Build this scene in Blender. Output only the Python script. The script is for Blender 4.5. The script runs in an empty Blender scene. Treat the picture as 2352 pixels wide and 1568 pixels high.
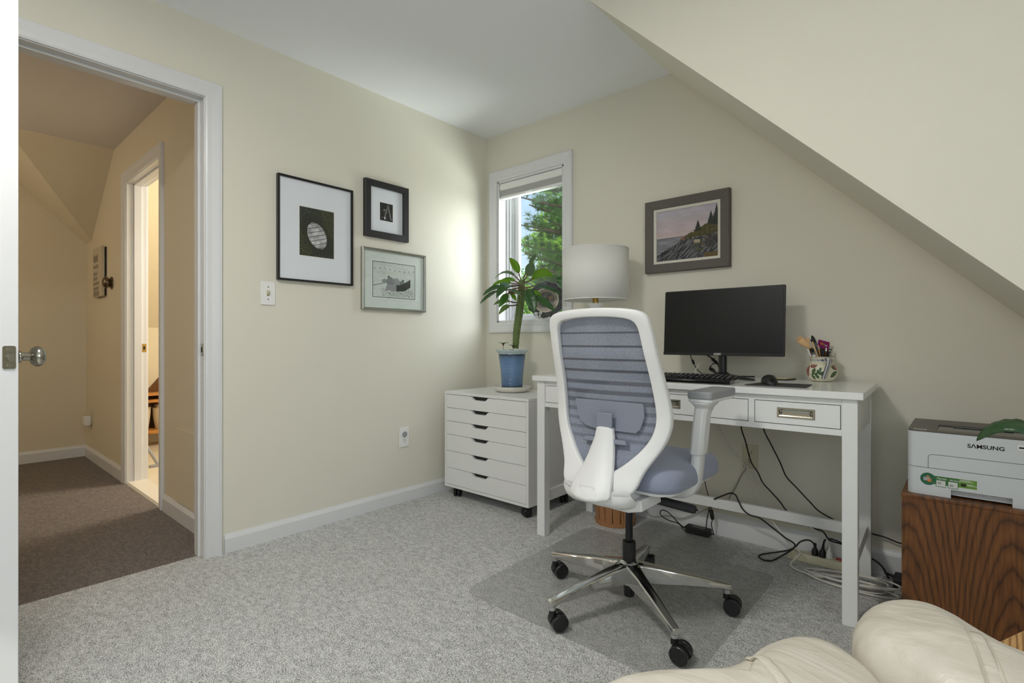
import bpy, bmesh, math, random
import numpy as np
from mathutils import Vector, Matrix, noise as mnoise
random.seed(7)
PI = math.pi
scene = bpy.context.scene
C = scene.collection

# ------------------------------------------------------------------ helpers
def lin(c):
    return tuple(((v/255.0)/12.92 if v/255.0 <= 0.04045 else ((v/255.0+0.055)/1.055)**2.4) for v in c)

def newmat(name):
    m = bpy.data.materials.new(name); m.use_nodes = True
    nt = m.node_tree
    return m, nt, nt.nodes['Principled BSDF']

def mat(name, rgb, rough=0.5, metal=0.0, spec=0.5, var=0.0, vscale=8.0, bump=0.0, bscale=200.0, alpha=1.0, coat=0.0, sheen=0.0, trans=0.0, sss=0.0):
    """plain procedural material: base colour with a little noise variation and optional fine bump"""
    m, nt, p = newmat(name)
    c = lin(rgb)
    p.inputs['Roughness'].default_value = rough
    p.inputs['Metallic'].default_value = metal
    p.inputs['Specular IOR Level'].default_value = spec
    p.inputs['Alpha'].default_value = alpha
    p.inputs['Coat Weight'].default_value = coat
    p.inputs['Sheen Weight'].default_value = sheen
    p.inputs['Transmission Weight'].default_value = trans
    tc = nt.nodes.new('ShaderNodeTexCoord')
    if var > 0:
        n = nt.nodes.new('ShaderNodeTexNoise'); n.inputs['Scale'].default_value = vscale; n.inputs['Detail'].default_value = 3
        nt.links.new(tc.outputs['Object'], n.inputs['Vector'])
        mx = nt.nodes.new('ShaderNodeMix'); mx.data_type = 'RGBA'
        mx.inputs['A'].default_value = tuple(v*(1-var) for v in c)+(1,)
        mx.inputs['B'].default_value = tuple(min(1, v*(1+var)) for v in c)+(1,)
        nt.links.new(n.outputs['Fac'], mx.inputs['Factor'])
        nt.links.new(mx.outputs['Result'], p.inputs['Base Color'])
    else:
        p.inputs['Base Color'].default_value = c+(1,)
    if bump > 0:
        n2 = nt.nodes.new('ShaderNodeTexNoise'); n2.inputs['Scale'].default_value = bscale; n2.inputs['Detail'].default_value = 2
        nt.links.new(tc.outputs['Object'], n2.inputs['Vector'])
        b = nt.nodes.new('ShaderNodeBump'); b.inputs['Strength'].default_value = bump; b.inputs['Distance'].default_value = 0.002
        nt.links.new(n2.outputs['Fac'], b.inputs['Height'])
        nt.links.new(b.outputs['Normal'], p.inputs['Normal'])
    return m

def vcolmat(name, rough=0.6, coat=0.0, spec=0.4):
    m, nt, p = newmat(name)
    a = nt.nodes.new('ShaderNodeVertexColor'); a.layer_name = 'Col'
    nt.links.new(a.outputs['Color'], p.inputs['Base Color'])
    p.inputs['Roughness'].default_value = rough; p.inputs['Coat Weight'].default_value = coat
    p.inputs['Specular IOR Level'].default_value = spec
    return m

class MB:
    def __init__(s): s.v = []; s.f = []
    def add(s, vs, fs):
        o = len(s.v); s.v += [tuple(v) for v in vs]; s.f += [tuple(i+o for i in f) for f in fs]; return s
    def box(s, x0, x1, y0, y1, z0, z1, T=None):
        vs = [(x, y, z) for x in (x0, x1) for y in (y0, y1) for z in (z0, z1)]
        if T: vs = [T(*v) for v in vs]
        return s.add(vs, [(0,1,3,2),(4,6,7,5),(0,4,5,1),(2,3,7,6),(0,2,6,4),(1,5,7,3)])
    def prism(s, pts, axis, a, b, T=None):
        """polygon pts in the two remaining axes extruded along axis from a to b"""
        n = len(pts)
        def mk(p, w):
            if axis == 'x': v = (w, p[0], p[1])
            elif axis == 'y': v = (p[0], w, p[1])
            else: v = (p[0], p[1], w)
            return T(*v) if T else v
        vs = [mk(p, a) for p in pts]+[mk(p, b) for p in pts]
        fs = [tuple(range(n))[::-1], tuple(range(n, 2*n))]+[(i, (i+1) % n, n+(i+1) % n, n+i) for i in range(n)]
        return s.add(vs, fs)
    def cyl(s, p0, p1, r0, r1=None, n=20, caps=True):
        r1 = r0 if r1 is None else r1
        return s.tube([p0, p1], [r0, r1], n, caps)
    def tube(s, pts, r, n=10, caps=True, flat=1.0, up=None):
        pts = [Vector(p) for p in pts]
        if not isinstance(r, (list, tuple)): r = [r]*len(pts)
        rings = []; prev = None
        for i, p in enumerate(pts):
            d = (pts[min(i+1, len(pts)-1)]-pts[max(i-1, 0)])
            d = d.normalized() if d.length > 1e-9 else Vector((0, 0, 1))
            if prev is None:
                u = Vector(up) if up else (Vector((0, 0, 1)) if abs(d.z) < 0.9 else Vector((1, 0, 0)))
            else: u = prev
            u = (u-d*u.dot(d)).normalized(); prev = u
            w = d.cross(u)
            rings.append([p+(u*math.cos(2*PI*k/n)*flat+w*math.sin(2*PI*k/n))*r[i] for k in range(n)])
        vs = [v for R in rings for v in R]
        fs = [(i*n+k, i*n+(k+1) % n, (i+1)*n+(k+1) % n, (i+1)*n+k) for i in range(len(pts)-1) for k in range(n)]
        if caps: fs += [tuple(range(n))[::-1], tuple((len(pts)-1)*n+k for k in range(n))]
        return s.add(vs, fs)
    def lathe(s, prof, c=(0, 0, 0), n=32, caps=True, T=None):
        vs = []; m = len(prof)
        for k in range(n):
            a = 2*PI*k/n
            for (r, z) in prof:
                v = (c[0]+r*math.cos(a), c[1]+r*math.sin(a), c[2]+z)
                vs.append(T(*v) if T else v)
        fs = [(k*m+i, ((k+1) % n)*m+i, ((k+1) % n)*m+i+1, k*m+i+1) for k in range(n) for i in range(m-1)]
        if caps:
            fs += [tuple(k*m for k in range(n))[::-1], tuple(k*m+m-1 for k in range(n))]
        return s.add(vs, fs)
    def sphere(s, c, rx, ry=None, rz=None, n=16, m=10):
        ry = rx if ry is None else ry; rz = rx if rz is None else rz
        vs = [(c[0], c[1], c[2]-rz)]
        for i in range(1, m):
            t = -PI/2+PI*i/m
            vs += [(c[0]+rx*math.cos(t)*math.cos(2*PI*k/n), c[1]+ry*math.cos(t)*math.sin(2*PI*k/n), c[2]+rz*math.sin(t)) for k in range(n)]
        vs.append((c[0], c[1], c[2]+rz)); L = len(vs)-1
        fs = [(0, 1+(k+1) % n, 1+k) for k in range(n)]
        fs += [(1+i*n+k, 1+i*n+(k+1) % n, 1+(i+1)*n+(k+1) % n, 1+(i+1)*n+k) for i in range(m-2) for k in range(n)]
        fs += [(1+(m-2)*n+k, 1+(m-2)*n+(k+1) % n, L) for k in range(n)]
        return s.add(vs, fs)
    def frame(s, a0, b0, a1, b1, prof, M, closed=True):
        """mitred sweep of a profile [(outset, height)] round a rectangle; M(a,b,h) -> world. open = door casing without bottom"""
        if closed: cor = [(a0,b0,-1,-1),(a1,b0,1,-1),(a1,b1,1,1),(a0,b1,-1,1)]
        else: cor = [(a0,b0,-1,0),(a0,b1,-1,1),(a1,b1,1,1),(a1,b0,1,0)]
        n = len(prof)
        vs = [M(a+da*o, b+db*o, h) for (a, b, da, db) in cor for (o, h) in prof]
        fs = []
        for i in range(4 if closed else 3):
            j = (i+1) % 4
            for k in range(n):
                l = (k+1) % n
                fs.append((i*n+k, j*n+k, j*n+l, i*n+l))
        if not closed: fs += [tuple(range(n)), tuple(3*n+k for k in range(n))[::-1]]
        return s.add(vs, fs)

def rootloc(o):
    L = Vector((0, 0, 0))
    while o is not None:
        L += o.location; o = o.parent
    return L

def obj(name, mb, material, parent=None, smooth=True, bevel=0.0, seg=2, sub=0, angle=35, solid=0.0):
    me = bpy.data.meshes.new(name)
    if parent is not None:
        off = rootloc(parent)
    else:
        a = np.array(mb.v); off = Vector(((a[:,0].min()+a[:,0].max())/2, (a[:,1].min()+a[:,1].max())/2, a[:,2].min()))
    me.from_pydata([(v[0]-off.x, v[1]-off.y, v[2]-off.z) for v in mb.v], [], mb.f)
    me.validate()
    bm = bmesh.new(); bm.from_mesh(me); bmesh.ops.recalc_face_normals(bm, faces=bm.faces); bm.to_mesh(me); bm.free()
    o = bpy.data.objects.new(name, me); C.objects.link(o)
    me.materials.append(material)
    if parent is not None: o.parent = parent
    else: o.location = off
    if smooth:
        me.polygons.foreach_set('use_smooth', [True]*len(me.polygons))
        if not sub: me.set_sharp_from_angle(angle=math.radians(angle))
    if solid:
        md = o.modifiers.new('thick', 'SOLIDIFY'); md.thickness = solid; md.offset = 0
    if bevel > 0:
        md = o.modifiers.new('edge', 'BEVEL'); md.width = bevel; md.segments = seg; md.limit_method = 'ANGLE'; md.angle_limit = math.radians(40); md.harden_normals = False
    if sub:
        md = o.modifiers.new('sub', 'SUBSURF'); md.levels = sub; md.render_levels = sub
    return o

def tag(o, label, cat, group=None, kind=None):
    o['label'] = label; o['category'] = cat
    if group: o['group'] = group
    if kind: o['kind'] = kind
    return o

def thing(name, label, cat, loc, group=None):
    o = bpy.data.objects.new(name, None); C.objects.link(o); o.location = loc; o.empty_display_size = 0.05
    return tag(o, label, cat, group)

def struct(name, mb, m, parent=None, **k):
    k.setdefault('smooth', False)
    o = obj(name, mb, m, parent, **k)
    if parent is None: o['kind'] = 'structure'
    return o

def lab(o, label): o['label'] = label; return o

def copy_tree(o, parent=None):
    c = o.copy(); C.objects.link(c)
    if parent is not None: c.parent = parent
    for ch in list(o.children):
        copy_tree(ch, c)
    return c

def vgrid(name, nx, ny, P, F, material, parent):
    """grid patch: P(u,v)->point, F(u,v)->sRGB 0..255; real colour of a printed or painted thing"""
    vs = [P(i/nx, j/ny) for j in range(ny+1) for i in range(nx+1)]
    fs = [(j*(nx+1)+i, j*(nx+1)+i+1, (j+1)*(nx+1)+i+1, (j+1)*(nx+1)+i) for j in range(ny) for i in range(nx)]
    mb = MB().add(vs, fs)
    o = obj(name, mb, material, parent, smooth=True)
    me = o.data
    at = me.color_attributes.new('Col', 'FLOAT_COLOR', 'POINT')
    cols = np.ones((len(vs), 4), dtype=np.float32)
    k = 0
    for j in range(ny+1):
        for i in range(nx+1):
            cols[k, :3] = lin(F(i/nx, j/ny)); k += 1
    at.data.foreach_set('color', cols.ravel())
    return o

def text_geo(body, size, extrude=0.0004, bold=0.0, xs=1.0):
    cu = bpy.data.curves.new('lettering_curve', 'FONT'); cu.body = body; cu.size = size; cu.extrude = extrude; cu.offset = bold
    cu.align_x = 'LEFT'; cu.resolution_u = 3
    o = bpy.data.objects.new('lettering_tmp', cu); C.objects.link(o)
    dg = bpy.context.evaluated_depsgraph_get(); dg.update()
    me = bpy.data.meshes.new_from_object(o.evaluated_get(dg))
    vs = [(v.co.x*xs, v.co.y, v.co.z) for v in me.vertices]; fs = [tuple(p.vertices) for p in me.polygons]
    bpy.data.objects.remove(o); bpy.data.meshes.remove(me); bpy.data.curves.remove(cu)
    return vs, fs

def fbm(x, y, z=0.0, o=4):
    return mnoise.fractal(Vector((x, y, z)), 1.0, 2.0, o)

def smooth_path(pts, n=8):
    """Catmull-Rom through pts"""
    P = [Vector(p) for p in pts]; P = [P[0]*2-P[1]]+P+[P[-1]*2-P[-2]]
    out = []
    for i in range(1, len(P)-2):
        for k in range(n):
            t = k/n
            a, b, c, d = P[i-1], P[i], P[i+1], P[i+2]
            out.append(0.5*((2*b)+(c-a)*t+(2*a-5*b+4*c-d)*t*t+(3*b-a-3*c+d)*t**3))
    out.append(P[-2]); return out

def rrect(x0, x1, y0, y1, r, n=5):
    pts = []
    for cx, cy, a0 in ((x1-r, y1-r, 0), (x0+r, y1-r, PI/2), (x0+r, y0+r, PI), (x1-r, y0+r, 3*PI/2)):
        pts += [(cx+r*math.cos(a0+PI/2*k/n), cy+r*math.sin(a0+PI/2*k/n)) for k in range(n+1)]
    return pts

def mixc(a, b, t):
    t = max(0, min(1, t)); return tuple(a[i]*(1-t)+b[i]*t for i in range(3))

# ------------------------------------------------------------------ materials
def wall_paint(name, rgb):
    return mat(name, rgb, rough=0.55, spec=0.25, var=0.012, vscale=3, bump=0.12, bscale=350)
M_wall = wall_paint('cream_wall_paint', (224, 220, 206))
M_ceil = wall_paint('ceiling_paint', (240, 242, 245))
M_hallwall = wall_paint('hall_wall_paint', (222, 212, 188))
M_hallceil = wall_paint('hall_ceiling_paint', (214, 208, 204))
M_trim = mat('white_trim_paint', (221, 222, 223), rough=0.32, spec=0.5, var=0.01)
M_white = mat('white_lacquer', (232, 232, 230), rough=0.3, spec=0.5, var=0.01)
M_desk = mat('desk_white_lacquer', (232, 233, 232), rough=0.16, spec=0.5, var=0.01)
M_plastic = mat('white_plastic', (236, 236, 234), rough=0.38, var=0.01)
M_chairwhite = mat('chair_white_nylon', (226, 226, 225), rough=0.42, bump=0.05, bscale=900)
M_black = mat('black_plastic', (22, 22, 24), rough=0.38, var=0.1, vscale=30)
M_blackmatte = mat('matte_black_plastic', (28, 28, 30), rough=0.6, bump=0.1, bscale=600)
M_blackgloss = mat('gloss_black_plastic', (12, 12, 13), rough=0.14)
M_screen = mat('dark_screen_panel', (16, 17, 18), rough=0.32, spec=0.4)
M_chrome = mat('polished_aluminium', (205, 205, 203), rough=0.13, metal=1.0, var=0.05, vscale=20)
M_nickel = mat('antique_nickel', (172, 168, 156), rough=0.18, metal=1.0, var=0.15, vscale=40)
M_bronze = mat('brushed_bronze', (120, 108, 92), rough=0.3, metal=1.0, var=0.15, vscale=30)
M_brass = mat('old_brass', (190, 158, 92), rough=0.28, metal=1.0, var=0.12, vscale=40)
M_steel = mat('satin_steel', (168, 168, 160), rough=0.25, metal=1.0, var=0.08, vscale=60)
M_grey = mat('grey_soft_plastic', (150, 151, 154), rough=0.5, var=0.02)
M_cordwhite = mat('white_cord_sheath', (216, 213, 204), rough=0.45)
M_cordblack = mat('black_cord_sheath', (14, 14, 15), rough=0.45)
M_ivory = mat('ivory_plastic', (206, 200, 172), rough=0.4)

def carpet_mat(name, dark, mid, light, hall=False):
    m, nt, p = newmat(name)
    tc = nt.nodes.new('ShaderNodeTexCoord')
    mp = nt.nodes.new('ShaderNodeMapping'); mp.inputs['Rotation'].default_value = (0, 0, 0.72); mp.inputs['Scale'].default_value = (1.0, 1.7, 1)
    nt.links.new(tc.outputs['Object'], mp.inputs['Vector'])
    n1 = nt.nodes.new('ShaderNodeTexNoise'); n1.inputs['Scale'].default_value = 185; n1.inputs['Detail'].default_value = 3; n1.inputs['Roughness'].default_value = 0.75
    n2 = nt.nodes.new('ShaderNodeTexNoise'); n2.inputs['Scale'].default_value = 40; n2.inputs['Detail'].default_value = 4; n2.inputs['Roughness'].default_value = 0.7
    v = nt.nodes.new('ShaderNodeTexVoronoi'); v.inputs['Scale'].default_value = 210
    for n in (n1, n2, v): nt.links.new(mp.outputs['Vector'], n.inputs['Vector'])
    ad = nt.nodes.new('ShaderNodeMath'); ad.operation = 'MULTIPLY_ADD'; ad.inputs[1].default_value = 0.24; nt.links.new(n2.outputs['Fac'], ad.inputs[0])
    sc = nt.nodes.new('ShaderNodeMath'); sc.operation = 'MULTIPLY'; sc.inputs[1].default_value = 0.76; nt.links.new(n1.outputs['Fac'], sc.inputs[0]); nt.links.new(sc.outputs[0], ad.inputs[2])
    r = nt.nodes.new('ShaderNodeValToRGB'); e = r.color_ramp.elements
    e[0].position = 0.40; e[0].color = lin(dark)+(1,); e[1].position = 0.60; e[1].color = lin(light)+(1,)
    k = r.color_ramp.elements.new(0.5); k.color = lin(mid)+(1,)
    nt.links.new(ad.outputs[0], r.inputs['Fac'])
    nt.links.new(r.outputs['Color'], p.inputs['Base Color'])
    p.inputs['Roughness'].default_value = 0.95; p.inputs['Specular IOR Level'].default_value = 0.1; p.inputs['Sheen Weight'].default_value = 0.15
    mu = nt.nodes.new('ShaderNodeMath'); mu.operation = 'MULTIPLY_ADD'; mu.inputs[1].default_value = -0.6; nt.links.new(v.outputs['Distance'], mu.inputs[0]); nt.links.new(n1.outputs['Fac'], mu.inputs[2])
    b = nt.nodes.new('ShaderNodeBump'); b.inputs['Strength'].default_value = 0.6; b.inputs['Distance'].default_value = 0.004
    nt.links.new(mu.outputs[0], b.inputs['Height']); nt.links.new(b.outputs['Normal'], p.inputs['Normal'])
    return m
M_carpet = carpet_mat('grey_cut_pile_carpet', (112, 112, 110), (192, 192, 189), (240, 240, 237))
M_hallcarpet = carpet_mat('dimmed_brown_hall_carpet', (62, 56, 52), (108, 99, 93), (150, 139, 130))  # browner hall pile, darkened further to carry the dim hall's shade

def wood_mat(name, dark, mid, light, scale=(14, 14, 1.2), rough=0.4, rot=(0, 0, 0), dist=6.0, ring=2.2, coat=0.1):
    m, nt, p = newmat(name)
    tc = nt.nodes.new('ShaderNodeTexCoord'); mp = nt.nodes.new('ShaderNodeMapping')
    mp.inputs['Scale'].default_value = scale; mp.inputs['Rotation'].default_value = rot
    nt.links.new(tc.outputs['Object'], mp.inputs['Vector'])
    w = nt.nodes.new('ShaderNodeTexWave'); w.wave_type = 'BANDS'; w.bands_direction = 'X'; w.inputs['Scale'].default_value = ring
    w.inputs['Distortion'].default_value = dist; w.inputs['Detail'].default_value = 3; w.inputs['Detail Scale'].default_value = 0.9
    nt.links.new(mp.outputs['Vector'], w.inputs['Vector'])
    r = nt.nodes.new('ShaderNodeValToRGB'); e = r.color_ramp.elements
    e[0].position = 0.0; e[0].color = lin(dark)+(1,); e[1].position = 0.85; e[1].color = lin(light)+(1,)
    k = r.color_ramp.elements.new(0.28); k.color = lin(mid)+(1,)
    nt.links.new(w.outputs['Fac'], r.inputs['Fac'])
    n = nt.nodes.new('ShaderNodeTexNoise'); n.inputs['Scale'].default_value = 9; n.inputs['Detail'].default_value = 6; n.inputs['Roughness'].default_value = 0.7
    mp2 = nt.nodes.new('ShaderNodeMapping'); mp2.inputs['Scale'].default_value = tuple(s*3 for s in scale); mp2.inputs['Rotation'].default_value = rot
    nt.links.new(tc.outputs['Object'], mp2.inputs['Vector']); nt.links.new(mp2.outputs['Vector'], n.inputs['Vector'])
    mx = nt.nodes.new('ShaderNodeMix'); mx.data_type = 'RGBA'; mx.blend_type = 'MULTIPLY'; mx.inputs['Factor'].default_value = 0.55
    rr = nt.nodes.new('ShaderNodeValToRGB'); rr.color_ramp.elements[0].position = 0.3; rr.color_ramp.elements[0].color = (0.35, 0.33, 0.3, 1); rr.color_ramp.elements[1].position = 0.6
    nt.links.new(n.outputs['Fac'], rr.inputs['Fac'])
    nt.links.new(r.outputs['Color'], mx.inputs['A']); nt.links.new(rr.outputs['Color'], mx.inputs['B'])
    nt.links.new(mx.outputs['Result'], p.inputs['Base Color'])
    p.inputs['Roughness'].default_value = rough; p.inputs['Coat Weight'].default_value = coat; p.inputs['Coat Roughness'].default_value = 0.25
    return m
M_oak_dark = wood_mat('dark_stained_oak', (52, 26, 10), (112, 64, 28), (138, 84, 42), scale=(9, 9, 1.5), dist=9, ring=1.6)
M_oak = wood_mat('golden_oak', (138, 96, 50), (184, 138, 82), (204, 160, 102), scale=(26, 2.5, 26), rot=(0, 0, 0.42), dist=4, ring=1.6)
M_honey = wood_mat('honey_pine', (150, 92, 36), (196, 132, 58), (212, 150, 76), scale=(14, 2, 14), dist=3)
M_slat = wood_mat('basket_slat_wood', (120, 74, 40), (176, 122, 76), (192, 140, 94), scale=(20, 20, 3), dist=3)
M_palewood = mat('pale_hand_wood', (222, 180, 132), rough=0.5, var=0.08, vscale=60)
# ------------------------------------------------------------------ room shell
CEIL = 2.43
DY0, DY1, DZ = -2.65, -1.835, 2.085          # doorway in the left wall
WX0, WX1, WZ0, WZ1 = 0.112, 0.679, 1.113, 2.098   # window in the back wall
SX = 1.387                                    # where the roof slope leaves the flat ceiling
KX = 3.08                                     # knee wall under the slope
CY = -0.8165                                  # dormer cheek
RX, FY = 4.0, -3.95                           # dormer window wall, wall behind the camera
HY0 = -1.745                                  # hall wall plane
HX = -3.08                                    # hall far wall
HC = 2.385
# window in the dormer wall and the wall behind the camera (both out of view; the rear one is added for fill light)
D2 = (-3.75, -2.15, 0.75, 2.12)
D3 = (1.3, 3.2, 0.9, 2.1)

struct('floor', MB().box(-0.055, RX, FY, 0.14, -0.06, 0.0), M_carpet)
struct('floor_hall', MB().box(HX-0.1, -0.055, -4.6, HY0+0.0, -0.06, 0.0), M_hallcarpet)

mb = MB()
mb.box(-0.12, 0, DY1+0.018, 0, 0, CEIL); mb.box(-0.12, 0, FY, DY0-0.018, 0, CEIL); mb.box(-0.12, 0, DY0-0.018, DY1+0.018, DZ+0.018, CEIL)
struct('wall_left', mb, M_wall)
mb = MB()
mb.box(-0.12, WX0, 0, 0.15, 0, CEIL); mb.box(WX1, KX+0.1, 0, 0.15, 0, CEIL)
mb.box(WX0, WX1, 0, 0.15, 0, WZ0); mb.box(WX0, WX1, 0, 0.15, WZ1, CEIL)
struct('wall_back', mb, M_wall)
struct('ceiling', MB().prism([(-0.12, FY-0.1), (RX+0.1, FY-0.1), (RX+0.1, CY), (SX, CY), (SX, 0.15), (-0.12, 0.15)], 'z', CEIL, CEIL+0.1), M_ceil)
# 45 degree roof slope over the desk nook and the knee wall that carries it
zk = CEIL-(KX-SX)
struct('ceiling_slope', MB().prism([(SX, CEIL), (KX, zk), (KX+0.12, zk), (KX+0.12, zk+0.12), (SX+0.1, CEIL+0.1), (SX, CEIL+0.1)], 'y', CY+0.002, 0.15), M_wall)
struct('wall_knee', MB().box(KX, KX+0.12, CY+0.002, 0.15, 0, zk), M_wall)
struct('wall_cheek', MB().prism([(SX, CEIL), (RX+0.1, CEIL), (RX+0.1, 0), (KX, 0), (KX, zk)], 'y', CY, CY+0.0018), M_wall)
mb = MB()
a, b, c, d = D2
mb.box(RX, RX+0.14, FY, a, 0, CEIL); mb.box(RX, RX+0.14, b, CY, 0, CEIL); mb.box(RX, RX+0.14, a, b, 0, c); mb.box(RX, RX+0.14, a, b, d, CEIL)
struct('wall_right', mb, M_wall)
mb = MB()
a, b, c, d = D3
mb.box(-0.12, a, FY-0.14, FY, 0, CEIL); mb.box(b, RX+0.14, FY-0.14, FY, 0, CEIL); mb.box(a, b, FY-0.14, FY, 0, c); mb.box(a, b, FY-0.14, FY, d, CEIL)
struct('wall_front', mb, M_wall)

# baseboards: flat board with a small stepped cap
def base_prof(t, h): return [(0, 0), (t, 0), (t, h-0.022), (t*0.75, h-0.014), (t*0.45, h-0.006), (t*0.3, h), (0, h)]
P85 = base_prof(0.014, 0.084)
struct('baseboard_left', MB().prism(P85, 'y', DY1+0.085, 0.0, T=lambda x, y, z: (x, y, z)) if False else MB().add(
    [(p[0], yy, p[1]) for yy in (DY1+0.085, 0.0) for p in P85],
    [tuple(range(7)), tuple(range(7, 14))[::-1]]+[(i, (i+1) % 7, 7+(i+1) % 7, 7+i) for i in range(7)]), M_trim)
def run_x(x0, x1, y, sgn, prof):
    n = len(prof)
    return MB().add([(xx, y+sgn*p[0], p[1]) for xx in (x0, x1) for p in prof], [tuple(range(n)), tuple(range(n, 2*n))[::-1]]+[(i, (i+1) % n, n+(i+1) % n, n+i) for i in range(n)])
def run_y(y0, y1, x, sgn, prof):
    n = len(prof)
    return MB().add([(x+sgn*p[0], yy, p[1]) for yy in (y0, y1) for p in prof], [tuple(range(n)), tuple(range(n, 2*n))[::-1]]+[(i, (i+1) % n, n+(i+1) % n, n+i) for i in range(n)])
struct('baseboard_back', run_x(0.014, KX, 0, -1, base_prof(0.014, 0.11)), M_trim)

# casing profile: stepped colonial moulding
CAS = [(0.004, 0.0), (0.004, 0.009), (0.012, 0.012), (0.03, 0.013), (0.048, 0.017), (0.058, 0.019), (0.07, 0.019), (0.073, 0.015), (0.073, 0.0)]
# doorway of this room: jambs, stops, casings
tr = MB()
tr.box(-0.125, 0.001, DY1, DY1+0.018, 0, DZ); tr.box(-0.125, 0.001, DY0-0.018, DY0, 0, DZ); tr.box(-0.125, 0.001, DY0-0.018, DY1+0.018, DZ, DZ+0.018)
tr.box(-0.085, -0.04, DY1-0.011, DY1, 0, DZ-0.011); tr.box(-0.085, -0.04, DY0, DY0+0.011, 0, DZ-0.011); tr.box(-0.085, -0.04, DY0, DY1, DZ-0.011, DZ)
door_trim = struct('trim_1', tr, M_trim, bevel=0.0015)
struct('door_casing', MB().frame(DY0, 0, DY1, DZ, CAS, lambda a, b, h: (h, a, b), closed=False), M_trim, door_trim)
struct('door_casing', MB().frame(DY0, 0, DY1, DZ, CAS, lambda a, b, h: (-0.12-h, a, b), closed=False), M_trim, door_trim)
sp = MB().box(-0.036, -0.004, DY1-0.0018, DY1+0.001, 0.915, 0.972)
lab(obj('strike_plate', sp, M_nickel, door_trim, bevel=0.002), 'nickel strike plate with a lip')
sl = MB().prism(rrect(-0.028, -0.014, 0.932, 0.955, 0.003), 'y', DY1-0.0024, DY1-0.0016)
obj('strike_hole', sl, M_blackmatte, door_trim)

# open door leaf of this room: only its latch edge is in view
hx, hy = 0.022, -2.6465
ang = math.atan2(-2.5165+2.6465, 0.8085-0.022); ca, sa = math.cos(ang), math.sin(ang)
def TD(u, v, z): return (hx+u*ca-v*sa, hy+u*sa+v*ca, z)
LW = 0.797
door = struct('door_1', MB().box(0, LW, -0.035, 0, 0.012, DZ-0.006, T=TD), M_trim, bevel=0.0015, smooth=True)
for z0, z1 in ((0.2, 0.82), (1.03, 1.93)):
    for u0, u1 in ((0.11, 0.36), (0.44, 0.69)):
        struct('door_panel', MB().frame(u0, z0, u1, z1, [(0, -0.002), (0, 0.006), (-0.012, 0.008), (-0.02, 0.004), (-0.02, -0.002)], lambda a, b, h: TD(a, h, b)), M_trim, door)
        struct('door_panel', MB().frame(u0, z0, u1, z1, [(0, 0.002), (0, -0.006), (-0.012, -0.008), (-0.02, -0.004), (-0.02, 0.002)], lambda a, b, h: TD(a, h-0.035, b)), M_trim, door)
KZ = 0.9435
pl = MB().add(*(lambda pts: ([TD(LW+0.0005, p[0], p[1]) for p in pts]+[TD(LW+0.0022, p[0], p[1]) for p in pts], [tuple(range(len(pts)))[::-1], tuple(range(len(pts), 2*len(pts)))]+[(i, (i+1) % len(pts), len(pts)+(i+1) % len(pts), len(pts)+i) for i in range(len(pts))]))(rrect(-0.0305, -0.0055, KZ-0.0285, KZ+0.0285, 0.005)))
lp = lab(obj('latch_plate', pl, M_nickel, door), 'rounded nickel latch plate with two screws')
lb = MB().add(*(lambda pts: ([TD(LW+0.002, p[0], p[1]) for p in pts]+[TD(LW+0.011, p[0]+0.003, p[1]) for p in pts], [tuple(range(len(pts)))[::-1], tuple(range(len(pts), 2*len(pts)))]+[(i, (i+1) % len(pts), len(pts)+(i+1) % len(pts), len(pts)+i) for i in range(len(pts))]))(rrect(-0.0245, -0.0115, KZ-0.009, KZ+0.009, 0.004)))
obj('latch_bolt', lb, M_steel, lp)
for dz in (-0.0205, 0.0205):
    sc_ = MB().cyl(TD(LW+0.002, -0.018, KZ+dz), TD(LW+0.0034, -0.018, KZ+dz), 0.0042, n=14)
    obj('screw', sc_, M_steel, lp)
def TK(sgn):
    base = -0.035 if sgn < 0 else 0.0
    return lambda x, y, z: TD(LW-0.06+x, base+sgn*z, KZ+y)
knobprof = [(0.0, 0.0), (0.031, 0.0), (0.031, 0.004), (0.025, 0.009), (0.016, 0.012), (0.0145, 0.014), (0.0155, 0.017), (0.0145, 0.02), (0.0105, 0.022), (0.0105, 0.036), (0.014, 0.038), (0.022, 0.042), (0.0262, 0.049), (0.0268, 0.055), (0.0245, 0.062), (0.018, 0.0668), (0.008, 0.068), (0.0, 0.068)]
for s_ in (1, -1):
    k_ = obj('door_knob', MB().lathe(knobprof, n=36, caps=False, T=TK(s_)), M_nickel, door, angle=50)
    lab(k_, 'nickel door knob on a round rose')

# ------------------------------------------------------------------ window in the back wall
win = MB()
win.box(WX0-0.001, WX0+0.012, -0.001, 0.16, WZ0, WZ1); win.box(WX1-0.012, WX1+0.001, -0.001, 0.16, WZ0, WZ1)
win.box(WX0, WX1, -0.001, 0.16, WZ1-0.012, WZ1+0.001); win.box(WX0, WX1, -0.001, 0.16, WZ0-0.001, WZ0+0.012)
window = struct('window_1', win, M_trim, bevel=0.001)
struct('window_casing', MB().frame(WX0, WZ0, WX1, WZ1, CAS, lambda a, b, h: (a, -h, b)), M_trim, window)
wf = MB().frame(WX0+0.05, WZ0+0.04, WX1-0.05, WZ1-0.04, [(0.04, 0.0), (0.04, 0.05), (0.025, 0.05), (0.025, 0.034), (0.012, 0.034), (0.012, 0.018), (0, 0.018), (0, 0.0)], lambda a, b, h: (a, 0.125-h, b))
struct('window_frame', wf, M_trim, window)
ws = MB().frame(WX0+0.085, WZ0+0.06, WX1-0.042, WZ1-0.06, [(0.036, 0.0), (0.036, 0.03), (0.012, 0.03), (0.0, 0.022), (0, 0.0)], lambda a, b, h: (a, 0.15-h, b))
struct('sash', ws, M_trim, window)
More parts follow.
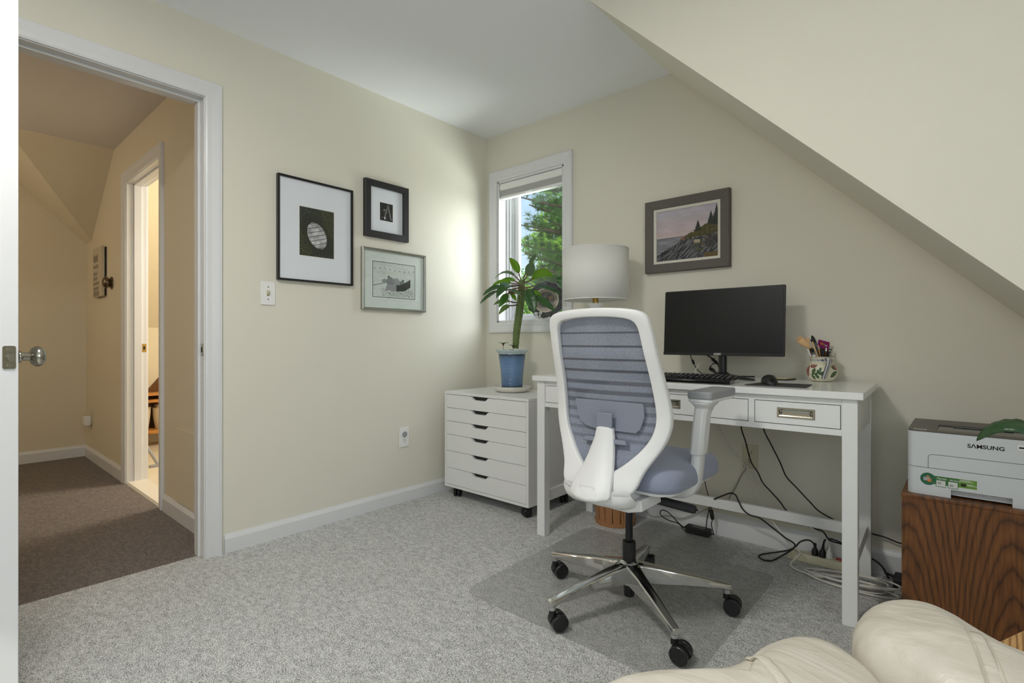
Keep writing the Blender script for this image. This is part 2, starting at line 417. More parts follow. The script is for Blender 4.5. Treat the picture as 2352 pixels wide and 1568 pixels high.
def glass_mat():
    m = bpy.data.materials.new('window_glass'); m.use_nodes = True; nt = m.node_tree; nt.nodes.clear()
    o = nt.nodes.new('ShaderNodeOutputMaterial'); t = nt.nodes.new('ShaderNodeBsdfTransparent'); g = nt.nodes.new('ShaderNodeBsdfGlossy')
    g.inputs['Roughness'].default_value = 0.02; t.inputs['Color'].default_value = (0.97, 0.985, 0.98, 1)
    mx = nt.nodes.new('ShaderNodeMixShader'); mx.inputs['Fac'].default_value = 0.045; nt.links.new(t.outputs[0], mx.inputs[1]); nt.links.new(g.outputs[0], mx.inputs[2]); nt.links.new(mx.outputs[0], o.inputs['Surface'])
    return m
M_glass = glass_mat()
struct('pane', MB().box(WX0+0.084, WX1-0.041, 0.136, 0.139, WZ0+0.059, WZ1-0.059), M_glass, window)
ck = MB().box(0.43, 0.545, 0.02, 0.062, WZ0+0.012, WZ0+0.022); ck.tube([(0.5, 0.045, WZ0+0.02), (0.5, 0.04, WZ0+0.034), (0.44, 0.03, WZ0+0.036)], 0.005, 10)
lab(obj('crank_operator', ck, M_plastic, window, bevel=0.002), 'white folding window crank on the sill')

# folded cellular blind under the head of the window
bl = thing('window_blind', 'white pleated window blind drawn up under the window head', 'blind', (0.395, 0.03, 1.96))
x0, x1 = WX0+0.016, WX1-0.016
ztop = WZ1-0.016
obj('head_rail', MB().prism([(0.006, ztop), (0.052, ztop), (0.052, ztop-0.045), (0.012, ztop-0.045), (0.004, ztop-0.036), (0.002, ztop-0.02)], 'x', x0, x1, T=lambda x, y, z: (x, y, z)), M_plastic, bl, angle=20)
pb = MB()
zz = ztop-0.046
pts = [(0.014, zz)]
for k in range(8): pts += [(0.008, zz-0.0025), (0.014, zz-0.005)]; zz -= 0.005
pts += [(0.046, zz), (0.046, ztop-0.046)]
obj('pleated_cells', pb.prism(pts, 'x', x0+0.003, x1-0.003), mat('blind_fabric', (214, 214, 212), rough=0.8), bl, smooth=False)
br = MB().box(x0, x1, 0.008, 0.05, zz-0.018, zz-0.001)
obj('bottom_rail', br, M_plastic, bl, bevel=0.003)
obj('lift_handle', MB().prism([(0.362, zz-0.014), (0.41, zz-0.014), (0.414, zz-0.006), (0.358, zz-0.006)], 'y', -0.002, 0.009), M_plastic, bl, bevel=0.002)

# ------------------------------------------------------------------ unseen windows (dormer; one added behind the camera for fill)
a, b, c, d = D2
w2 = struct('window_2', MB().frame(a, c, b, d, [(0.07, 0), (0.07, 0.018), (0, 0.018), (0, 0)], lambda p, q, h: (RX-h, p, q)), M_trim)
ff = MB().frame(a+0.05, c+0.05, b-0.05, d-0.05, [(0.05, 0), (0.05, 0.05), (0, 0.05), (0, 0)], lambda p, q, h: (RX+0.09-h, p, q)); ff.box(RX+0.05, RX+0.085, (a+b)/2-0.03, (a+b)/2+0.03, c, d)
struct('window_frame', ff, M_trim, w2); struct('pane', MB().box(RX+0.065, RX+0.069, a+0.04, b-0.04, c+0.04, d-0.04), M_glass, w2)
a, b, c, d = D3
w3 = struct('added_window_3', MB().frame(a, c, b, d, [(0.07, 0), (0.07, 0.018), (0, 0.018), (0, 0)], lambda p, q, h: (p, FY+h, q)), M_trim)
ff = MB().frame(a+0.05, c+0.05, b-0.05, d-0.05, [(0.05, 0), (0.05, 0.05), (0, 0.05), (0, 0)], lambda p, q, h: (p, FY-0.09+h, q)); ff.box((a+b)/2-0.03, (a+b)/2+0.03, FY-0.085, FY-0.05, c, d)
struct('window_frame', ff, M_trim, w3); struct('pane', MB().box(a+0.04, b-0.04, FY-0.069, FY-0.065, c+0.04, d-0.04), M_glass, w3)

# ------------------------------------------------------------------ hall beyond the doorway
BX0, BX1, BZ = -1.752, -0.992, 2.07          # bathroom doorway in the hall wall
mb = MB()
WT = 0.115
S0 = 1.806                                    # spring of the hall roof slopes
def hallwall_poly(x0, x1):                    # top edge follows the ceiling, slope and knee
    return None
mb.prism([(-0.12, 0), (BX1+0.018, 0), (BX1+0.018, HC), (-0.12, HC)], 'y', HY0, HY0+WT)
mb.prism([(BX0-0.018, BZ+0.018), (BX1+0.018, BZ+0.018), (BX1+0.018, HC), (BX0-0.018, HC)], 'y', HY0, HY0+WT)
mb.prism([(HX-0.1, 0), (BX0-0.018, 0), (BX0-0.018, HC), (HX-0.1, HC)], 'y', HY0, HY0+WT)
struct('wall_hall', mb, M_hallwall)
struct('wall_hall_far', MB().box(HX-0.1, HX, -4.6, HY0, 0, 2.6), M_hallwall)
struct('wall_hall_end', MB().box(HX-0.1, -0.12, -4.7, -4.6, 0, 2.6), M_hallwall)
struct('wall_hall_near', MB().box(-0.125, -0.1201, -4.6, FY, 0, 2.6), M_hallwall)
# ceiling: flat part, slope falling away from the doorway, slope falling to the hall wall
AX0, AX1 = -2.11, -2.885
sl_ = (HC-S0)/(AX0-AX1)
yv = lambda x: HY0-((HC-(AX0-x)*sl_)-S0)      # valley where both slopes meet
struct('ceiling_hall', MB().add([(-0.12, HY0+WT, HC), (AX0, HY0+WT, HC), (AX0, -4.6, HC), (-0.12, -4.6, HC), (-0.12, HY0+WT, HC+0.08), (AX0, HY0+WT, HC+0.08), (AX0, -4.6, HC+0.08), (-0.12, -4.6, HC+0.08)],
    [(0,1,2,3),(4,7,6,5),(0,4,5,1),(1,5,6,2),(2,6,7,3),(3,7,4,0)]), M_hallceil)
struct('ceiling_hall_slope', MB().add([(AX0, HY0+0.005, HC), (AX1, HY0+0.005, S0), (AX0, yv(AX0), HC), (AX0, -4.6, HC+0.2), (AX0-0.05, -4.6, HC+0.2)], [(0, 1, 2)]), M_hallwall, solid=0.0)
struct('ceiling_hall_gable', MB().add([(AX1, HY0+0.005, S0), (HX, HY0+0.005, S0), (HX, yv(AX0), S0+(HY0-yv(AX0))), (AX0, yv(AX0), HC), (HX, -3.2, 2.55), (AX0, -3.2, HC), (HX, -4.6, 2.55), (AX0, -4.6, HC)],
    [(0, 1, 2, 3), (3, 2, 4, 5), (5, 4, 6, 7)]), M_hallwall)
P86 = base_prof(0.014, 0.095)
struct('baseboard_hall', run_x(BX1+0.09, -0.2, HY0, -1, P86), M_trim)
struct('baseboard_hall_end', run_x(HX, BX0-0.09, HY0, -1, P86), M_trim)
struct('baseboard_hall_far', run_y(-4.6, HY0, HX, 1, P86), M_trim)
# bathroom doorway trim
tr = MB()
tr.box(BX0-0.018, BX0, HY0-0.002, HY0+WT+0.002, 0, BZ); tr.box(BX1, BX1+0.018, HY0-0.002, HY0+WT+0.002, 0, BZ); tr.box(BX0-0.018, BX1+0.018, HY0-0.002, HY0+WT+0.002, BZ, BZ+0.018)
tr.box(BX0, BX0+0.011, HY0+0.04, HY0+0.085, 0, BZ); tr.box(BX1-0.011, BX1, HY0+0.04, HY0+0.085, 0, BZ); tr.box(BX0, BX1, HY0+0.04, HY0+0.085, BZ-0.011, BZ)
t2 = struct('trim_2', tr, M_trim, bevel=0.0015)
struct('door_casing', MB().frame(BX0, 0, BX1, BZ, CAS, lambda p, q, h: (p, HY0-h, q), closed=False), M_trim, t2)
struct('door_casing', MB().frame(BX0, 0, BX1, BZ, CAS, lambda p, q, h: (p, HY0+WT+h, q), closed=False), M_trim, t2)
lab(obj('strike_plate', MB().box(BX0+0.0001, BX0+0.0022, HY0+0.087, HY0+0.114, 0.905, 0.962), M_brass, t2, bevel=0.001), 'brass strike plate')
obj('strike_hole', MB().box(BX0+0.002, BX0+0.003, HY0+0.094, HY0+0.106, 0.922, 0.946), M_blackmatte, t2)
struct('threshold', MB().prism([(HY0-0.005, 0), (HY0+WT+0.01, 0), (HY0+WT, 0.012), (HY0+0.005, 0.012)], 'x', BX0, BX1), mat('pale_threshold', (226, 220, 206), rough=0.4), t2)

# bathroom seen as a slice through its doorway
BZF = 0.004
M_tile = mat('pale_vinyl_floor', (222, 212, 190), rough=0.35, var=0.05, vscale=5)
M_bath = wall_paint('bathroom_paint', (232, 224, 200))
struct('floor_bath', MB().box(-3.45, -0.125, HY0+WT, -0.3, -0.06, BZF), M_tile)
bxw = -3.33
struct('wall_bath_far', MB().box(bxw-0.1, bxw, HY0+WT, -0.3, 0, 1.11), M_bath)
struct('wall_bath_back', MB().box(bxw-0.1, -0.121, -0.3, -0.2, 0, 2.6), M_bath)
struct('ceiling_bath_slope', MB().prism([(bxw, 1.11), (bxw+1.28, 2.39), (bxw+1.28, 2.49), (bxw-0.1, 1.11)], 'y', HY0+WT, -0.3), M_bath)
struct('ceiling_bath', MB().box(bxw+1.28, -0.121, HY0+WT, -0.3, 2.39, 2.49), M_ceil)

sh = thing('low_shelf', 'honey coloured low wooden shelf seen through the bathroom doorway', 'shelf', (bxw+0.16, -1.17, BZF))
obj('board', MB().box(bxw+0.012, bxw+0.30, -1.62, -0.75, 0.478, 0.503), M_honey, sh, bevel=0.003)
obj('board', MB().box(bxw+0.012, bxw+0.30, -1.60, -0.77, 0.415, 0.442), M_honey, sh, bevel=0.003)
obj('board', MB().box(bxw+0.012, bxw+0.30, -1.60, -0.77, 0.128, 0.158), M_honey, sh, bevel=0.003)
obj('back_panel', MB().box(bxw+0.006, bxw+0.013, -1.60, -0.77, 0.158, 0.48), mat('shelf_back_wood', (128, 104, 74), rough=0.6, var=0.15, vscale=12), sh)
for yy in (-1.60, -0.80): obj('side_panel', MB().box(bxw+0.012, bxw+0.30, yy, yy+0.025, BZF, 0.48), M_honey, sh)
def rope_basket(cy, r, h, label):
    prof = [(0.0, 0.0), (r*0.8, 0.0)]
    n = 14
    for k in range(n+1):
        t = k/n; rr = r*(0.8+0.22*math.sin(t*1.4)); prof += [(rr, h*t+0.002), (rr+0.004, h*(t+0.5/n))]
    prof += [(r*0.93, h), (r*0.78, 0.02), (0.0, 0.02)]
    t = thing('rope_basket', label, 'basket', (bxw+0.165, cy, 0.158), 'baskets on the bathroom shelf')
    obj('body', MB().lathe(prof, (bxw+0.165, cy, 0.158), 28, caps=False), mat('white_rope', (226, 214, 190), rough=0.9, bump=0.4, bscale=120), t, angle=80)
    obj('handle', MB().tube(smooth_path([(bxw+0.165+r, cy-0.03, 0.158+h*0.72), (bxw+0.165+r+0.02, cy, 0.158+h*0.62), (bxw+0.165+r, cy+0.03, 0.158+h*0.72)], 6), 0.008, 8), M_honey, t)
    return t
rope_basket(-1.355, 0.093, 0.205, 'white rope basket on the bathroom shelf nearer the doorway jamb, with a wooden handle')
rope_basket(-1.135, 0.105, 0.19, 'white rope basket on the bathroom shelf holding a pale roll')
tag(obj('paper_roll', MB().cyl((bxw+0.215, -1.17, 0.348), (bxw+0.115, -1.17, 0.348), 0.055, n=24), mat('roll_paper', (214, 200, 178), rough=0.9), bevel=0.004), 'pale paper roll lying in a rope basket', 'roll')
tag(obj('cloth_bundle', MB().sphere((bxw+0.165, -1.355, 0.36), 0.06, 0.07, 0.05), mat('white_cloth', (222, 212, 196), rough=0.9, bump=0.4, bscale=40)), 'white folded cloth standing in the handled rope basket', 'cloth')
tag(obj('cardboard_scrap', MB().prism([(-1.29, 0.505), (-1.12, 0.503), (-1.10, 0.60), (-1.19, 0.645)], 'x', bxw+0.12, bxw+0.16, T=lambda x, y, z: (x+(z-0.5)*0.3, y, z)), mat('brown_board', (112, 78, 46), rough=0.7, var=0.15, vscale=20), smooth=False), 'brown tilted block on top of the bathroom shelf', 'block')
gs = MB().box(-2.155, -2.13, -1.52, -1.34, BZF, BZF+0.02); gs.tube([(-2.145, -1.46, BZF+0.015), (-2.2, -1.52, 0.16)], 0.012, 8)
tag(obj('floor_scale_edge', gs, M_grey, bevel=0.003), 'grey metal bracket on the bathroom floor just behind the jamb', 'bracket')

# things on the hall wall
sg = thing('wall_sign', 'pale board sign with lines of grey writing on the hall wall', 'sign', (-2.48, HY0-0.02, 1.33))
obj('board', MB().box(-2.635, -2.335, HY0-0.032, HY0-0.014, 1.326, 1.708), mat('sign_board', (196, 186, 160), rough=0.6), sg, bevel=0.001)
obj('backing', MB().box(-2.628, -2.342, HY0-0.014, HY0-0.001, 1.333, 1.70), M_blackmatte, sg)
rnd = random.Random(3); M_signink = mat('sign_ink', (120, 112, 98), rough=0.8)
for zc, hh, n, w in ((1.625, 0.062, 8, 0.6), (1.562, 0.028, 7, 0.62), (1.507, 0.034, 6, 0.5), (1.468, 0.03, 6, 0.5), (1.43, 0.032, 8, 0.75), (1.392, 0.032, 8, 0.7), (1.352, 0.046, 9, 0.75)):
    wr = MB()
    for k in range(n):
        xx = -2.61+k*0.27*w/n; ww = 0.27*w/n*0.55
        for q in range(2): wr.box(xx+q*ww*0.75, xx+q*ww*0.75+ww*0.3, HY0-0.0326, HY0-0.0318, zc-hh/2*rnd.uniform(.7, 1), zc+hh/2*rnd.uniform(.6, 1))
    obj('text_line', wr, M_signink, sg, smooth=False)
kb = MB().lathe([(0.0, 0.0), (0.045, 0.0), (0.045, 0.008), (0.036, 0.012), (0.03, 0.02), (0.04, 0.026), (0.043, 0.036), (0.036, 0.05), (0.02, 0.058), (0.0, 0.06)], n=30, caps=False, T=lambda x, y, z: (-2.17+x, HY0-z, 1.413+y))
tag(obj('wall_bumper', kb, M_bronze, angle=50), 'round bronze knob mounted on the hall wall beside the sign', 'knob')
op = thing('hall_outlet', 'wall outlet with a white plugged in night light near the hall corner', 'outlet', (-2.87, HY0-0.004, 0.3))
obj('cover_plate', MB().box(-2.90, -2.83, HY0-0.006, HY0-0.0005, 0.30, 0.415), M_ivory, op, bevel=0.002)
obj('night_light', MB().box(-2.925, -2.845, HY0-0.05, HY0-0.007, 0.285, 0.36), M_plastic, op, bevel=0.006)
ap = MB().box(-0.70, -0.2, HY0-0.004, HY0-0.0005, 0.097, 0.505)
tag(obj('access_panel', ap, M_hallwall, bevel=0.001), 'painted access hatch low in the hall wall beside the doorway', 'panel')

# ------------------------------------------------------------------ outside
GZ = -3.0
struct('ground_outside', MB().box(-40, 30, 0.5, 60, GZ-0.2, GZ), mat('lawn_grass', (70, 112, 44), rough=0.9, var=0.3, vscale=3))
def foliage_mat(name, c0, c1, rough=0.6):
    m, nt, p = newmat(name)
    tc = nt.nodes.new('ShaderNodeTexCoord'); n = nt.nodes.new('ShaderNodeTexNoise'); n.inputs['Scale'].default_value = 6; n.inputs['Detail'].default_value = 4
    nt.links.new(tc.outputs['Object'], n.inputs['Vector'])
    r = nt.nodes.new('ShaderNodeValToRGB'); r.color_ramp.elements[0].position = 0.3; r.color_ramp.elements[1].position = 0.7
    r.color_ramp.elements[0].color = lin(c0)+(1,); r.color_ramp.elements[1].color = lin(c1)+(1,)
    nt.links.new(n.outputs['Fac'], r.inputs['Fac']); nt.links.new(r.outputs['Color'], p.inputs['Base Color'])
    p.inputs['Roughness'].default_value = rough; p.inputs['Specular IOR Level'].default_value = 0.2
    p.inputs['Subsurface Weight'].default_value = 0.0
    # thin leaves let light through
    t = nt.nodes.new('ShaderNodeBsdfTranslucent'); nt.links.new(r.outputs['Color'], t.inputs['Color'])
    mx = nt.nodes.new('ShaderNodeMixShader'); mx.inputs['Fac'].default_value = 0.4
    out = nt.nodes['Material Output']
    nt.links.new(p.outputs[0], mx.inputs[1]); nt.links.new(t.outputs[0], mx.inputs[2]); nt.links.new(mx.outputs[0], out.inputs['Surface'])
    return m
M_needle = foliage_mat('pine_needles', (44, 84, 40), (112, 152, 74))
M_leafout = foliage_mat('maple_leaves', (104, 160, 48), (190, 222, 96))
M_bark = mat('pine_bark', (92, 76, 62), rough=0.9, var=0.3, vscale=20, bump=0.5, bscale=30)

def needles(mb, c, r, rnd, n=16):
    for _ in range(n):
        d = Vector((rnd.gauss(0, 1), rnd.gauss(0, 1), rnd.gauss(0, 0.6)+0.15)).normalized()
        s = d.cross(Vector((rnd.gauss(0, 1), rnd.gauss(0, 1), rnd.gauss(0, 1)))).normalized()*r*0.04
        e = Vector(c)+d*r*rnd.uniform(0.7, 1.1)
        mb.add([Vector(c)-s, Vector(c)+s, e], [(0, 1, 2)])
def pine(base, height, boughs, rnd, label):
    t = thing('pine_tree', label, 'tree', base, 'trees outside the window')
    bx, by, bz = base
    obj('trunk', MB().tube([(bx, by, bz), (bx+0.1, by, bz+height*0.5), (bx+0.05, by, bz+height)], [0.28, 0.2, 0.06], 12), M_bark, t)
    br = MB(); fo = MB()
    for (tip, za) in boughs:
        a = Vector((bx+0.08, by, za)); e = Vector(tip); m = (a+e)/2+Vector((0, 0, -0.1)); dx, dy = e.x-a.x, e.y-a.y
        pts = smooth_path([a, m, e], 6)
        br.tube(pts, [0.06*(1-i/len(pts))+0.008 for i in range(len(pts))], 6)
        L = (e-a).length
        for k in range(int(L*46)):
            u = rnd.uniform(0.12, 1.0)
            p = pts[min(int(u*(len(pts)-1)), len(pts)-1)]
            side = Vector((-dy, dx, 0)).normalized()*rnd.gauss(0, 0.24*(1.25-u)+0.1)
            q = p+side+Vector((0, 0, rnd.gauss(0.07, 0.075)))
            br.tube([p, q], [0.008, 0.004], 4) if rnd.random() < 0.25 else None
            needles(fo, q, rnd.uniform(0.10, 0.17), rnd, 32)
    obj('branches', br, M_bark, t, smooth=False)
    obj('foliage', fo, M_needle, t, smooth=False)
    return t
def leafy(base, height, blobs, rnd, label, size=0.06, dens=520):
    t = thing('maple_tree', label, 'tree', base, 'trees outside the window')
    bx, by, bz = base
    obj('trunk', MB().tube([(bx, by, bz), (bx, by, bz+height*0.6), (bx+0.1, by, bz+height)], [0.2, 0.14, 0.04], 10), M_bark, t)
    fo = MB(); br = MB()
    for (c, r) in blobs:
        br.tube([(bx, by, c[2]-r*1.2), c], [0.05, 0.012], 5)
        for _ in range(int(dens*r*r*4)):
            d = Vector((rnd.gauss(0, 1), rnd.gauss(0, 1), rnd.gauss(0, 0.8))).normalized()*r*rnd.uniform(0.45, 1.05)
            p = Vector(c)+d
            n = (d.normalized()+Vector((rnd.gauss(0, .5), rnd.gauss(0, .5), rnd.gauss(0, .5)+0.4))).normalized()
            u = n.cross(Vector((rnd.random(), rnd.random(), rnd.random()))).normalized()*size*rnd.uniform(.6, 1.1); w = n.cross(u)*0.8
            fo.add([p-u, p+w*0.7, p+u, p-w*0.7], [(0, 1, 2, 3)])
    obj('branches', br, M_bark, t, smooth=False)
    obj('foliage', fo, M_leafout, t, smooth=False)
    return t
rr_ = random.Random(11)
tb = (-3.4769, 7.2952, -1.12)
def B(p, dz): return (p, p[2]+dz)
boughs = [B((-4.5522, 5.6854, 4.0329), -0.1), B((-5.078, 6.8207, 4.5292), 0.0), B((-4.6467, 6.1348, 3.9714), -0.35), B((-4.1497, 6.0389, 3.5895), -0.3), B((-5.1484, 7.1582, 4.1546), -0.1),
          B((-4.6681, 5.8498, 3.4864), -0.05), B((-4.9009, 6.4439, 3.5015), 0.0), B((-4.9055, 6.1737, 3.1277), -0.2), B((-4.3979, 5.6879, 2.8337), -0.25), B((-4.7767, 6.6861, 2.9034), -0.2),
          B((-4.2469, 5.9536, 2.5551), -0.2), B((-4.7629, 6.8312, 2.8188), -0.1), B((-5.2185, 6.8304, 2.4515), -0.1), B((-4.5908, 6.45, 2.2219), -0.1), B((-4.4563, 6.4351, 1.8733), -0.1),
          B((-4.664, 6.3858, 4.7056), 0.2), B((-4.3713, 6.6428, 5.1926), 0.2), B((-4.1518, 6.8357, 5.8743), 0.2), B((-2.7409, 7.8086, 4.45), 0.0), B((-2.6882, 8.1211, 3.5368), 0.0), B((-2.7613, 8.0568, 2.5628), 0.0), B((-2.8345, 7.9925, 5.4847), 0.1)]
pine((tb[0], tb[1], GZ), 9.5, boughs, rr_, 'tall pine with layered dark boughs nearest beyond the window')
mb_ = (-5.5642, 9.4549, -1.6691)
blobs = [((-5.7686, 8.6099, 5.0052), 0.45), ((-5.9301, 9.1335, 4.6617), 0.5), ((-6.1862, 8.9086, 4.3574), 0.42), ((-5.6361, 8.7262, 3.7709), 0.6), ((-6.4259, 8.4318, 3.6265), 0.36), ((-6.5552, 9.2499, 3.781), 0.45),
         ((-6.4494, 8.8105, 3.9516), 0.3), ((-5.6802, 8.6875, 3.1244), 0.6), ((-5.7441, 8.099, 2.6065), 0.6), ((-6.2985, 8.1445, 2.5366), 0.4), ((-5.3256, 8.2004, 2.3576), 0.75), ((-5.8957, 7.8328, 1.9145), 0.6), ((-6.4751, 7.9893, 1.7726), 0.55), ((-5.4155, 7.8552, 1.5613), 0.8),
         ((-5.8455, 9.8732, 4.2847), 0.9), ((-5.7509, 9.9563, 2.7734), 1.0), ((-5.4424, 10.8927, 3.6139), 1.0), ((-6.9363, 8.2498, 1.2528), 0.9), ((-7.8328, 8.1279, 1.0102), 0.9), ((-5.6361, 8.7262, 0.891), 1.1), ((-6.3426, 8.1057, 0.7734), 1.0)]
leafy((mb_[0], mb_[1], GZ), 7.0, blobs, rr_, 'bright green broadleaf tree behind the pine outside the window')
# ------------------------------------------------------------------ light switch and outlets in the room
sw = thing('light_switch', 'white toggle light switch plate on the wall left of the frames', 'switch', (0.001, -1.549, 1.162))
obj('cover_plate', MB().prism(rrect(-1.5845, -1.5145, 1.161, 1.276, 0.004), 'x', 0.0004, 0.0055), M_plastic, sw, bevel=0.0015)
obj('toggle', MB().prism([(0.005, 1.212), (0.005, 1.23), (0.016, 1.232), (0.019, 1.226), (0.012, 1.213)], 'y', -1.554, -1.545, T=lambda x, y, z: (x, y, z)), M_ivory, sw)
obj('toggle_slot', MB().box(0.0054, 0.006, -1.5555, -1.5435, 1.205, 1.233), mat('slot_tan', (150, 142, 110), rough=0.5), sw)
for z in (1.189, 1.249): obj('screw', MB().cyl((0.0052, -1.5495, z), (0.0066, -1.5495, z), 0.0032, n=12), M_steel, sw)

def outlet(name, label, T, m, plugged_cap):
    o = thing(name, label, 'outlet', T(0, 0, 0))
    obj('cover_plate', MB().prism(rrect(-0.0355, 0.0355, -0.0585, 0.0585, 0.004), 'z', 0.0004, 0.0058, T=lambda a, b, h: T(a, b, h)), m, o, bevel=0.0015)
    for i, z in enumerate((0.0195, -0.0195)):
        prof = [(0.0165*math.cos(t)*1.0, max(-0.0135, min(0.0135, 0.0175*math.sin(t)))+z) for t in [2*PI*k/24 for k in range(24)]]
        rc = obj('receptacle', MB().prism(prof, 'z', 0.005, 0.0075, T=lambda a, b, h: T(a, b, h)), m, o)
        if i == 0 and plugged_cap:
            lab(obj('safety_cap', MB().prism([(0.017*math.cos(t), 0.0165*math.sin(t)+z) for t in [2*PI*k/24 for k in range(24)]], 'z', 0.007, 0.014, T=lambda a, b, h: T(a, b, h)), M_grey, o, bevel=0.002), 'pale grey round safety cap')
        else:
            s = MB()
            for dx in (-0.0065, 0.0065): s.box(dx-0.0012, dx+0.0012, z-0.001, z+0.008, 0.0072, 0.0079, T=lambda a, b, h: T(a, b, h))
            s.prism([(0.0025*math.cos(t), 0.0025*math.sin(t)+z-0.008) for t in [2*PI*k/10 for k in range(10)]], 'z', 0.0072, 0.0079, T=lambda a, b, h: T(a, b, h))
            obj('slots', s, M_blackmatte, o, smooth=False)
    obj('screw', MB().cyl(T(0, 0, 0.0055), T(0, 0, 0.007), 0.003, n=12), M_steel, o)
    return o
outlet('wall_outlet', 'white duplex outlet with a safety cap low on the left wall', lambda a, b, h: (h, -0.727+a, 0.394+b), M_plastic, True)
outlet('wall_outlet', 'ivory duplex outlet on the back wall under the desk', lambda a, b, h: (1.797+a, -h, 0.418+b), M_ivory, False)

# ------------------------------------------------------------------ framed pictures
M_photo = vcolmat('printed_picture', rough=0.35, coat=0.35)
M_paintc = vcolmat('oil_paint', rough=0.5, coat=0.1)
M_mat = mat('white_mat_board', (222, 226, 232), rough=0.7)
def picture(name, label, T, a0, b0, a1, b1, prof, fm, img, F, nx, ny, matm, openlip=0.003):
    """T(a,b,h): wall plane; img = (a0,b0,a1,b1) of the print"""
    t = thing(name, label, 'picture', T((a0+a1)/2, b0, 0.0), None)
    w = max(o for o, h in prof)
    obj('frame', MB().frame(a0+w, b0+w, a1-w, b1-w, prof, T), fm, t, smooth=False)
    obj('mat_board', MB().prism([(a0+w*0.6, b0+w*0.6), (a1-w*0.6, b0+w*0.6), (a1-w*0.6, b1-w*0.6), (a0+w*0.6, b1-w*0.6)], 'z', 0.004, 0.009, T=lambda x, y, z: T(x, y, z)), matm, t, smooth=False)
    i0, j0, i1, j1 = img
    obj('mat_bevel', MB().frame(i0, j0, i1, j1, [(0, 0.0085), (openlip, 0.0085), (openlip, 0.0105), (0, 0.0096)], T), M_white, t, smooth=False)
    vgrid('print', nx, ny, lambda u, v: T(i0+(i1-i0)*u, j0+(j1-j0)*v, 0.0097), F, M_photo, t)
    return t
TL = lambda a, b, h: (h, a, b)            # left wall: a = y, b = z

def F1(u, v):                              # looking down a dark stone shaft to a pale barred opening
    x, y = (u-0.50)*1.0, (v-0.44)*1.3
    c, s = math.cos(0.5), math.sin(0.5)
    X, Y = x*c+y*s, -x*s+y*c
    r = math.hypot(X/0.255, Y/0.37)
    if r < 1:
        g = 176+38*fbm(u*9, v*9)+12*math.sin(26*math.hypot(x+0.05, y-0.1))
        q = ((v-0.44)*1.3-0.30*(u-0.5))/0.118
        if abs(q-round(q)) < 0.07: g = 62
        return (g, g, g+2)
    ring = 0.5+0.5*math.sin(r*26+fbm(u*14, v*14)*4)
    g = 48+26*ring*min(1, (r-1)*1.2)+20*fbm(u*40, v*40)
    if r < 1.16: g = 40+20*(r-1)/0.16
    olive = max(0, min(1, (u+v-0.9)*1.2))
    base = (g*0.92, g*0.98, g*0.86)
    if u < 0.35 and v < 0.5 or u > 0.62 and v > 0.45:
        base = (base[0]+12*ring, base[1]+11*ring, base[2]-3)
    return base
picture('framed_photograph', 'large thin black frame with a dark print of a round barred opening', TL, -1.508, 1.290, -1.088, 1.821,
        [(0, 0.004), (0.0, 0.019), (0.010, 0.021), (0.010, 0.0005), (0.0, 0.0005)], mat('thin_black_metal_frame', (24, 24, 26), rough=0.3), (-1.392, 1.427, -1.199, 1.680), F1, 150, 196, M_mat)

def F2(u, v):                              # small abstract in greys: a pale arch of light and two bright dots
    g = 34+22*fbm(u*5, v*5)
    d = abs((u-0.62)-0.30*(0.9-v)*(1 if u > 0.55 else -1.2))
    if 0.15 < v < 0.95: g += 110*math.exp(-(d/0.045)**2)
    for (cx, cy, r, a) in ((0.38, 0.14, 0.085, 190), (0.20, 0.18, 0.05, 90), (0.33, 0.6, 0.08, 150), (0.9, 0.12, 0.05, 150)):
        g += a*math.exp(-(((u-cx)**2+((v-cy)*1.1)**2)/(r*r*0.6)))
    g = max(18, min(235, g)); return (g, g, g)
picture('framed_print', 'small thick black frame with a tiny dark square print', TL, -1.012, 1.585, -0.708, 1.914,
        [(0, 0.004), (0, 0.026), (0.034, 0.027), (0.036, 0.025), (0.036, 0.0005), (0, 0.0005)], mat('satin_black_wood_frame', (36, 35, 36), rough=0.45, var=0.1, vscale=40), (-0.905, 1.692, -0.815, 1.797), F2, 60, 66, M_mat, 0.004)

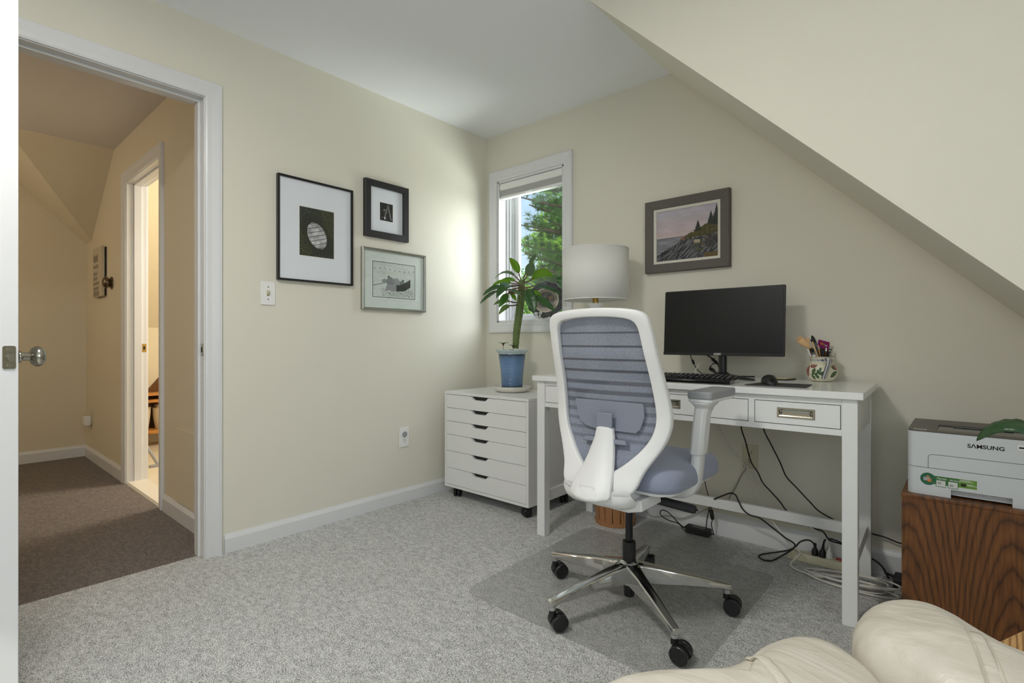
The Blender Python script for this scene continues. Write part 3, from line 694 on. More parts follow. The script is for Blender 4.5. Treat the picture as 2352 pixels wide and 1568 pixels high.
boat = [(0.02, 0.34), (0.16, 0.40), (0.30, 0.42)]
def F3(u, v):                              # etching: people rowing a dark boat on pale water under a row of birds
    g = 214+8*fbm(u*3, v*9)
    c = (g*0.985, g, g*0.97)
    if u < 0.012 or u > 0.988 or v < 0.014 or v > 0.986: return (70, 72, 70)
    for k in range(9):
        bx = 0.06+k*0.112; by = 0.80+0.02*math.sin(k*0.9)
        if abs(u-bx) < 0.011 and abs(v-by) < 0.011: return (40, 42, 42)
    n = fbm(u*22, v*60)
    bow = max(0, u-0.60)
    hull = 0.30 < u < 0.885 and 0.225+0.02*math.sin(u*9)+1.9*max(0, u-0.70)**1.7+0.012*n < v < 0.385+1.1*bow**1.35-max(0, 0.36-u)*1.2
    if hull:
        if u > 0.545: return (44+20*n, 52+20*n, 50+20*n)
        return (150+14*n, 146+14*n, 150+14*n)
    for (cx, cy, rx, ry, col, hd) in ((0.40, 0.46, 0.085, 0.14, (128, 128, 130), (0.365, 0.60, (40, 42, 42))), (0.53, 0.45, 0.10, 0.12, (150, 147, 152), (0.575, 0.565, (170, 170, 172))), (0.67, 0.43, 0.085, 0.08, (112, 122, 122), (0.70, 0.525, (42, 44, 44))), (0.28, 0.47, 0.07, 0.06, (140, 144, 142), None)):
        if ((u-cx)/rx)**2+((v-cy)/ry)**2 < 1+0.25*n: return tuple(q+24*n for q in col)
        if hd and ((u-hd[0])/0.024)**2+((v-hd[1])/0.03)**2 < 1: return hd[2]
    if abs(v-(0.32+0.36*u)) < 0.012+0.004*n and u < 0.30: return (120, 124, 122)
    if 0.06 < v < 0.27 and 0.2 < u < 0.95 and n > 0.28-0.5*max(0, 0.2-abs(v-0.2)): return (104, 108, 106)
    if n > 0.5: return (180, 184, 178)
    return c
t3 = picture('framed_etching', 'silver framed etching of people in a rowing boat', TL, -1.029, 1.164, -0.569, 1.521,
        [(0, 0.004), (0, 0.02), (0.003, 0.023), (0.007, 0.0235), (0.013, 0.019), (0.013, 0.0005), (0, 0.0005)], M_steel, (-0.957, 1.238, -0.648, 1.449), F3, 210, 146, mat('pale_green_mat', (222, 225, 219), rough=0.7), 0.009)
obj('glass', MB().prism([(-1.018, 1.175), (-0.580, 1.175), (-0.580, 1.510), (-1.018, 1.510)], 'z', 0.0125, 0.0135, T=lambda x, y, z: TL(x, y, z)), M_glass, t3, smooth=False)

TBk = lambda a, b, h: (a, -h, b)
def F4(u, v):                              # coastal painting: rocks sloping to a grey sea, wooded bank, overcast mauve sky
    n = fbm(u*7, v*7); n2 = fbm(u*26+3, v*26); st = fbm((u*0.8+v*1.5)*4, (v*0.9-u*1.1)*26)
    bank = 0.42+0.0*u if u < 0.40 else 0.42+(u-0.40)*0.52+0.015*n2
    rock = 0.12+0.62*u if u < 0.40 else 0.385+0.10*(u-0.4)
    if v < rock+0.03*n2 and v < 0.48:
        slab = st
        g = 84+46*slab+22*n2
        col = (g*0.98, g, g*1.03)
        if slab < -0.12: col = (36, 36, 38)
        if u > 0.72 and v > 0.2:
            cell = fbm(u*11, v*9+5); g = 66+60*cell; col = (g, g*0.97, g*0.92)
            if abs(fbm(u*10+9, v*7)) < 0.06: col = (26, 26, 26)
        if u > 0.78 and v < 0.10: col = (92, 74, 36)
        if 0.50 < u < 0.62 and 0.40+0.0*u-(u-0.5)*0.05 < v < 0.455: col = (150+40*n2, 148+40*n2, 144+40*n2)
        if 0.62 < u < 0.72 and 0.30 < v < 0.36: col = (170, 160, 130)
        if 0.60 < u < 0.78 and 0.14 < v < 0.30 and n2 > 0.1: col = (82, 80, 42)
        return col
    tri = lambda cx, base, top, w: base < v < top and abs(u-cx) < w*(top-v)/(top-base)*(0.75+0.45*abs(math.sin(v*90))+0.2*n2)
    if tri(0.97, 0.60, 0.985, 0.075) or tri(0.885, 0.62, 0.87, 0.06) or tri(0.93, 0.62, 0.80, 0.05) or tri(0.685, 0.52, 0.73, 0.055):
        return (26+10*n2, 36+10*n2, 24+8*n2)
    if u > 0.40 and v < bank+0.03*n2 and v >= 0.36:
        g = 62+26*n2
        if u < 0.48: return (128+30*n2, 82+20*n2, 40)
        return (g*1.15, g*1.08, g*0.42)
    if v < 0.46:
        if v > 0.43+0.02*(u/0.4) : return (112, 112, 122)
        g = 128+30*fbm(u*3, v*34); return (g*0.97, g*0.98, g*1.02)
    sky = mixc((196, 176, 176), (178, 172, 182), (v-0.46)*2.2); w = 12*fbm(u*4, v*6)+5*n2
    return tuple(s_+w for s_ in sky)
pf = [(0, 0.004), (0, 0.021), (0.004, 0.024), (0.052, 0.030), (0.056, 0.026), (0.058, 0.018), (0.062, 0.016), (0.062, 0.0005), (0, 0.0005)]
wf4 = mat('grey_washed_wood_frame', (98, 93, 88), rough=0.75, var=0.22, vscale=120, bump=0.3, bscale=260)
pt = thing('framed_painting', 'grey wooden framed coastal painting of rocks and fir trees above the monitor', 'painting', (1.478, 0, 1.36))
x0_, z0_, x1_, z1_ = 1.252, 1.357, 1.707, 1.745
fr4 = MB().frame(x0_+0.047, z0_+0.045, x1_-0.047, z1_-0.045, [(0, 0.002), (0, 0.022), (0.003, 0.026), (0.043, 0.033), (0.047, 0.03), (0.047, 0.001), (0, 0.001)], TBk)
obj('frame', fr4, wf4, pt, smooth=False)
obj('liner', MB().frame(x0_+0.061, z0_+0.059, x1_-0.061, z1_-0.059, [(0, 0.006), (0, 0.016), (0.014, 0.02), (0.016, 0.006)], TBk), mat('linen_liner', (216, 212, 200), rough=0.7), pt, smooth=False)
vgrid('canvas', 200, 168, lambda u, v: TBk(x0_+0.059+(x1_-x0_-0.118)*u, z0_+0.057+(z1_-z0_-0.114)*v, 0.011), F4, M_paintc, pt)

# ------------------------------------------------------------------ drawer cabinet on casters
CX0, CX1, CYF, CYB, CZ0, CZ1 = 0.105, 0.792, -0.487, -0.03, 0.068, 0.665
cab = thing('drawer_cabinet', 'white six drawer cabinet on black casters in the corner', 'cabinet', ((CX0+CX1)/2, (CYF+CYB)/2, 0.0))
b_ = MB(); t_ = 0.016
b_.box(CX0, CX1, CYF, CYB, CZ1-t_, CZ1)
obj('top_panel', b_, M_white, cab, bevel=0.0012)
b_ = MB(); b_.box(CX0, CX0+t_, CYF, CYB, CZ0, CZ1-t_-0.0003); b_.box(CX1-t_, CX1, CYF, CYB, CZ0, CZ1-t_-0.0003)
b_.box(CX0+t_, CX1-t_, CYF, CYB, CZ0, CZ0+t_); b_.box(CX0+t_, CX1-t_, CYB-0.01, CYB, CZ0+t_, CZ1-t_)
obj('carcass', b_, M_white, cab, smooth=False)
fx0, fx1 = CX0+t_+0.0015, CX1-t_-0.0015
zs = [0.6485, 0.559, 0.470, 0.3805, 0.2715, 0.159, 0.0855]
zs = [CZ1-t_-0.001]
for k in (110, 110, 110, 135, 140, 135): zs.append(zs[-1]-(CZ1-t_-CZ0-t_-0.002)*k/740.0)
cxm = (fx0+fx1)/2-0.035
for i in range(6):
    zt, zb_ = zs[i]-0.0012, zs[i+1]+0.0012
    pts = [(fx0, zb_), (fx1, zb_), (fx1, zt), (cxm+0.078, zt), (cxm+0.07, zt-0.002), (cxm+0.052, zt-0.017), (cxm+0.044, zt-0.02), (cxm-0.044, zt-0.02), (cxm-0.052, zt-0.017), (cxm-0.07, zt-0.002), (cxm-0.078, zt), (fx0, zt)]
    d_ = obj('drawer', MB().prism(pts, 'y', CYF+0.0006, CYF+0.0176), M_white, cab, smooth=False)
    obj('dark_drawer_box', MB().box(fx0+0.008, fx1-0.008, CYF+0.045, CYB-0.03, zb_+0.012, zt-0.022), M_blackmatte, d_, smooth=False)  # black to put shade inside the drawer
    lab(obj('notch_shade', MB().box(cxm-0.08, cxm+0.08, CYF+0.0177, CYF+0.026, zt-0.024, zt+0.0), M_blackmatte, d_, smooth=False), 'black block standing for shade behind the notch')  # solid black block, the notch's shade put into its colour
M_caster = mat('caster_black', (24, 24, 25), rough=0.35)
def small_caster(x, y, rz, parent):
    f = MB(); T = lambda a, b, c: (x+a*math.cos(rz)-b*math.sin(rz), y+a*math.sin(rz)+b*math.cos(rz), c)
    f.cyl(T(0, 0, 0.05), T(0, 0, 0.068), 0.011, n=14); f.box(-0.02, 0.02, -0.024, 0.02, 0.045, 0.058, T=T)
    c_ = obj('caster', f, M_caster, parent, bevel=0.003)
    for s in (-1, 1):
        w = MB().cyl(T(s*0.004, -0.008, 0.0265), T(s*0.022, -0.008, 0.0265), 0.0265, n=28)
        obj('wheel', w, M_caster, c_, bevel=0.004)
small_caster(CX0+0.06, CYF+0.06, 0.5, cab); small_caster(CX1-0.045, CYF+0.05, -0.4, cab); small_caster(CX1-0.05, CYB-0.06, 0.9, cab); small_caster(CX0+0.06, CYB-0.06, 0.2, cab)

# ------------------------------------------------------------------ potted plant on the cabinet
PX, PY = 0.445, -0.228
zc = CZ1
sc = thing('plant_saucer', 'white shallow saucer under the blue plant pot', 'saucer', (PX, PY, zc))
obj('dish', MB().lathe([(0.0, 0.0), (0.085, 0.0), (0.105, 0.008), (0.119, 0.026), (0.121, 0.034), (0.117, 0.035), (0.106, 0.022), (0.095, 0.014), (0.0, 0.012)], (PX, PY, zc+0.0005), 48, caps=False), mat('matt_white_ceramic', (232, 228, 218), rough=0.45, var=0.02), sc, angle=60)
def pot_mat():
    m, nt, p = newmat('blue_glaze')
    tc = nt.nodes.new('ShaderNodeTexCoord'); sx = nt.nodes.new('ShaderNodeSeparateXYZ'); nt.links.new(tc.outputs['Object'], sx.inputs[0])
    r = nt.nodes.new('ShaderNodeValToRGB'); r.color_ramp.interpolation = 'LINEAR'
    mr = nt.nodes.new('ShaderNodeMapRange'); mr.inputs['From Min'].default_value = 0.012; mr.inputs['From Max'].default_value = 0.275
    nz = nt.nodes.new('ShaderNodeTexNoise'); nz.inputs['Scale'].default_value = 22; nz.inputs['Detail'].default_value = 4; nt.links.new(tc.outputs['Object'], nz.inputs['Vector'])
    ad = nt.nodes.new('ShaderNodeMath'); ad.operation = 'MULTIPLY_ADD'; ad.inputs[1].default_value = 0.014; nt.links.new(nz.outputs['Fac'], ad.inputs[0]); nt.links.new(sx.outputs['Z'], ad.inputs[2])
    nt.links.new(ad.outputs[0], mr.inputs['Value']); nt.links.new(mr.outputs[0], r.inputs['Fac'])
    e = r.color_ramp.elements; e[0].position = 0.0; e[0].color = lin((64, 82, 104))+(1,); e[1].position = 1.0; e[1].color = lin((206, 216, 218))+(1,)
    for p_, c_ in ((0.08, (66, 84, 108)), (0.1, (96, 124, 160)), (0.5, (112, 146, 186)), (0.76, (100, 130, 168)), (0.80, (54, 64, 82)), (0.825, (64, 78, 96)), (0.84, (186, 204, 206)), (0.94, (198, 212, 214))):
        q = e.new(p_); q.color = lin(c_)+(1,)
    w = nt.nodes.new('ShaderNodeTexWave'); w.wave_type = 'BANDS'; w.bands_direction = 'Z'; w.inputs['Scale'].default_value = 42; w.inputs['Distortion'].default_value = 1.2
    nt.links.new(tc.outputs['Object'], w.inputs['Vector'])
    mx = nt.nodes.new('ShaderNodeMix'); mx.data_type = 'RGBA'; mx.blend_type = 'MULTIPLY'; mx.inputs['Factor'].default_value = 0.35
    wr2 = nt.nodes.new('ShaderNodeValToRGB'); wr2.color_ramp.elements[0].color = (0.45, 0.5, 0.55, 1)
    nt.links.new(w.outputs['Fac'], wr2.inputs['Fac']); nt.links.new(r.outputs['Color'], mx.inputs['A']); nt.links.new(wr2.outputs['Color'], mx.inputs['B'])
    nt.links.new(mx.outputs['Result'], p.inputs['Base Color']); p.inputs['Roughness'].default_value = 0.2
    b = nt.nodes.new('ShaderNodeBump'); b.inputs['Strength'].default_value = 0.35; b.inputs['Distance'].default_value = 0.003; nt.links.new(w.outputs['Fac'], b.inputs['Height']); nt.links.new(b.outputs['Normal'], p.inputs['Normal'])
    return m
pl_ = thing('potted_plant', 'spiny stemmed plant with long green leaves in a blue glazed pot', 'plant', (PX, PY, zc+0.0128))
pz = zc+0.0128
potp = [(0.0, 0.0), (0.086, 0.0), (0.091, 0.004), (0.091, 0.0075), (0.07, 0.011), (0.064, 0.012)]
n_ = 26
for k in range(n_+1):
    t = k/n_; potp.append((0.066+0.012*t*t+0.004*t+0.0009*math.sin(k*2.1), 0.014+t*0.186))
potp += [(0.084, 0.202), (0.083, 0.212), (0.085, 0.225), (0.092, 0.236), (0.101, 0.243), (0.102, 0.248), (0.098, 0.25), (0.088, 0.246), (0.079, 0.235), (0.079, 0.222), (0.0, 0.222)]
obj('pot', MB().lathe(potp, (PX, PY, pz), 56, caps=False), pot_mat(), pl_, angle=70)
obj('soil', MB().lathe([(0.0, 0.232), (0.045, 0.231), (0.079, 0.226), (0.079, 0.2235), (0, 0.2235)], (PX, PY, pz), 28, caps=False), mat('dark_soil', (58, 44, 34), rough=0.95, bump=0.8, bscale=90), pl_)
obj('root_rock', MB().sphere((PX+0.004, PY-0.012, pz+0.236), 0.03, 0.024, 0.016), mat('grey_root', (92, 84, 74), rough=0.8, bump=0.6, bscale=80), pl_)
M_stem = mat('green_spiny_stem', (92, 112, 58), rough=0.55, var=0.35, vscale=70, bump=0.5, bscale=120)
SF = (PX-2.5955)*-0.6599+(PY+2.6771)*0.7513
def DP(px, py, df=0.0): return None
stem_pts = smooth_path([(0.4738, -0.2284, 0.936), (0.4799, -0.223, 1.0448), (0.4922, -0.2122, 1.1673), (0.5004, -0.205, 1.2625), (0.5045, -0.2014, 1.3631)], 8)
stp = MB().tube(stem_pts, [0.019+0.008*math.sin(i/len(stem_pts)*2.6)-0.004*i/len(stem_pts) for i in range(len(stem_pts))], 14)
st_ = obj('stem', stp, M_stem, pl_)
spn = MB(); rs = random.Random(5)
for i in range(2, len(stem_pts)-2):
    for k in range(5):
        a = 2*PI*k/5+i*0.4; p = Vector(stem_pts[i])+Vector((rs.uniform(-.002, .002), 0, rs.uniform(-.006, .006)))
        d = Vector((math.cos(a), math.sin(a), 0.15)); r0 = 0.022
        spn.tube([p+d*r0, p+d*(r0+0.007)], [0.0016, 0.0004], 5)
obj('spines', spn, mat('pale_spines', (198, 190, 128), rough=0.6), st_, smooth=False)
M_leafd = mat('dark_green_leaf', (44, 84, 34), rough=0.3, var=0.2, vscale=14)
M_leafm = mat('mid_green_leaf', (74, 122, 44), rough=0.34, var=0.2, vscale=14)
def leaf_bright():
    m = foliage_mat('bright_green_leaf', (104, 150, 44), (140, 184, 62), rough=0.35); return m
M_leafb = leaf_bright()
M_leafp = foliage_mat('pale_green_leaf', (120, 150, 84), (158, 184, 112), rough=0.4)
M_leafg = mat('grey_green_leaf', (84, 108, 70), rough=0.35, var=0.15, vscale=14)  # greyish leaves, duller than the other greens
M_petiole = mat('reddish_petiole', (96, 66, 48), rough=0.5)
def leaf(parent, stalk, base, mid, tip, width, m, nrm=(0.45, -0.75, 0.5), fold=0.25, wavy=0.06, n=16, sname='leaf'):
    base, mid, tip, stalk = map(Vector, (base, mid, tip, stalk))
    pts = []
    for k in range(n+1):
        t = k/n; pts.append(base*(1-t)**2+mid*2*t*(1-t)+tip*t*t)
    vs = []; fs = []
    N = Vector(nrm).normalized(); ph = base.x*57
    for k, p in enumerate(pts):
        t = k/n; d = (pts[min(k+1, n)]-pts[max(k-1, 0)]).normalized()
        s = d.cross(N); s = s.normalized() if s.length > 1e-4 else Vector((1, 0, 0)); up = s.cross(d)
        w = width/2*(math.sin(PI*min(1, t**0.85))**0.75)*(1-0.15*t)+0.0006
        for q in (-1, -0.5, 0, 0.5, 1):
            vs.append(p+s*w*q+up*(abs(q)*w*fold+wavy*w*math.sin(k*1.9+ph+q)*abs(q)))
    for k in range(n):
        for j in range(4): fs.append((k*5+j, k*5+j+1, (k+1)*5+j+1, (k+1)*5+j))
    lf = obj(sname, MB().add(vs, fs), m, parent, angle=180, solid=0.0012)
    obj('petiole', MB().tube(smooth_path([stalk, (stalk+base)/2+Vector((0, 0, -0.004)), base, pts[2]], 5), [0.0042]*10+[0.003]*6, 7), M_petiole, lf)
    return lf
LV = [
 # stalk, base, mid, tip, width px, material, normal
 ((0.5, -0.205, 1.363),(0.484, -0.206, 1.405),(0.452, -0.207, 1.471),(0.419, -0.224, 1.508),17,'b',(0.2,-0.7,0.9)),
 ((0.509, -0.198, 1.363),(0.542, -0.195, 1.385),(0.577, -0.191, 1.442),(0.587, -0.208, 1.471),21,'g',(0.55,-0.8,0.2)),
 ((0.496, -0.182, 1.374),(0.503, -0.123, 1.473),(0.501, -0.098, 1.509),(0.514, -0.06, 1.54),10,'g',(0.55,-0.8,0.2)),
 ((0.515, -0.205, 1.348),(0.575, -0.193, 1.361),(0.646, -0.171, 1.427),(0.724, -0.169, 1.367),21,'b',(0.3,-0.9,0.35)),
 ((0.49, -0.201, 1.362),(0.446, -0.2, 1.393),(0.371, -0.212, 1.453),(0.293, -0.227, 1.386),10,'g',(0.2,-0.6,0.75)),
 ((0.496, -0.209, 1.349),(0.461, -0.213, 1.357),(0.397, -0.216, 1.389),(0.335, -0.23, 1.363),10,'b',(0.2,-0.8,0.6)),
 ((0.503, -0.216, 1.343),(0.458, -0.243, 1.341),(0.398, -0.282, 1.373),(0.348, -0.313, 1.324),11,'b',(0.2,-0.85,0.5)),
 ((0.522, -0.239, 1.326),(0.501, -0.364, 1.312),(0.474, -0.441, 1.306),(0.454, -0.499, 1.249),13,'d',(0.3,-0.75,0.6)),
 ((0.537, -0.253, 1.327),(0.555, -0.37, 1.313),(0.582, -0.453, 1.317),(0.561, -0.497, 1.23),21,'d',(0.45,-0.85,0.3)),
 ((0.524, -0.237, 1.313),(0.463, -0.384, 1.285),(0.448, -0.437, 1.261),(0.428, -0.495, 1.204),12,'d',(0.2,-0.7,0.65)),
 ((0.526, -0.235, 1.302),(0.53, -0.365, 1.266),(0.538, -0.412, 1.226),(0.525, -0.436, 1.18),15,'m',(0.6,-0.7,0.2)),
 ((0.479, -0.184, 1.298),(0.396, -0.19, 1.283),(0.406, -0.168, 1.273),(0.419, -0.157, 1.242),9,'b',(0.3,-0.8,0.5)),
 ((0.494, -0.21, 1.224),(0.461, -0.267, 1.228),(0.422, -0.301, 1.239),(0.399, -0.347, 1.205),12,'p',(0.2,-0.8,0.5)),
 ((0.492, -0.212, 1.214),(0.485, -0.298, 1.199),(0.474, -0.334, 1.192),(0.464, -0.37, 1.143),12,'p',(0.4,-0.8,0.35)),
 ((0.532, -0.23, 1.326),(0.618, -0.288, 1.295),(0.665, -0.3, 1.221),(0.681, -0.299, 1.149),24,'d',(0.62,-0.75,0.1)),
 ((0.521, -0.213, 1.315),(0.583, -0.186, 1.321),(0.682, -0.152, 1.314),(0.763, -0.134, 1.255),11,'d',(0.1,-0.6,0.8)),
 ((0.536, -0.227, 1.299),(0.653, -0.257, 1.253),(0.735, -0.265, 1.215),(0.807, -0.255, 1.149),14,'d',(0.35,-0.8,0.45)),
 ((0.496, -0.182, 1.297),(0.518, -0.11, 1.293),(0.53, -0.086, 1.294),(0.547, -0.058, 1.272),10,'b',(0.3,-0.8,0.4)),
 ((0.489, -0.188, 1.286),(0.47, -0.152, 1.282),(0.482, -0.141, 1.268),(0.472, -0.15, 1.24),12,'b',(0.5,-0.8,0.2)),
 ((0.537, -0.253, 1.297),(0.534, -0.362, 1.276),(0.588, -0.368, 1.293),(0.623, -0.35, 1.244),9,'g',(0.3,-0.7,0.6)),
 ((0.494, -0.184, 1.346),(0.48, -0.143, 1.345),(0.486, -0.111, 1.353),(0.501, -0.085, 1.337),9,'g',(0.3,-0.7,0.5)),
]
LM = {'b': M_leafb, 'g': M_leafg, 'd': M_leafd, 'p': M_leafp, 'm': M_leafm}
for (s_, b_, m_, t_, w_, k_, n_) in LV:
    leaf(pl_, s_, b_, m_, t_, w_*3.2/1191*1.15, LM[k_], n_)
# seedlings at the rim of the pot
for (a_, h_) in (((-0.045, -0.03), 0.055), ((0.03, -0.02), 0.04)):
    bx_, by_ = PX+a_[0], PY+a_[1]
    s1 = obj('seedling', MB().tube([(bx_, by_, pz+0.232), (bx_-0.004, by_, pz+0.232+h_)], 0.0016, 6), M_stem, pl_)
    for k in range(4):
        an = k*1.7+0.4
        leaf(s1, (bx_-0.003, by_, pz+0.225+h_), (bx_-0.003, by_, pz+0.228+h_), (bx_+0.014*math.cos(an), by_+0.014*math.sin(an), pz+0.244+h_), (bx_+0.032*math.cos(an), by_+0.032*math.sin(an), pz+0.236+h_), 0.014, M_leafm, (0, -0.3, 1), n=6, sname='seedling_leaf')

# decorative plate on the window sill
pc = Vector((0.505, 0.036, WZ0+0.0135))
pn = Vector((0.42, -0.86, 0.22)).normalized(); pu = Vector((0, 0, 1)).cross(pn).normalized(); pw = pn.cross(pu)
R0 = 0.128
plate = thing('display_plate', 'dark ornate pewter plate standing on the window sill behind the plant', 'plate', pc)
cen = pc+pw*R0+Vector((0, 0, 0.002))
NT, NR = 96, 26
def plate_pt(u, v):
    th = 2*PI*u; r = v*R0*(1+0.035*(v**6)*math.cos(12*th)); h = 0.003+0.012*(max(0, v-0.62)/0.38)**1.2
    return cen+pu*r*math.cos(th)+pw*r*math.sin(th)+pn*h
def plate_col(u, v):
    th = 2*PI*u; x, y = v*math.cos(th), v*math.sin(th)
    n = fbm(x*11, y*11)
    if v > 0.66: g = 66+70*fbm(x*22+4, y*22)+(60 if v > 0.97 else 0); return (g, g, g*1.02)
    if v > 0.6: return (206, 198, 184)
    if v > 0.45: return (150+18*n, 138+16*n, 122+14*n)
    g = 92+60*fbm(x*16, y*16)
    if abs(x-0.25) < 0.12 and abs(y-0.1) < 0.1: return (150, 122, 98)
    return (g, g*0.97, g*0.93)
pf_ = vgrid('face', NT, NR, plate_pt, plate_col, vcolmat('pewter_relief', rough=0.3, coat=0.3, spec=0.6), plate)
pf_.modifiers.new('thick', 'SOLIDIFY').thickness = 0.003
st2 = MB()
for s in (-0.04, 0.04):
    a = cen+pu*s-pw*R0*0.9; st2.tube([a+pn*0.03+pw*0.03, a+pn*0.024-pw*0.0, a+pn*0.012-pw*0.012, a-pn*0.02-pw*0.008, a-pn*0.035-pw*0.006, a-pn*0.02+pw*0.1], 0.0022, 6)
obj('stand', st2, M_blackmatte, plate)
bf = MB(); c0 = cen-pw*R0*0.83+pn*0.02-pu*0.045
for (du, dv, r1, r2) in ((-0.014, 0.008, 0.015, 0.011), (0.014, 0.012, 0.014, 0.012), (-0.01, -0.008, 0.01, 0.009), (0.01, -0.006, 0.01, 0.009)):
    q = c0+pu*du+pw*dv; bf.add([q+pu*r1*math.cos(2*PI*k/10)+pw*r2*math.sin(2*PI*k/10)+pn*abs(du)*0.3 for k in range(10)], [tuple(range(10))])
tag(obj('white_butterfly', bf, mat('white_petal', (226, 226, 224), rough=0.6), solid=0.001), 'small white butterfly shaped clip at the foot of the pewter plate', 'ornament')

# ------------------------------------------------------------------ desk
DA = math.radians(2.0); DO = Vector((0.935, -0.632, 0)); dc, ds = math.cos(DA), math.sin(DA)
def TDk(x, y, z): return (DO.x+x*dc-y*ds, DO.y+x*ds+y*dc, z)
DL, DD, DT = 1.398, 0.555, 0.808
desk = thing('writing_desk', 'white three drawer writing desk under the sloped ceiling', 'desk', TDk(DL/2, DD/2, 0))
obj('desk_top', MB().box(0, DL, 0, DD, DT-0.025, DT, T=TDk), M_desk, desk, bevel=0.0015)
LG = 0.046; i_ = 0.018
lx = (i_, DL-i_-LG); ly = (i_, DD-i_-LG)
for x in lx:
    for y in ly: obj('leg', MB().box(x, x+LG, y, y+LG, 0, DT-0.0255, T=TDk), M_desk, desk, bevel=0.0015)
zt, zb2 = DT-0.0258, 0.653
ap = MB(); fy0 = ly[0]+0.003; xL, xR = lx[0]+LG+0.0004, lx[1]-0.0004
dr = [(0.069, 0.346), (0.372, 1.026), (1.052, 1.329)]; dz0, dz1 = 0.677, 0.758
GP = 0.0024
ap.box(xL, xR, fy0, fy0+0.02, dz1+GP, zt, T=TDk); ap.box(xL, xR, fy0, fy0+0.02, zb2, dz0-GP, T=TDk)
ed = [xL]+[v for p in dr for v in p]+[xR]
for k in range(0, 8, 2):
    if ed[k+1]-ed[k] > 0.004: ap.box(ed[k]+(GP if k else 0), ed[k+1]-(GP if k < 6 else 0), fy0, fy0+0.02, dz0-GP, dz1+GP, T=TDk)
obj('front_apron', ap, M_desk, desk, smooth=False)
for x in (lx[0]+0.002, lx[1]+LG-0.022): obj('side_apron', MB().box(x, x+0.02, ly[0]+LG+0.0004, ly[1]-0.0004, zb2, zt, T=TDk), M_desk, desk)
obj('back_apron', MB().box(xL, xR, ly[1]+0.02, ly[1]+0.04, zb2, zt, T=TDk), M_desk, desk)
for x in (lx[0]+0.012, lx[1]+0.012): obj('side_stretcher', MB().box(x, x+0.022, ly[0]+LG+0.0004, ly[1]-0.0004, 0.172, 0.218, T=TDk), M_desk, desk, bevel=0.001)
obj('rear_stretcher', MB().box(xL, xR, ly[1]+0.004, ly[1]+0.026, 0.166, 0.212, T=TDk), M_desk, desk, bevel=0.001)
for (a, b) in dr:
    d_ = obj('drawer', MB().box(a, b, fy0-0.001, fy0+0.017, dz0, dz1, T=TDk), M_desk, desk, bevel=0.0008)
    obj('dark_drawer_box', MB().box(a-0.004, b+0.004, fy0+0.0205, DD-0.09, dz0-0.004, dz1+0.004, T=TDk), M_blackmatte, d_, smooth=False)  # black rather than white, so the drawer gaps carry painted shade
    hm = (a+b)/2; hz = (dz0+dz1)/2+0.001
    H = lambda p, q, h: TDk(p, fy0-0.001-h, q)
    hp = MB().frame(hm-0.052, hz-0.0085, hm+0.052, hz+0.0085, [(0, 0.0002), (0, 0.001), (0.004, 0.003), (0.0075, 0.003), (0.0085, 0.002), (0.0095, 0.002), (0.0105, 0.0002)], H)
    hp.add([H(hm-0.052, hz-0.0085, 0.0006), H(hm+0.052, hz-0.0085, 0.0006), H(hm+0.052, hz+0.0085, 0.0006), H(hm-0.052, hz+0.0085, 0.0006)], [(0, 1, 2, 3)])
    h_ = lab(obj('handle', hp, M_nickel, d_, smooth=False), 'recessed nickel pull with a bail')
    obj('bail', MB().tube(smooth_path([H(hm-0.049, hz-0.005, 0.003), H(hm-0.047, hz+0.004, 0.008), H(hm-0.04, hz+0.0075, 0.009), H(hm+0.04, hz+0.0075, 0.009), H(hm+0.047, hz+0.004, 0.008), H(hm+0.049, hz-0.005, 0.003)], 5), 0.0027, 8), M_steel, h_)
ZT = DT+0.0006
def onz(x, y): return (x, y, ZT)

# desk lamp behind the chair
LX, LY = 1.07, -0.25
lamp = thing('table_lamp', 'table lamp with a white drum shade standing on the desk', 'lamp', (LX, LY, ZT))
obj('base', MB().lathe([(0, 0), (0.075, 0), (0.078, 0.006), (0.07, 0.014), (0.045, 0.022), (0.03, 0.045), (0.05, 0.085), (0.075, 0.14), (0.082, 0.19), (0.07, 0.245), (0.043, 0.29), (0.028, 0.32), (0.026, 0.345), (0.034, 0.362), (0.047, 0.372), (0.048, 0.3785), (0, 0.3785)], (LX, LY, ZT), 48, caps=False), mat('white_glazed_ceramic', (236, 236, 234), rough=0.12, coat=0.5), lamp, angle=60)
obj('socket', MB().lathe([(0, 0.379), (0.016, 0.379), (0.016, 0.41), (0.019, 0.414), (0.019, 0.47), (0.0, 0.47)], (LX, LY, ZT), 24, caps=False), M_brass, lamp)
obj('harp', MB().tube(smooth_path([(LX-0.016, LY, ZT+0.42), (LX-0.06, LY, ZT+0.5), (LX-0.045, LY, ZT+0.62), (LX, LY, ZT+0.655), (LX+0.045, LY, ZT+0.62), (LX+0.06, LY, ZT+0.5), (LX+0.016, LY, ZT+0.42)], 5), 0.002, 6), M_brass, lamp)
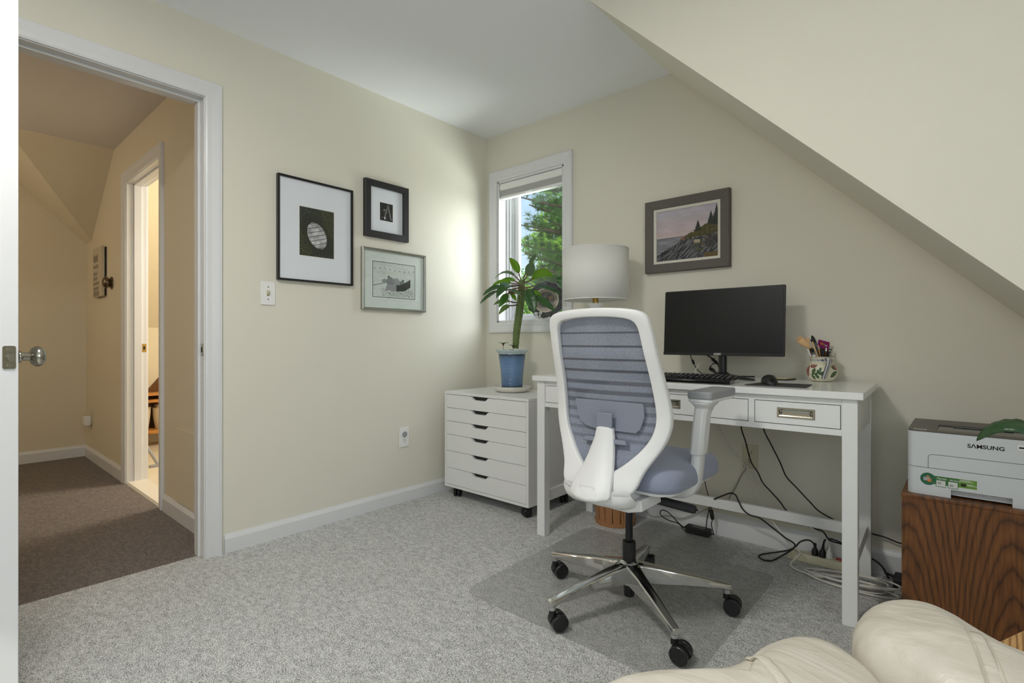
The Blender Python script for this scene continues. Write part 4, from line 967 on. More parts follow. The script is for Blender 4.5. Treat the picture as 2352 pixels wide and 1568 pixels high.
def shade_mat():
    m, nt, p = newmat('linen_shade'); c = lin((246, 245, 242)); p.inputs['Base Color'].default_value = c+(1,); p.inputs['Roughness'].default_value = 0.85
    tc = nt.nodes.new('ShaderNodeTexCoord'); n = nt.nodes.new('ShaderNodeTexNoise'); n.inputs['Scale'].default_value = 420; nt.links.new(tc.outputs['Object'], n.inputs['Vector'])
    b = nt.nodes.new('ShaderNodeBump'); b.inputs['Strength'].default_value = 0.15; b.inputs['Distance'].default_value = 0.001; nt.links.new(n.outputs['Fac'], b.inputs['Height']); nt.links.new(b.outputs['Normal'], p.inputs['Normal'])
    t = nt.nodes.new('ShaderNodeBsdfTranslucent'); t.inputs['Color'].default_value = c+(1,); mx = nt.nodes.new('ShaderNodeMixShader'); mx.inputs['Fac'].default_value = 0.25
    nt.links.new(p.outputs[0], mx.inputs[1]); nt.links.new(t.outputs[0], mx.inputs[2]); nt.links.new(mx.outputs[0], nt.nodes['Material Output'].inputs['Surface'])
    return m
sh_ = obj('shade', MB().lathe([(0.1785, 1.205-ZT), (0.1775, 1.480-ZT)], (LX, LY, ZT), 72, caps=False), shade_mat(), lamp, solid=0.0012)
for z in (1.206, 1.479): obj('shade_rim', MB().tube([(LX+0.178*math.cos(2*PI*k/60), LY+0.178*math.sin(2*PI*k/60), z) for k in range(61)], 0.0026, 8, caps=False), M_white, lamp)
spd = MB()
for k in range(3): spd.tube([(LX, LY, 1.462), (LX+0.177*math.cos(2.1*k+0.4), LY+0.177*math.sin(2.1*k+0.4), 1.474)], 0.0016, 6)
obj('spider', spd, M_brass, lamp)
obj('bulb', MB().sphere((LX, LY, ZT+0.52), 0.03, 0.03, 0.045), mat('frosted_bulb', (240, 240, 236), rough=0.4), lamp)

# monitor
mon = thing('computer_monitor', 'wide black computer monitor switched off on the desk', 'monitor', (1.715, -0.2, ZT))
MX0, MX1, MZ0, MZ1, MY = 1.442, 1.998, 0.914, 1.232, -0.205
def TM(x, y, z):   # leaned back a little
    t = math.radians(3.5); zz = z-MZ0; return (x, MY+y*math.cos(t)+zz*math.sin(t)+0.0, MZ0+zz*math.cos(t)-y*math.sin(t)*0.0)
obj('housing', MB().prism(rrect(MX0, MX1, MZ0, MZ1, 0.006), 'y', 0.002, 0.016, T=TM), M_black, mon, bevel=0.002)
obj('back_shell', MB().prism(rrect(MX0+0.04, MX1-0.04, MZ0+0.02, MZ1-0.05, 0.03), 'y', 0.0162, 0.045, T=TM), M_blackmatte, mon, bevel=0.01, seg=3)
obj('screen', MB().box(MX0+0.004, MX1-0.006, -0.0005, 0.0018, MZ0+0.016, MZ1-0.004, T=TM), M_screen, mon, smooth=False)
obj('chin', MB().box(MX0+0.001, MX1-0.001, -0.0025, 0.0018, MZ0+0.0005, MZ0+0.0155, T=TM), M_black, mon, bevel=0.001)
tv, tf = text_geo('\u039bOC', 0.013, 0.0003, 0.0006, 1.25)
obj('logo', MB().add([TM(1.694+v[0]*0.95, -0.0031-v[2], MZ0+0.0035+v[1]) for v in tv], tf), mat('logo_white', (206, 206, 204), rough=0.5), mon, smooth=False)
NX, NY = 1.722, -0.165
obj('neck', MB().tube([(NX, NY, ZT+0.012), (NX, NY, MZ0+0.1)], [0.0185, 0.0185], 24, flat=1.0), M_black, mon)
sb = MB()
for s in (-1, 1):
    a = Vector((NX, NY+0.02, 0)); e = Vector((NX+s*0.165, NY-0.095, 0)); d = (e-a).normalized(); w = Vector((-d.y, d.x, 0))
    def wedge(p, hw, z0, z1): return [p-w*hw+Vector((0, 0, z0)), p+w*hw+Vector((0, 0, z0)), p+w*hw*0.75+Vector((0, 0, z1)), p-w*hw*0.75+Vector((0, 0, z1))]
    sb.add(wedge(a, 0.03, ZT, ZT+0.02)+wedge(e, 0.012, ZT, ZT+0.007), [(0, 3, 2, 1), (4, 5, 6, 7), (0, 1, 5, 4), (1, 2, 6, 5), (2, 3, 7, 6), (3, 0, 4, 7)])
sb.lathe([(0, 0), (0.036, 0), (0.034, 0.018), (0.024, 0.026), (0, 0.026)], (NX, NY, ZT), 28, caps=False)
obj('stand_base', sb, M_black, mon, bevel=0.002)

# keyboard
kv = thing('keyboard', 'black full size keyboard in front of the monitor', 'keyboard', (1.65, -0.5, ZT))
KA = math.radians(8.0); KO = Vector((1.884, -0.548, 0))   # front right corner
def TKb(x, y, z):   # x leftwards from the front right corner, y to the back
    q = z+0.07*y; return (KO.x-x*math.cos(KA)-y*math.sin(KA), KO.y-x*math.sin(KA)+y*math.cos(KA), ZT+0.001+q)
obj('case', MB().prism([(0.0, 0.0), (0.0, 0.012), (0.006, 0.0155), (0.146, 0.0155), (0.152, 0.013), (0.152, 0.0)], 'x', 0.0, 0.44, T=lambda x, y, z: TKb(x, y, z)), M_blackgloss, kv, bevel=0.002)
ky = MB(); leg_ = MB(); rk = random.Random(2)
cols = 22; pitch = 0.0192
for r in range(6):
    y0 = 0.012+r*0.0205+(0.006 if r == 5 else 0)
    x = 0.006
    while x < 0.43:
        w = pitch*(1 if not (r == 0 and 0.17 < x < 0.30) else 1)
        if r == 0 and 0.205 < x < 0.23: w = pitch*6
        if (0.080 < x < 0.086) or (0.144 < x < 0.15): x += 0.005
        ww = min(w, 0.434-x)
        if ww < 0.008: break
        ky.prism([(x+0.0006, y0), (x+ww-0.0006, y0), (x+ww-0.0006, y0+0.0175), (x+0.0006, y0+0.0175)], 'z', 0.0155, 0.0175, T=TKb)
        ky.prism([(x+0.0028, y0+0.002), (x+ww-0.0028, y0+0.002), (x+ww-0.0028, y0+0.0145), (x+0.0028, y0+0.0145)], 'z', 0.0174, 0.0225, T=TKb)
        if w < 0.03:
            q = rk.choice((0, 1)); leg_.box(x+0.006, x+0.0085+0.003*q, y0+0.008, y0+0.0115, 0.02255, 0.0228, T=TKb)
            if rk.random() < 0.4: leg_.box(x+0.011, x+0.0125, y0+0.0065, y0+0.009, 0.02255, 0.0228, T=TKb)
        x += w
obj('keys', ky, M_black, kv, smooth=False); obj('key_legends', leg_, mat('legend_white', (196, 196, 194), rough=0.6), kv, smooth=False)
for x in (0.03, 0.40): obj('foot', MB().box(x, x+0.03, 0.118, 0.15, -0.0115, -0.0005, T=TKb), M_black, kv)

# mouse pad, mouse, card
def quad_slab(pts, z0, z1): return MB().prism(pts, 'z', z0, z1)
tag(obj('mouse_pad', quad_slab([(1.928, -0.512), (1.948, -0.358), (1.956, -0.352), (2.124, -0.336), (2.132, -0.342), (2.142, -0.492), (2.134, -0.502), (1.936, -0.519)], ZT, ZT+0.0025), mat('charcoal_pad', (58, 57, 58), rough=0.85, bump=0.2, bscale=500), bevel=0.0006), 'charcoal mouse pad on the right of the desk', 'mouse pad')
mo = thing('computer_mouse', 'black wireless mouse on the charcoal pad', 'mouse', (2.0, -0.43, ZT+0.0026))
def mouse_body(zs=1.0, off=0.0):
    mb = MB(); n, m = 28, 18; A = math.radians(118); vs = []
    for j in range(m+1):
        t = j/m; xx = -0.052+0.104*t
        w = 0.031*(math.sin(PI*min(1, max(0, (t*0.96+0.02))))**0.42)*(1-0.1*t); h = 0.037*(math.sin(PI*(t*0.94+0.03))**0.6)*(0.82+0.36*(1-t)*t*2)*zs
        for k in range(n+1):
            a = PI*k/n; yy = -w*math.cos(a); z = h*(math.sin(a)**0.7)
            X = xx*math.cos(A)-yy*math.sin(A); Y = xx*math.sin(A)+yy*math.cos(A)
            vs.append((1.998+X, -0.432+Y, ZT+0.003+z+off))
    fs = [(j*(n+1)+k, j*(n+1)+k+1, (j+1)*(n+1)+k+1, (j+1)*(n+1)+k) for j in range(m) for k in range(n)]
    fs += [tuple(range(n+1))[::-1], tuple(m*(n+1)+k for k in range(n+1))]
    fs += [(j*(n+1), (j+1)*(n+1), (j+1)*(n+1)+n, j*(n+1)+n) for j in range(m)]
    return mb.add(vs, fs)
obj('shell', mouse_body(), M_black, mo, angle=60)
obj('scroll_wheel', MB().cyl((2.018, -0.470, ZT+0.031), (2.024, -0.467, ZT+0.031), 0.009, n=18), M_blackmatte, mo)
cd = thing('coaster', 'small black edged coaster with a pale yellow top behind the mouse', 'coaster', (1.975, -0.11, ZT))
cpts = [(1.905, -0.14), (1.93, -0.055), (2.012, -0.062), (1.99, -0.15)]
obj('base', quad_slab(cpts, ZT, ZT+0.005), M_blackmatte, cd)
obj('top', quad_slab([(a*0.94+1.959*0.06, b*0.94-0.102*0.06) for a, b in cpts], ZT+0.0052, ZT+0.0062), mat('pale_yellow_card', (214, 204, 158), rough=0.6), cd)

# ------------------------------------------------------------------ painted jug and what stands in it
JX, JY = 2.118, -0.083
jug = thing('painted_jug', 'cream ceramic jug painted with a red flower and green leaves holding pens', 'jug', (JX, JY, ZT))
jp = [(0.034, 0.0), (0.044, 0.005), (0.054, 0.020), (0.0595, 0.038), (0.0585, 0.052), (0.053, 0.065), (0.0475, 0.075), (0.0455, 0.084), (0.0462, 0.096), (0.0485, 0.1075)]
JS = smooth_path([(r, 0, z) for r, z in jp], 6)
def jug_r(v):
    k = v*(len(JS)-1); i = min(int(k), len(JS)-2); f = k-i; return JS[i].x*(1-f)+JS[i+1].x*f, JS[i].z*(1-f)+JS[i+1].z*f
A0 = math.atan2(-0.98, 0.18)               # angle facing the chair side of the room
def jug_pt(u, v):
    r, z = jug_r(v); th = A0+PI+2*PI*u; return (JX+r*math.cos(th), JY+r*math.sin(th), ZT+z)
def leafshape(x, y, cx, cy, L, W, ang):
    c, s = math.cos(ang), math.sin(ang); a = ((x-cx)*c+(y-cy)*s)/L; b = (-(x-cx)*s+(y-cy)*c)/W
    return 0 < a < 1 and abs(b) < math.sin(PI*a)**0.7
def jug_col(u, v):
    r, z = jug_r(v); x = (u-0.5)*2*PI*0.056; y = z      # metres on the unrolled wall, x to the right seen from the room
    n = fbm(x*60, y*60)
    if z > (0.074 if -0.03 < x < 0.02 else 0.082):
        q = math.sin(x*620+3*math.sin(y*420))*math.sin(y*640+2*math.sin(x*300)); return (96, 98, 116) if q > 0.25 or n > 0.35 else (206, 205, 204)
    d = math.hypot((x+0.037)/0.0175, (y-0.072)/0.0145)
    if d < 1: return (74, 58, 58) if d > 0.92 else mixc((166, 106, 98), (132, 82, 76), 0.5+0.5*math.sin(d*9+n*3))
    d = math.hypot((x+0.064)/0.013, (y-0.045)/0.024)
    if d < 1: return mixc((178, 108, 98), (140, 80, 74), 0.5+n)
    d = math.hypot((x-0.062)/0.012, (y-0.066)/0.016)
    if d < 1: return mixc((170, 104, 96), (140, 80, 74), 0.5+n)
    for (cx, cy, L, W, an) in ((-0.048, 0.030, 0.055, 0.0032, 0.18), (-0.034, 0.034, 0.026, 0.0075, 1.25), (-0.018, 0.036, 0.03, 0.0075, 1.0), (-0.012, 0.034, 0.032, 0.009, 0.1), (-0.04, 0.031, 0.026, 0.0065, -1.1), (-0.025, 0.033, 0.024, 0.0065, -0.95),
                               (0.034, 0.020, 0.036, 0.011, 0.75), (0.055, 0.052, 0.022, 0.008, 2.2), (0.058, 0.03, 0.026, 0.003, 1.2)):
        if leafshape(x, y, cx, cy, L, W, an): return mixc((74, 104, 62), (58, 86, 52), 0.5+n)
    return (226-4*n, 221-4*n, 196-6*n)
jb = vgrid('body', 200, 90, jug_pt, jug_col, vcolmat('painted_glaze', rough=0.2, coat=0.3), jug)
ji = MB().lathe([(0.0, 0.004), (0.034, 0.004), (0.055, 0.045), (0.045, 0.09), (0.0485, 0.1065), (0.0505, 0.1075)], (JX, JY, ZT), 40, caps=False); ji.lathe([(0, 0.0002), (0.036, 0.0002)], (JX, JY, ZT), 40, caps=False)
obj('inner_wall', ji, mat('cream_glaze', (214, 208, 186), rough=0.3), jug, angle=60)
th = A0+0.42
hd = [(0.046, 0.1), (0.062, 0.097), (0.072, 0.082), (0.071, 0.062), (0.066, 0.04), (0.056, 0.014)]
hpts = smooth_path([(JX+r*math.cos(th+0.25*(1-z/0.1)*0-0.35*(0.1-z)/0.1), JY+r*math.sin(th-0.35*(0.1-z)/0.1), ZT+z) for r, z in hd], 6)
hnd = MB().tube(hpts, [0.0085]*len(hpts), 12, flat=0.5, up=(math.cos(th), math.sin(th), 0))
h_ = obj('handle', hnd, mat('handle_white_glaze', (204, 203, 200), rough=0.25), jug)
hd2 = MB()
for s in (-1, 1):
    side = Vector((-math.sin(th), math.cos(th), 0))*s*0.0078
    hd2.tube([Vector(p)+side for p in hpts], 0.0021, 6)
hd2.tube([Vector(p)+Vector((math.cos(th), math.sin(th), 0))*0.0042 for p in hpts], 0.0017, 6)
for i in range(3, len(hpts)-2, 1):
    for s in (-0.5, 0.5):
        q = Vector(hpts[i])+Vector((-math.sin(th), math.cos(th), 0))*0.0085*s+Vector((math.cos(th), math.sin(th), 0))*0.0042; hd2.sphere(q, 0.0008, n=6, m=4)
obj('handle_stripes', hd2, mat('blue_grey_glaze', (74, 78, 96), rough=0.3), h_)

def stick(name, label, cat, foot, head, r, m, extras=(), n=8, group=None):
    """a pen-like thing from foot (inside the jug) to head; extras: (part, t0, t1, radius, material)"""
    f, h = Vector(foot), Vector(head); t = thing(name, label, cat, f, group)
    obj('barrel', MB().cyl(f, h, r, n=n), m, t, smooth=n > 8)
    for (pn_, a, b, rr, mm) in extras:
        obj(pn_, MB().tube([f.lerp(h, a), f.lerp(h, b)], rr if isinstance(rr, (list, tuple)) else [rr, rr], 12), mm, t)
    return t
jf = lambda a, b: (JX+a, JY+b, ZT+0.014)
M_orange = mat('orange_barrel', (214, 134, 62), rough=0.4); M_yel = mat('yellow_pencil', (206, 144, 36), rough=0.4); M_grybar = mat('grey_barrel', (104, 106, 112), rough=0.4)
stick('fineliner_pen', 'orange striped fineliner with a black cap in the painted jug', 'pen', jf(0.014, 0.0), (2.0842, -0.105, 0.9812), 0.0042, M_orange,
      (('cap', 1.0, 1.06, [0.0046, 0.0042], M_black), ('stripe', 0.05, 0.99, 0.00425, mat('cream_stripe', (226, 196, 150), rough=0.4))), n=6)
stick('marker_pen', 'thick grey marker with a long black cap standing highest in the jug', 'pen', jf(0.026, 0.012), (2.0862, -0.0633, 0.9773), 0.0075, M_grybar,
      (('cap', 0.98, 1.13, [0.0082, 0.007], M_black), ('cap_tip', 1.13, 1.19, [0.0065, 0.0035], M_black)), n=16)
stick('pencil', 'yellow pencil with a pink eraser in the painted jug', 'pencil', jf(0.022, -0.010), (2.1082, -0.0906, 0.9489), 0.0042, M_yel,
      (('ferrule', 0.99, 1.06, 0.0044, M_steel), ('eraser', 1.06, 1.13, 0.0042, mat('pink_eraser', (196, 128, 130), rough=0.7))), n=6)
stick('white_pen', 'flat white pen beside the wooden hand in the jug', 'pen', jf(-0.006, 0.0), (2.0714, -0.1163, 0.9507), 0.0058, M_plastic, (('edge', 0.1, 1.0, 0.0045, M_blackmatte),), n=10)
stick('correction_pen', 'dark pen with a square white label in the jug', 'pen', jf(0.004, -0.006), (2.0862, -0.1232, 0.9471), 0.0072, M_grybar, (('label_band', 0.62, 0.82, 0.0075, M_white), ('cap', 0.9, 1.03, 0.0078, M_black)), n=14)
stick('black_pen', 'slim black pen leaning left of the magenta card in the jug', 'pen', jf(0.012, -0.012), (2.1186, -0.1014, 0.9491), 0.0045, M_black, (('clip', 0.8, 1.0, 0.0052, M_black),), n=12)
stick('black_pen', 'slim black pen standing nearest the painted jug handle', 'pen', jf(0.006, -0.016), (2.1277, -0.1067, 0.9455), 0.0045, M_black, (('clip', 0.8, 1.0, 0.0052, M_blackmatte),), n=12)
stick('paint_brush', 'thin brush with a white tip and copper ferrule in the jug', 'brush', jf(0.002, -0.004), (2.1342, -0.0877, 0.9397), 0.003, mat('copper_ferrule', (150, 96, 60), rough=0.3, metal=0.8), (('tip', 1.0, 1.12, [0.0038, 0.002], M_white),), n=10)
stick('black_marker', 'short thick black marker at the right of the jug', 'pen', jf(0.004, 0.01), (2.1393, -0.07, 0.9357), 0.0065, M_black, (('band', 0.7, 0.82, 0.0068, M_grybar),), n=14)
tw = thing('metal_pen', 'silver pen with black rings leaning at the right rim of the jug', 'pen', jf(0.0, 0.004))
f_, h_2 = Vector(jf(0.0, 0.004)), Vector((2.1453, -0.0381, 0.9563))
obj('barrel', MB().cyl(f_, h_2, 0.0035, n=12), M_steel, tw)
for a in (0.72, 0.82, 0.9): obj('ring', MB().cyl(f_.lerp(h_2, a), f_.lerp(h_2, a+0.035), 0.0045, n=12), M_black, tw)
# magenta card pack
cp = thing('card_pack', 'magenta hang card pack standing in the painted jug', 'packet', jf(0.02, 0.02))
cA, cB, cC = Vector((2.1014, -0.0633, 0.9908)), Vector((2.139, -0.0303, 0.9773)), Vector((2.0927, -0.0709, 0.9215))
cux = (cB-cA); cuy = (cC-cA)*1.6; cn = cux.cross(cuy).normalized()*0.0006
def card(u0, u1, v0, v1, lift): return [cA+cux*u+cuy*v-cn*lift for u, v in rrect(u0, u1, v0, v1, 0.06)]
def slab(pts, cn_): k = len(pts); return MB().add(list(pts)+[p+cn_ for p in pts], [tuple(range(k)), tuple(range(k, 2*k))[::-1]]+[(i, (i+1) % k, k+(i+1) % k, k+i) for i in range(k)])
if cn.y > 0: cn = -cn
obj('card', slab(card(0, 1, 0, 1.0, 0), cn), mat('dark_card', (44, 42, 46), rough=0.5), cp, smooth=False)
obj('header', slab([p+cn*1.2 for p in card(0, 1, 0, 0.3, 0)], cn), mat('magenta_card', (140, 22, 96), rough=0.45), cp, smooth=False)
obj('hang_hole', slab([p+cn*2.6 for p in card(0.56, 0.84, 0.13, 0.2, 0)], cn*0.4), mat('hole_pale', (190, 176, 178), rough=0.6), cp, smooth=False)
obj('header_print', slab([p+cn*2.6 for p in card(0.2, 0.5, 0.10, 0.17, 0)], cn*0.4), mat('gold_print', (206, 160, 60), rough=0.5), cp, smooth=False)
obj('blister', slab([p+cn*1.2 for p in card(0.42, 0.6, 0.36, 0.52, 0)], cn*3), mat('clear_blister', (180, 178, 180), rough=0.3), cp, smooth=False)

# small wooden artist's hand on a rod
wh = thing('wooden_hand', 'small jointed wooden hand standing in the painted jug', 'figure', jf(-0.012, 0.006))
wr_, kn = Vector((2.0751, -0.1263, 0.9594)), Vector((2.0501, -0.1482, 0.9859))
ua = (kn-wr_).normalized(); nn = (Vector((2.595, -2.677, 0.985))-kn).normalized(); va = nn.cross(ua).normalized()
if va.z < 0: va = -va
Lh = (kn-wr_).length
hb = MB()
# palm: lofted oval sections from the wrist to the knuckles
secs = [(-0.35, 0.0075, 0.006, 0.0), (0.0, 0.0085, 0.007, 0.0), (0.25, 0.0125, 0.008, 0.001), (0.6, 0.0160, 0.008, 0.001), (0.95, 0.0155, 0.0065, 0.0), (1.08, 0.013, 0.0045, 0.0)]
ring = [[wr_+ua*Lh*a+va*(w*math.cos(2*PI*k/16)+o)+nn*h*math.sin(2*PI*k/16) for k in range(16)] for a, w, h, o in secs]
vs = [v for R in ring for v in R]
hb.add(vs, [(i*16+k, i*16+(k+1) % 16, (i+1)*16+(k+1) % 16, (i+1)*16+k) for i in range(len(secs)-1) for k in range(16)]+[tuple(range(16))[::-1], tuple((len(secs)-1)*16+k for k in range(16))])
for (o, L, spread) in ((0.0115, 0.021, 0.10), (0.004, 0.0235, 0.02), (-0.0035, 0.0215, -0.06), (-0.0105, 0.0175, -0.16)):
    b0 = wr_+ua*Lh*0.97+va*o; d1 = (ua+va*spread).normalized()
    pts = [b0, b0+d1*L*0.42, b0+d1*L*0.75+nn*0.001, b0+d1*L+nn*0.003]
    hb.tube(smooth_path(pts, 4), [0.0036]*4+[0.0034]*4+[0.0031]*4+[0.0019], 10)
tb0 = wr_+ua*Lh*0.30+va*0.0105
hb.tube(smooth_path([tb0, tb0+va*0.009+ua*0.006+nn*0.002, tb0+va*0.0125+ua*0.014+nn*0.003, tb0+va*0.013+ua*0.021+nn*0.003], 4), [0.0052]*4+[0.0044]*4+[0.0038]*4+[0.0022], 10)
hb_ = obj('hand', hb, M_palewood, wh, angle=70)
obj('rod', MB().cyl(Vector(jf(-0.012, 0.006)), wr_-ua*0.004, 0.004, n=12), mat('rod_wood', (160, 104, 60), rough=0.5), wh)
# ------------------------------------------------------------------ chair mat
def mat_film():
    m = bpy.data.materials.new('clear_polycarbonate_film'); m.use_nodes = True; nt = m.node_tree; nt.nodes.clear(); N = nt.nodes; L = nt.links
    o = N.new('ShaderNodeOutputMaterial'); t = N.new('ShaderNodeBsdfTransparent'); t.inputs['Color'].default_value = (0.95, 0.95, 0.945, 1)
    d = N.new('ShaderNodeBsdfDiffuse'); d.inputs['Color'].default_value = (0.42, 0.42, 0.41, 1)
    g = N.new('ShaderNodeBsdfGlossy'); g.inputs['Roughness'].default_value = 0.16
    tc = N.new('ShaderNodeTexCoord'); n = N.new('ShaderNodeTexNoise'); n.inputs['Scale'].default_value = 240; n.inputs['Detail'].default_value = 2; L.new(tc.outputs['Object'], n.inputs['Vector'])
    b = N.new('ShaderNodeBump'); b.inputs['Strength'].default_value = 0.5; b.inputs['Distance'].default_value = 0.002; L.new(n.outputs['Fac'], b.inputs['Height']); L.new(b.outputs['Normal'], g.inputs['Normal'])
    m1 = N.new('ShaderNodeMixShader'); m1.inputs['Fac'].default_value = 0.22; L.new(t.outputs[0], m1.inputs[1]); L.new(d.outputs[0], m1.inputs[2])
    f = N.new('ShaderNodeLayerWeight'); f.inputs['Blend'].default_value = 0.36
    m2 = N.new('ShaderNodeMixShader'); L.new(f.outputs['Fresnel'], m2.inputs['Fac']); L.new(m1.outputs[0], m2.inputs[1]); L.new(g.outputs[0], m2.inputs[2]); ge = N.new('ShaderNodeNewGeometry'); t2 = N.new('ShaderNodeBsdfTransparent'); m3 = N.new('ShaderNodeMixShader'); L.new(ge.outputs['Backfacing'], m3.inputs['Fac']); L.new(m2.outputs[0], m3.inputs[1]); L.new(t2.outputs[0], m3.inputs[2])
    L.new(m3.outputs[0], o.inputs['Surface'])
    return m
def arc(cx, cy, r, a0, a1, n=6): return [(cx+r*math.cos(math.radians(a0+(a1-a0)*k/n)), cy+r*math.sin(math.radians(a0+(a1-a0)*k/n))) for k in range(n+1)]
r = 0.06
mp = arc(1.105+r, -1.273+r, r, 180, 270)+arc(2.0-r, -1.268+r, r, 270, 360)+arc(2.0-r, -0.318-r, r, 0, 90)+arc(1.79+0.03, -0.318+0.03, 0.03, 270, 180, 4)+arc(1.79-0.045, -0.045-0.045, 0.045, 0, 90)+arc(1.285+0.045, -0.045-0.045, 0.045, 90, 180)+arc(1.285-0.03, -0.345+0.03, 0.03, 0, -90, 4)+arc(1.09+r, -0.345-r, r, 90, 180)
tag(obj('chair_mat', MB().prism(mp, 'z', 0.0012, 0.0042), mat_film(), smooth=False, bevel=0.0008), 'clear frosted plastic chair mat on the carpet under the office chair', 'chair mat')
FZ = 0.0044

# ------------------------------------------------------------------ office chair
BCX, BCY = 1.655, -0.95
XC = 1.672
ch = thing('office_chair', 'white framed office chair with a blue grey mesh back', 'chair', (BCX, BCY, FZ))
def ip(tab, z):
    if z >= tab[0][0]: return tab[0][1]
    for (a, va_), (b, vb_) in zip(tab, tab[1:]):
        if b <= z <= a: t = (a-z)/(a-b); t = t*t*(3-2*t)*0.5+t*0.5; return va_+(vb_-va_)*t
    return tab[-1][1]
YB = [(1.09, -1.243), (0.95, -1.205), (0.84, -1.165), (0.745, -1.143), (0.65, -1.15), (0.57, -1.185), (0.50, -1.222), (0.45, -1.235)]
def yb(x, z): return ip(YB, z)+0.55*x*x
half = [((0.0, 1.0625), (0.0, 1.0925)), ((0.06, 1.061), (0.07, 1.091)), ((0.11, 1.056), (0.13, 1.086)), ((0.140, 1.048), (0.172, 1.077)), ((0.153, 1.030), (0.190, 1.058)), ((0.1565, 1.0), (0.195, 1.02)),
        ((0.162, 0.94), (0.201, 0.945)), ((0.169, 0.85), (0.2105, 0.85)), ((0.1755, 0.76), (0.222, 0.762)), ((0.175, 0.715), (0.224, 0.715)), ((0.163, 0.675), (0.211, 0.665)), ((0.140, 0.638), (0.188, 0.622)), ((0.108, 0.602), (0.163, 0.582)),
        ((0.078, 0.575), (0.147, 0.548)), ((0.052, 0.556), (0.141, 0.505)), ((0.024, 0.548), (0.09, 0.468)), ((0.0, 0.546), (0.0, 0.458))]
hp = list(half)
loop = [((x1, z1), (x2, z2)) for (x1, z1), (x2, z2) in hp]+[((-x1, z1), (-x2, z2)) for (x1, z1), (x2, z2) in hp[-2:0:-1]]
fr = MB(); vs = []; n = len(loop); TH = 0.03
for (xi, zi), (xo, zo) in loop:
    def P(t, d): x = xi+(xo-xi)*t; z = zi+(zo-zi)*t; return (XC+x, yb(x, z)+d, z)
    vs += [P(0.0, TH*0.9), P(0.0, TH*0.12), P(0.05, 0.0), P(0.12, -0.001), P(0.5, -0.003), P(0.88, 0.0), P(0.96, 0.004), P(1.0, TH*0.35), P(0.99, TH*0.97), P(0.5, TH)]
fr.add(vs, [(i*10+k, ((i+1) % n)*10+k, ((i+1) % n)*10+(k+1) % 10, i*10+(k+1) % 10) for i in range(n) for k in range(10)])
obj('back_frame', fr, M_chairwhite, ch, sub=2)
# upholstery edge seen past the frame on the sitter's side
WH = [(1.0645, 0.0), (1.061, 0.075), (1.048, 0.141), (1.030, 0.154), (0.94, 0.163), (0.85, 0.17), (0.76, 0.1765), (0.715, 0.176), (0.675, 0.164), (0.638, 0.141), (0.602, 0.11), (0.575, 0.08), (0.556, 0.05), (0.548, 0.02)]
def mesh_mat():
    m, nt, p = newmat('blue_grey_mesh_fabric')
    a = nt.nodes.new('ShaderNodeVertexColor'); a.layer_name = 'Col'
    tc = nt.nodes.new('ShaderNodeTexCoord')
    n = nt.nodes.new('ShaderNodeTexNoise'); n.inputs['Scale'].default_value = 420; n.inputs['Detail'].default_value = 2; nt.links.new(tc.outputs['Object'], n.inputs['Vector'])
    r = nt.nodes.new('ShaderNodeValToRGB'); r.color_ramp.elements[0].position = 0.32; r.color_ramp.elements[0].color = (0.55, 0.55, 0.56, 1); r.color_ramp.elements[1].position = 0.68; r.color_ramp.elements[1].color = (1.0, 1.0, 1.0, 1)
    nt.links.new(n.outputs['Fac'], r.inputs['Fac'])
    mx = nt.nodes.new('ShaderNodeMix'); mx.data_type = 'RGBA'; mx.blend_type = 'MULTIPLY'; mx.inputs['Factor'].default_value = 1
    nt.links.new(a.outputs['Color'], mx.inputs['A']); nt.links.new(r.outputs['Color'], mx.inputs['B']); nt.links.new(mx.outputs['Result'], p.inputs['Base Color'])
    p.inputs['Roughness'].default_value = 0.8; p.inputs['Sheen Weight'].default_value = 0.2; p.inputs['Alpha'].default_value = 0.93
    return m
stripes = [(1.011, 0.0026, 1), (0.965, 0.003, 1), (0.921, 0.0034, 1), (0.883, 0.0036, 1), (0.842, 0.006, .8), (0.808, 0.0065, .75), (0.776, 0.007, .6), (0.742, 0.006, .45), (0.71, 0.005, .4), (0.68, 0.005, .35), (0.65, 0.005, .3)]
ZM0, ZM1 = 0.549, 1.064
def mesh_pt(u, v):
    z = ZM0+(ZM1-ZM0)*v; w = ip(WH, z)+0.006; x = (2*u-1)*w
    return (XC+x, yb(x, z)+0.021, z)
def mesh_col(u, v):
    z = ZM0+(ZM1-ZM0)*v; c = (146, 153, 170)
    for s, w, k in stripes:
        d = abs(z-s)
        if d < w*1.3: c = mixc(c, (74, 78, 92), k*(1 if d < w else 1-(d-w)/(0.3*w)))
    return c
vgrid('mesh_back', 16, 220, mesh_pt, mesh_col, mesh_mat(), ch)
# lumbar support behind the mesh
lp_ = [(-0.128, 0.779), (0.128, 0.779), (0.134, 0.772), (0.134, 0.735), (0.122, 0.694), (0.106, 0.68), (-0.045, 0.681), (-0.085, 0.688), (-0.112, 0.703), (-0.122, 0.725), (-0.134, 0.772)]
M_lumbar = mat('blue_grey_nylon', (128, 133, 148), rough=0.5)
lum = obj('lumbar_support', MB().prism(lp_, 'y', 0.0, 0.006, T=lambda x, y, z: (XC+x, yb(x, z)+0.008+y, z)), M_lumbar, ch, bevel=0.002)
obj('lumbar_hinge', MB().box(XC-0.03, XC+0.03, -1.155, -1.145, 0.69, 0.741), M_lumbar, lum, bevel=0.003)
for s in (-1, 1): obj('lumbar_clip', MB().prism([(s*0.035, 0.64), (s*0.085, 0.641), (s*0.078, 0.655), (s*0.035, 0.655)], 'y', -0.006, 0.012, T=lambda x, y, z: (XC+x, yb(x, z)+y, z)), M_lumbar, lum, bevel=0.002)
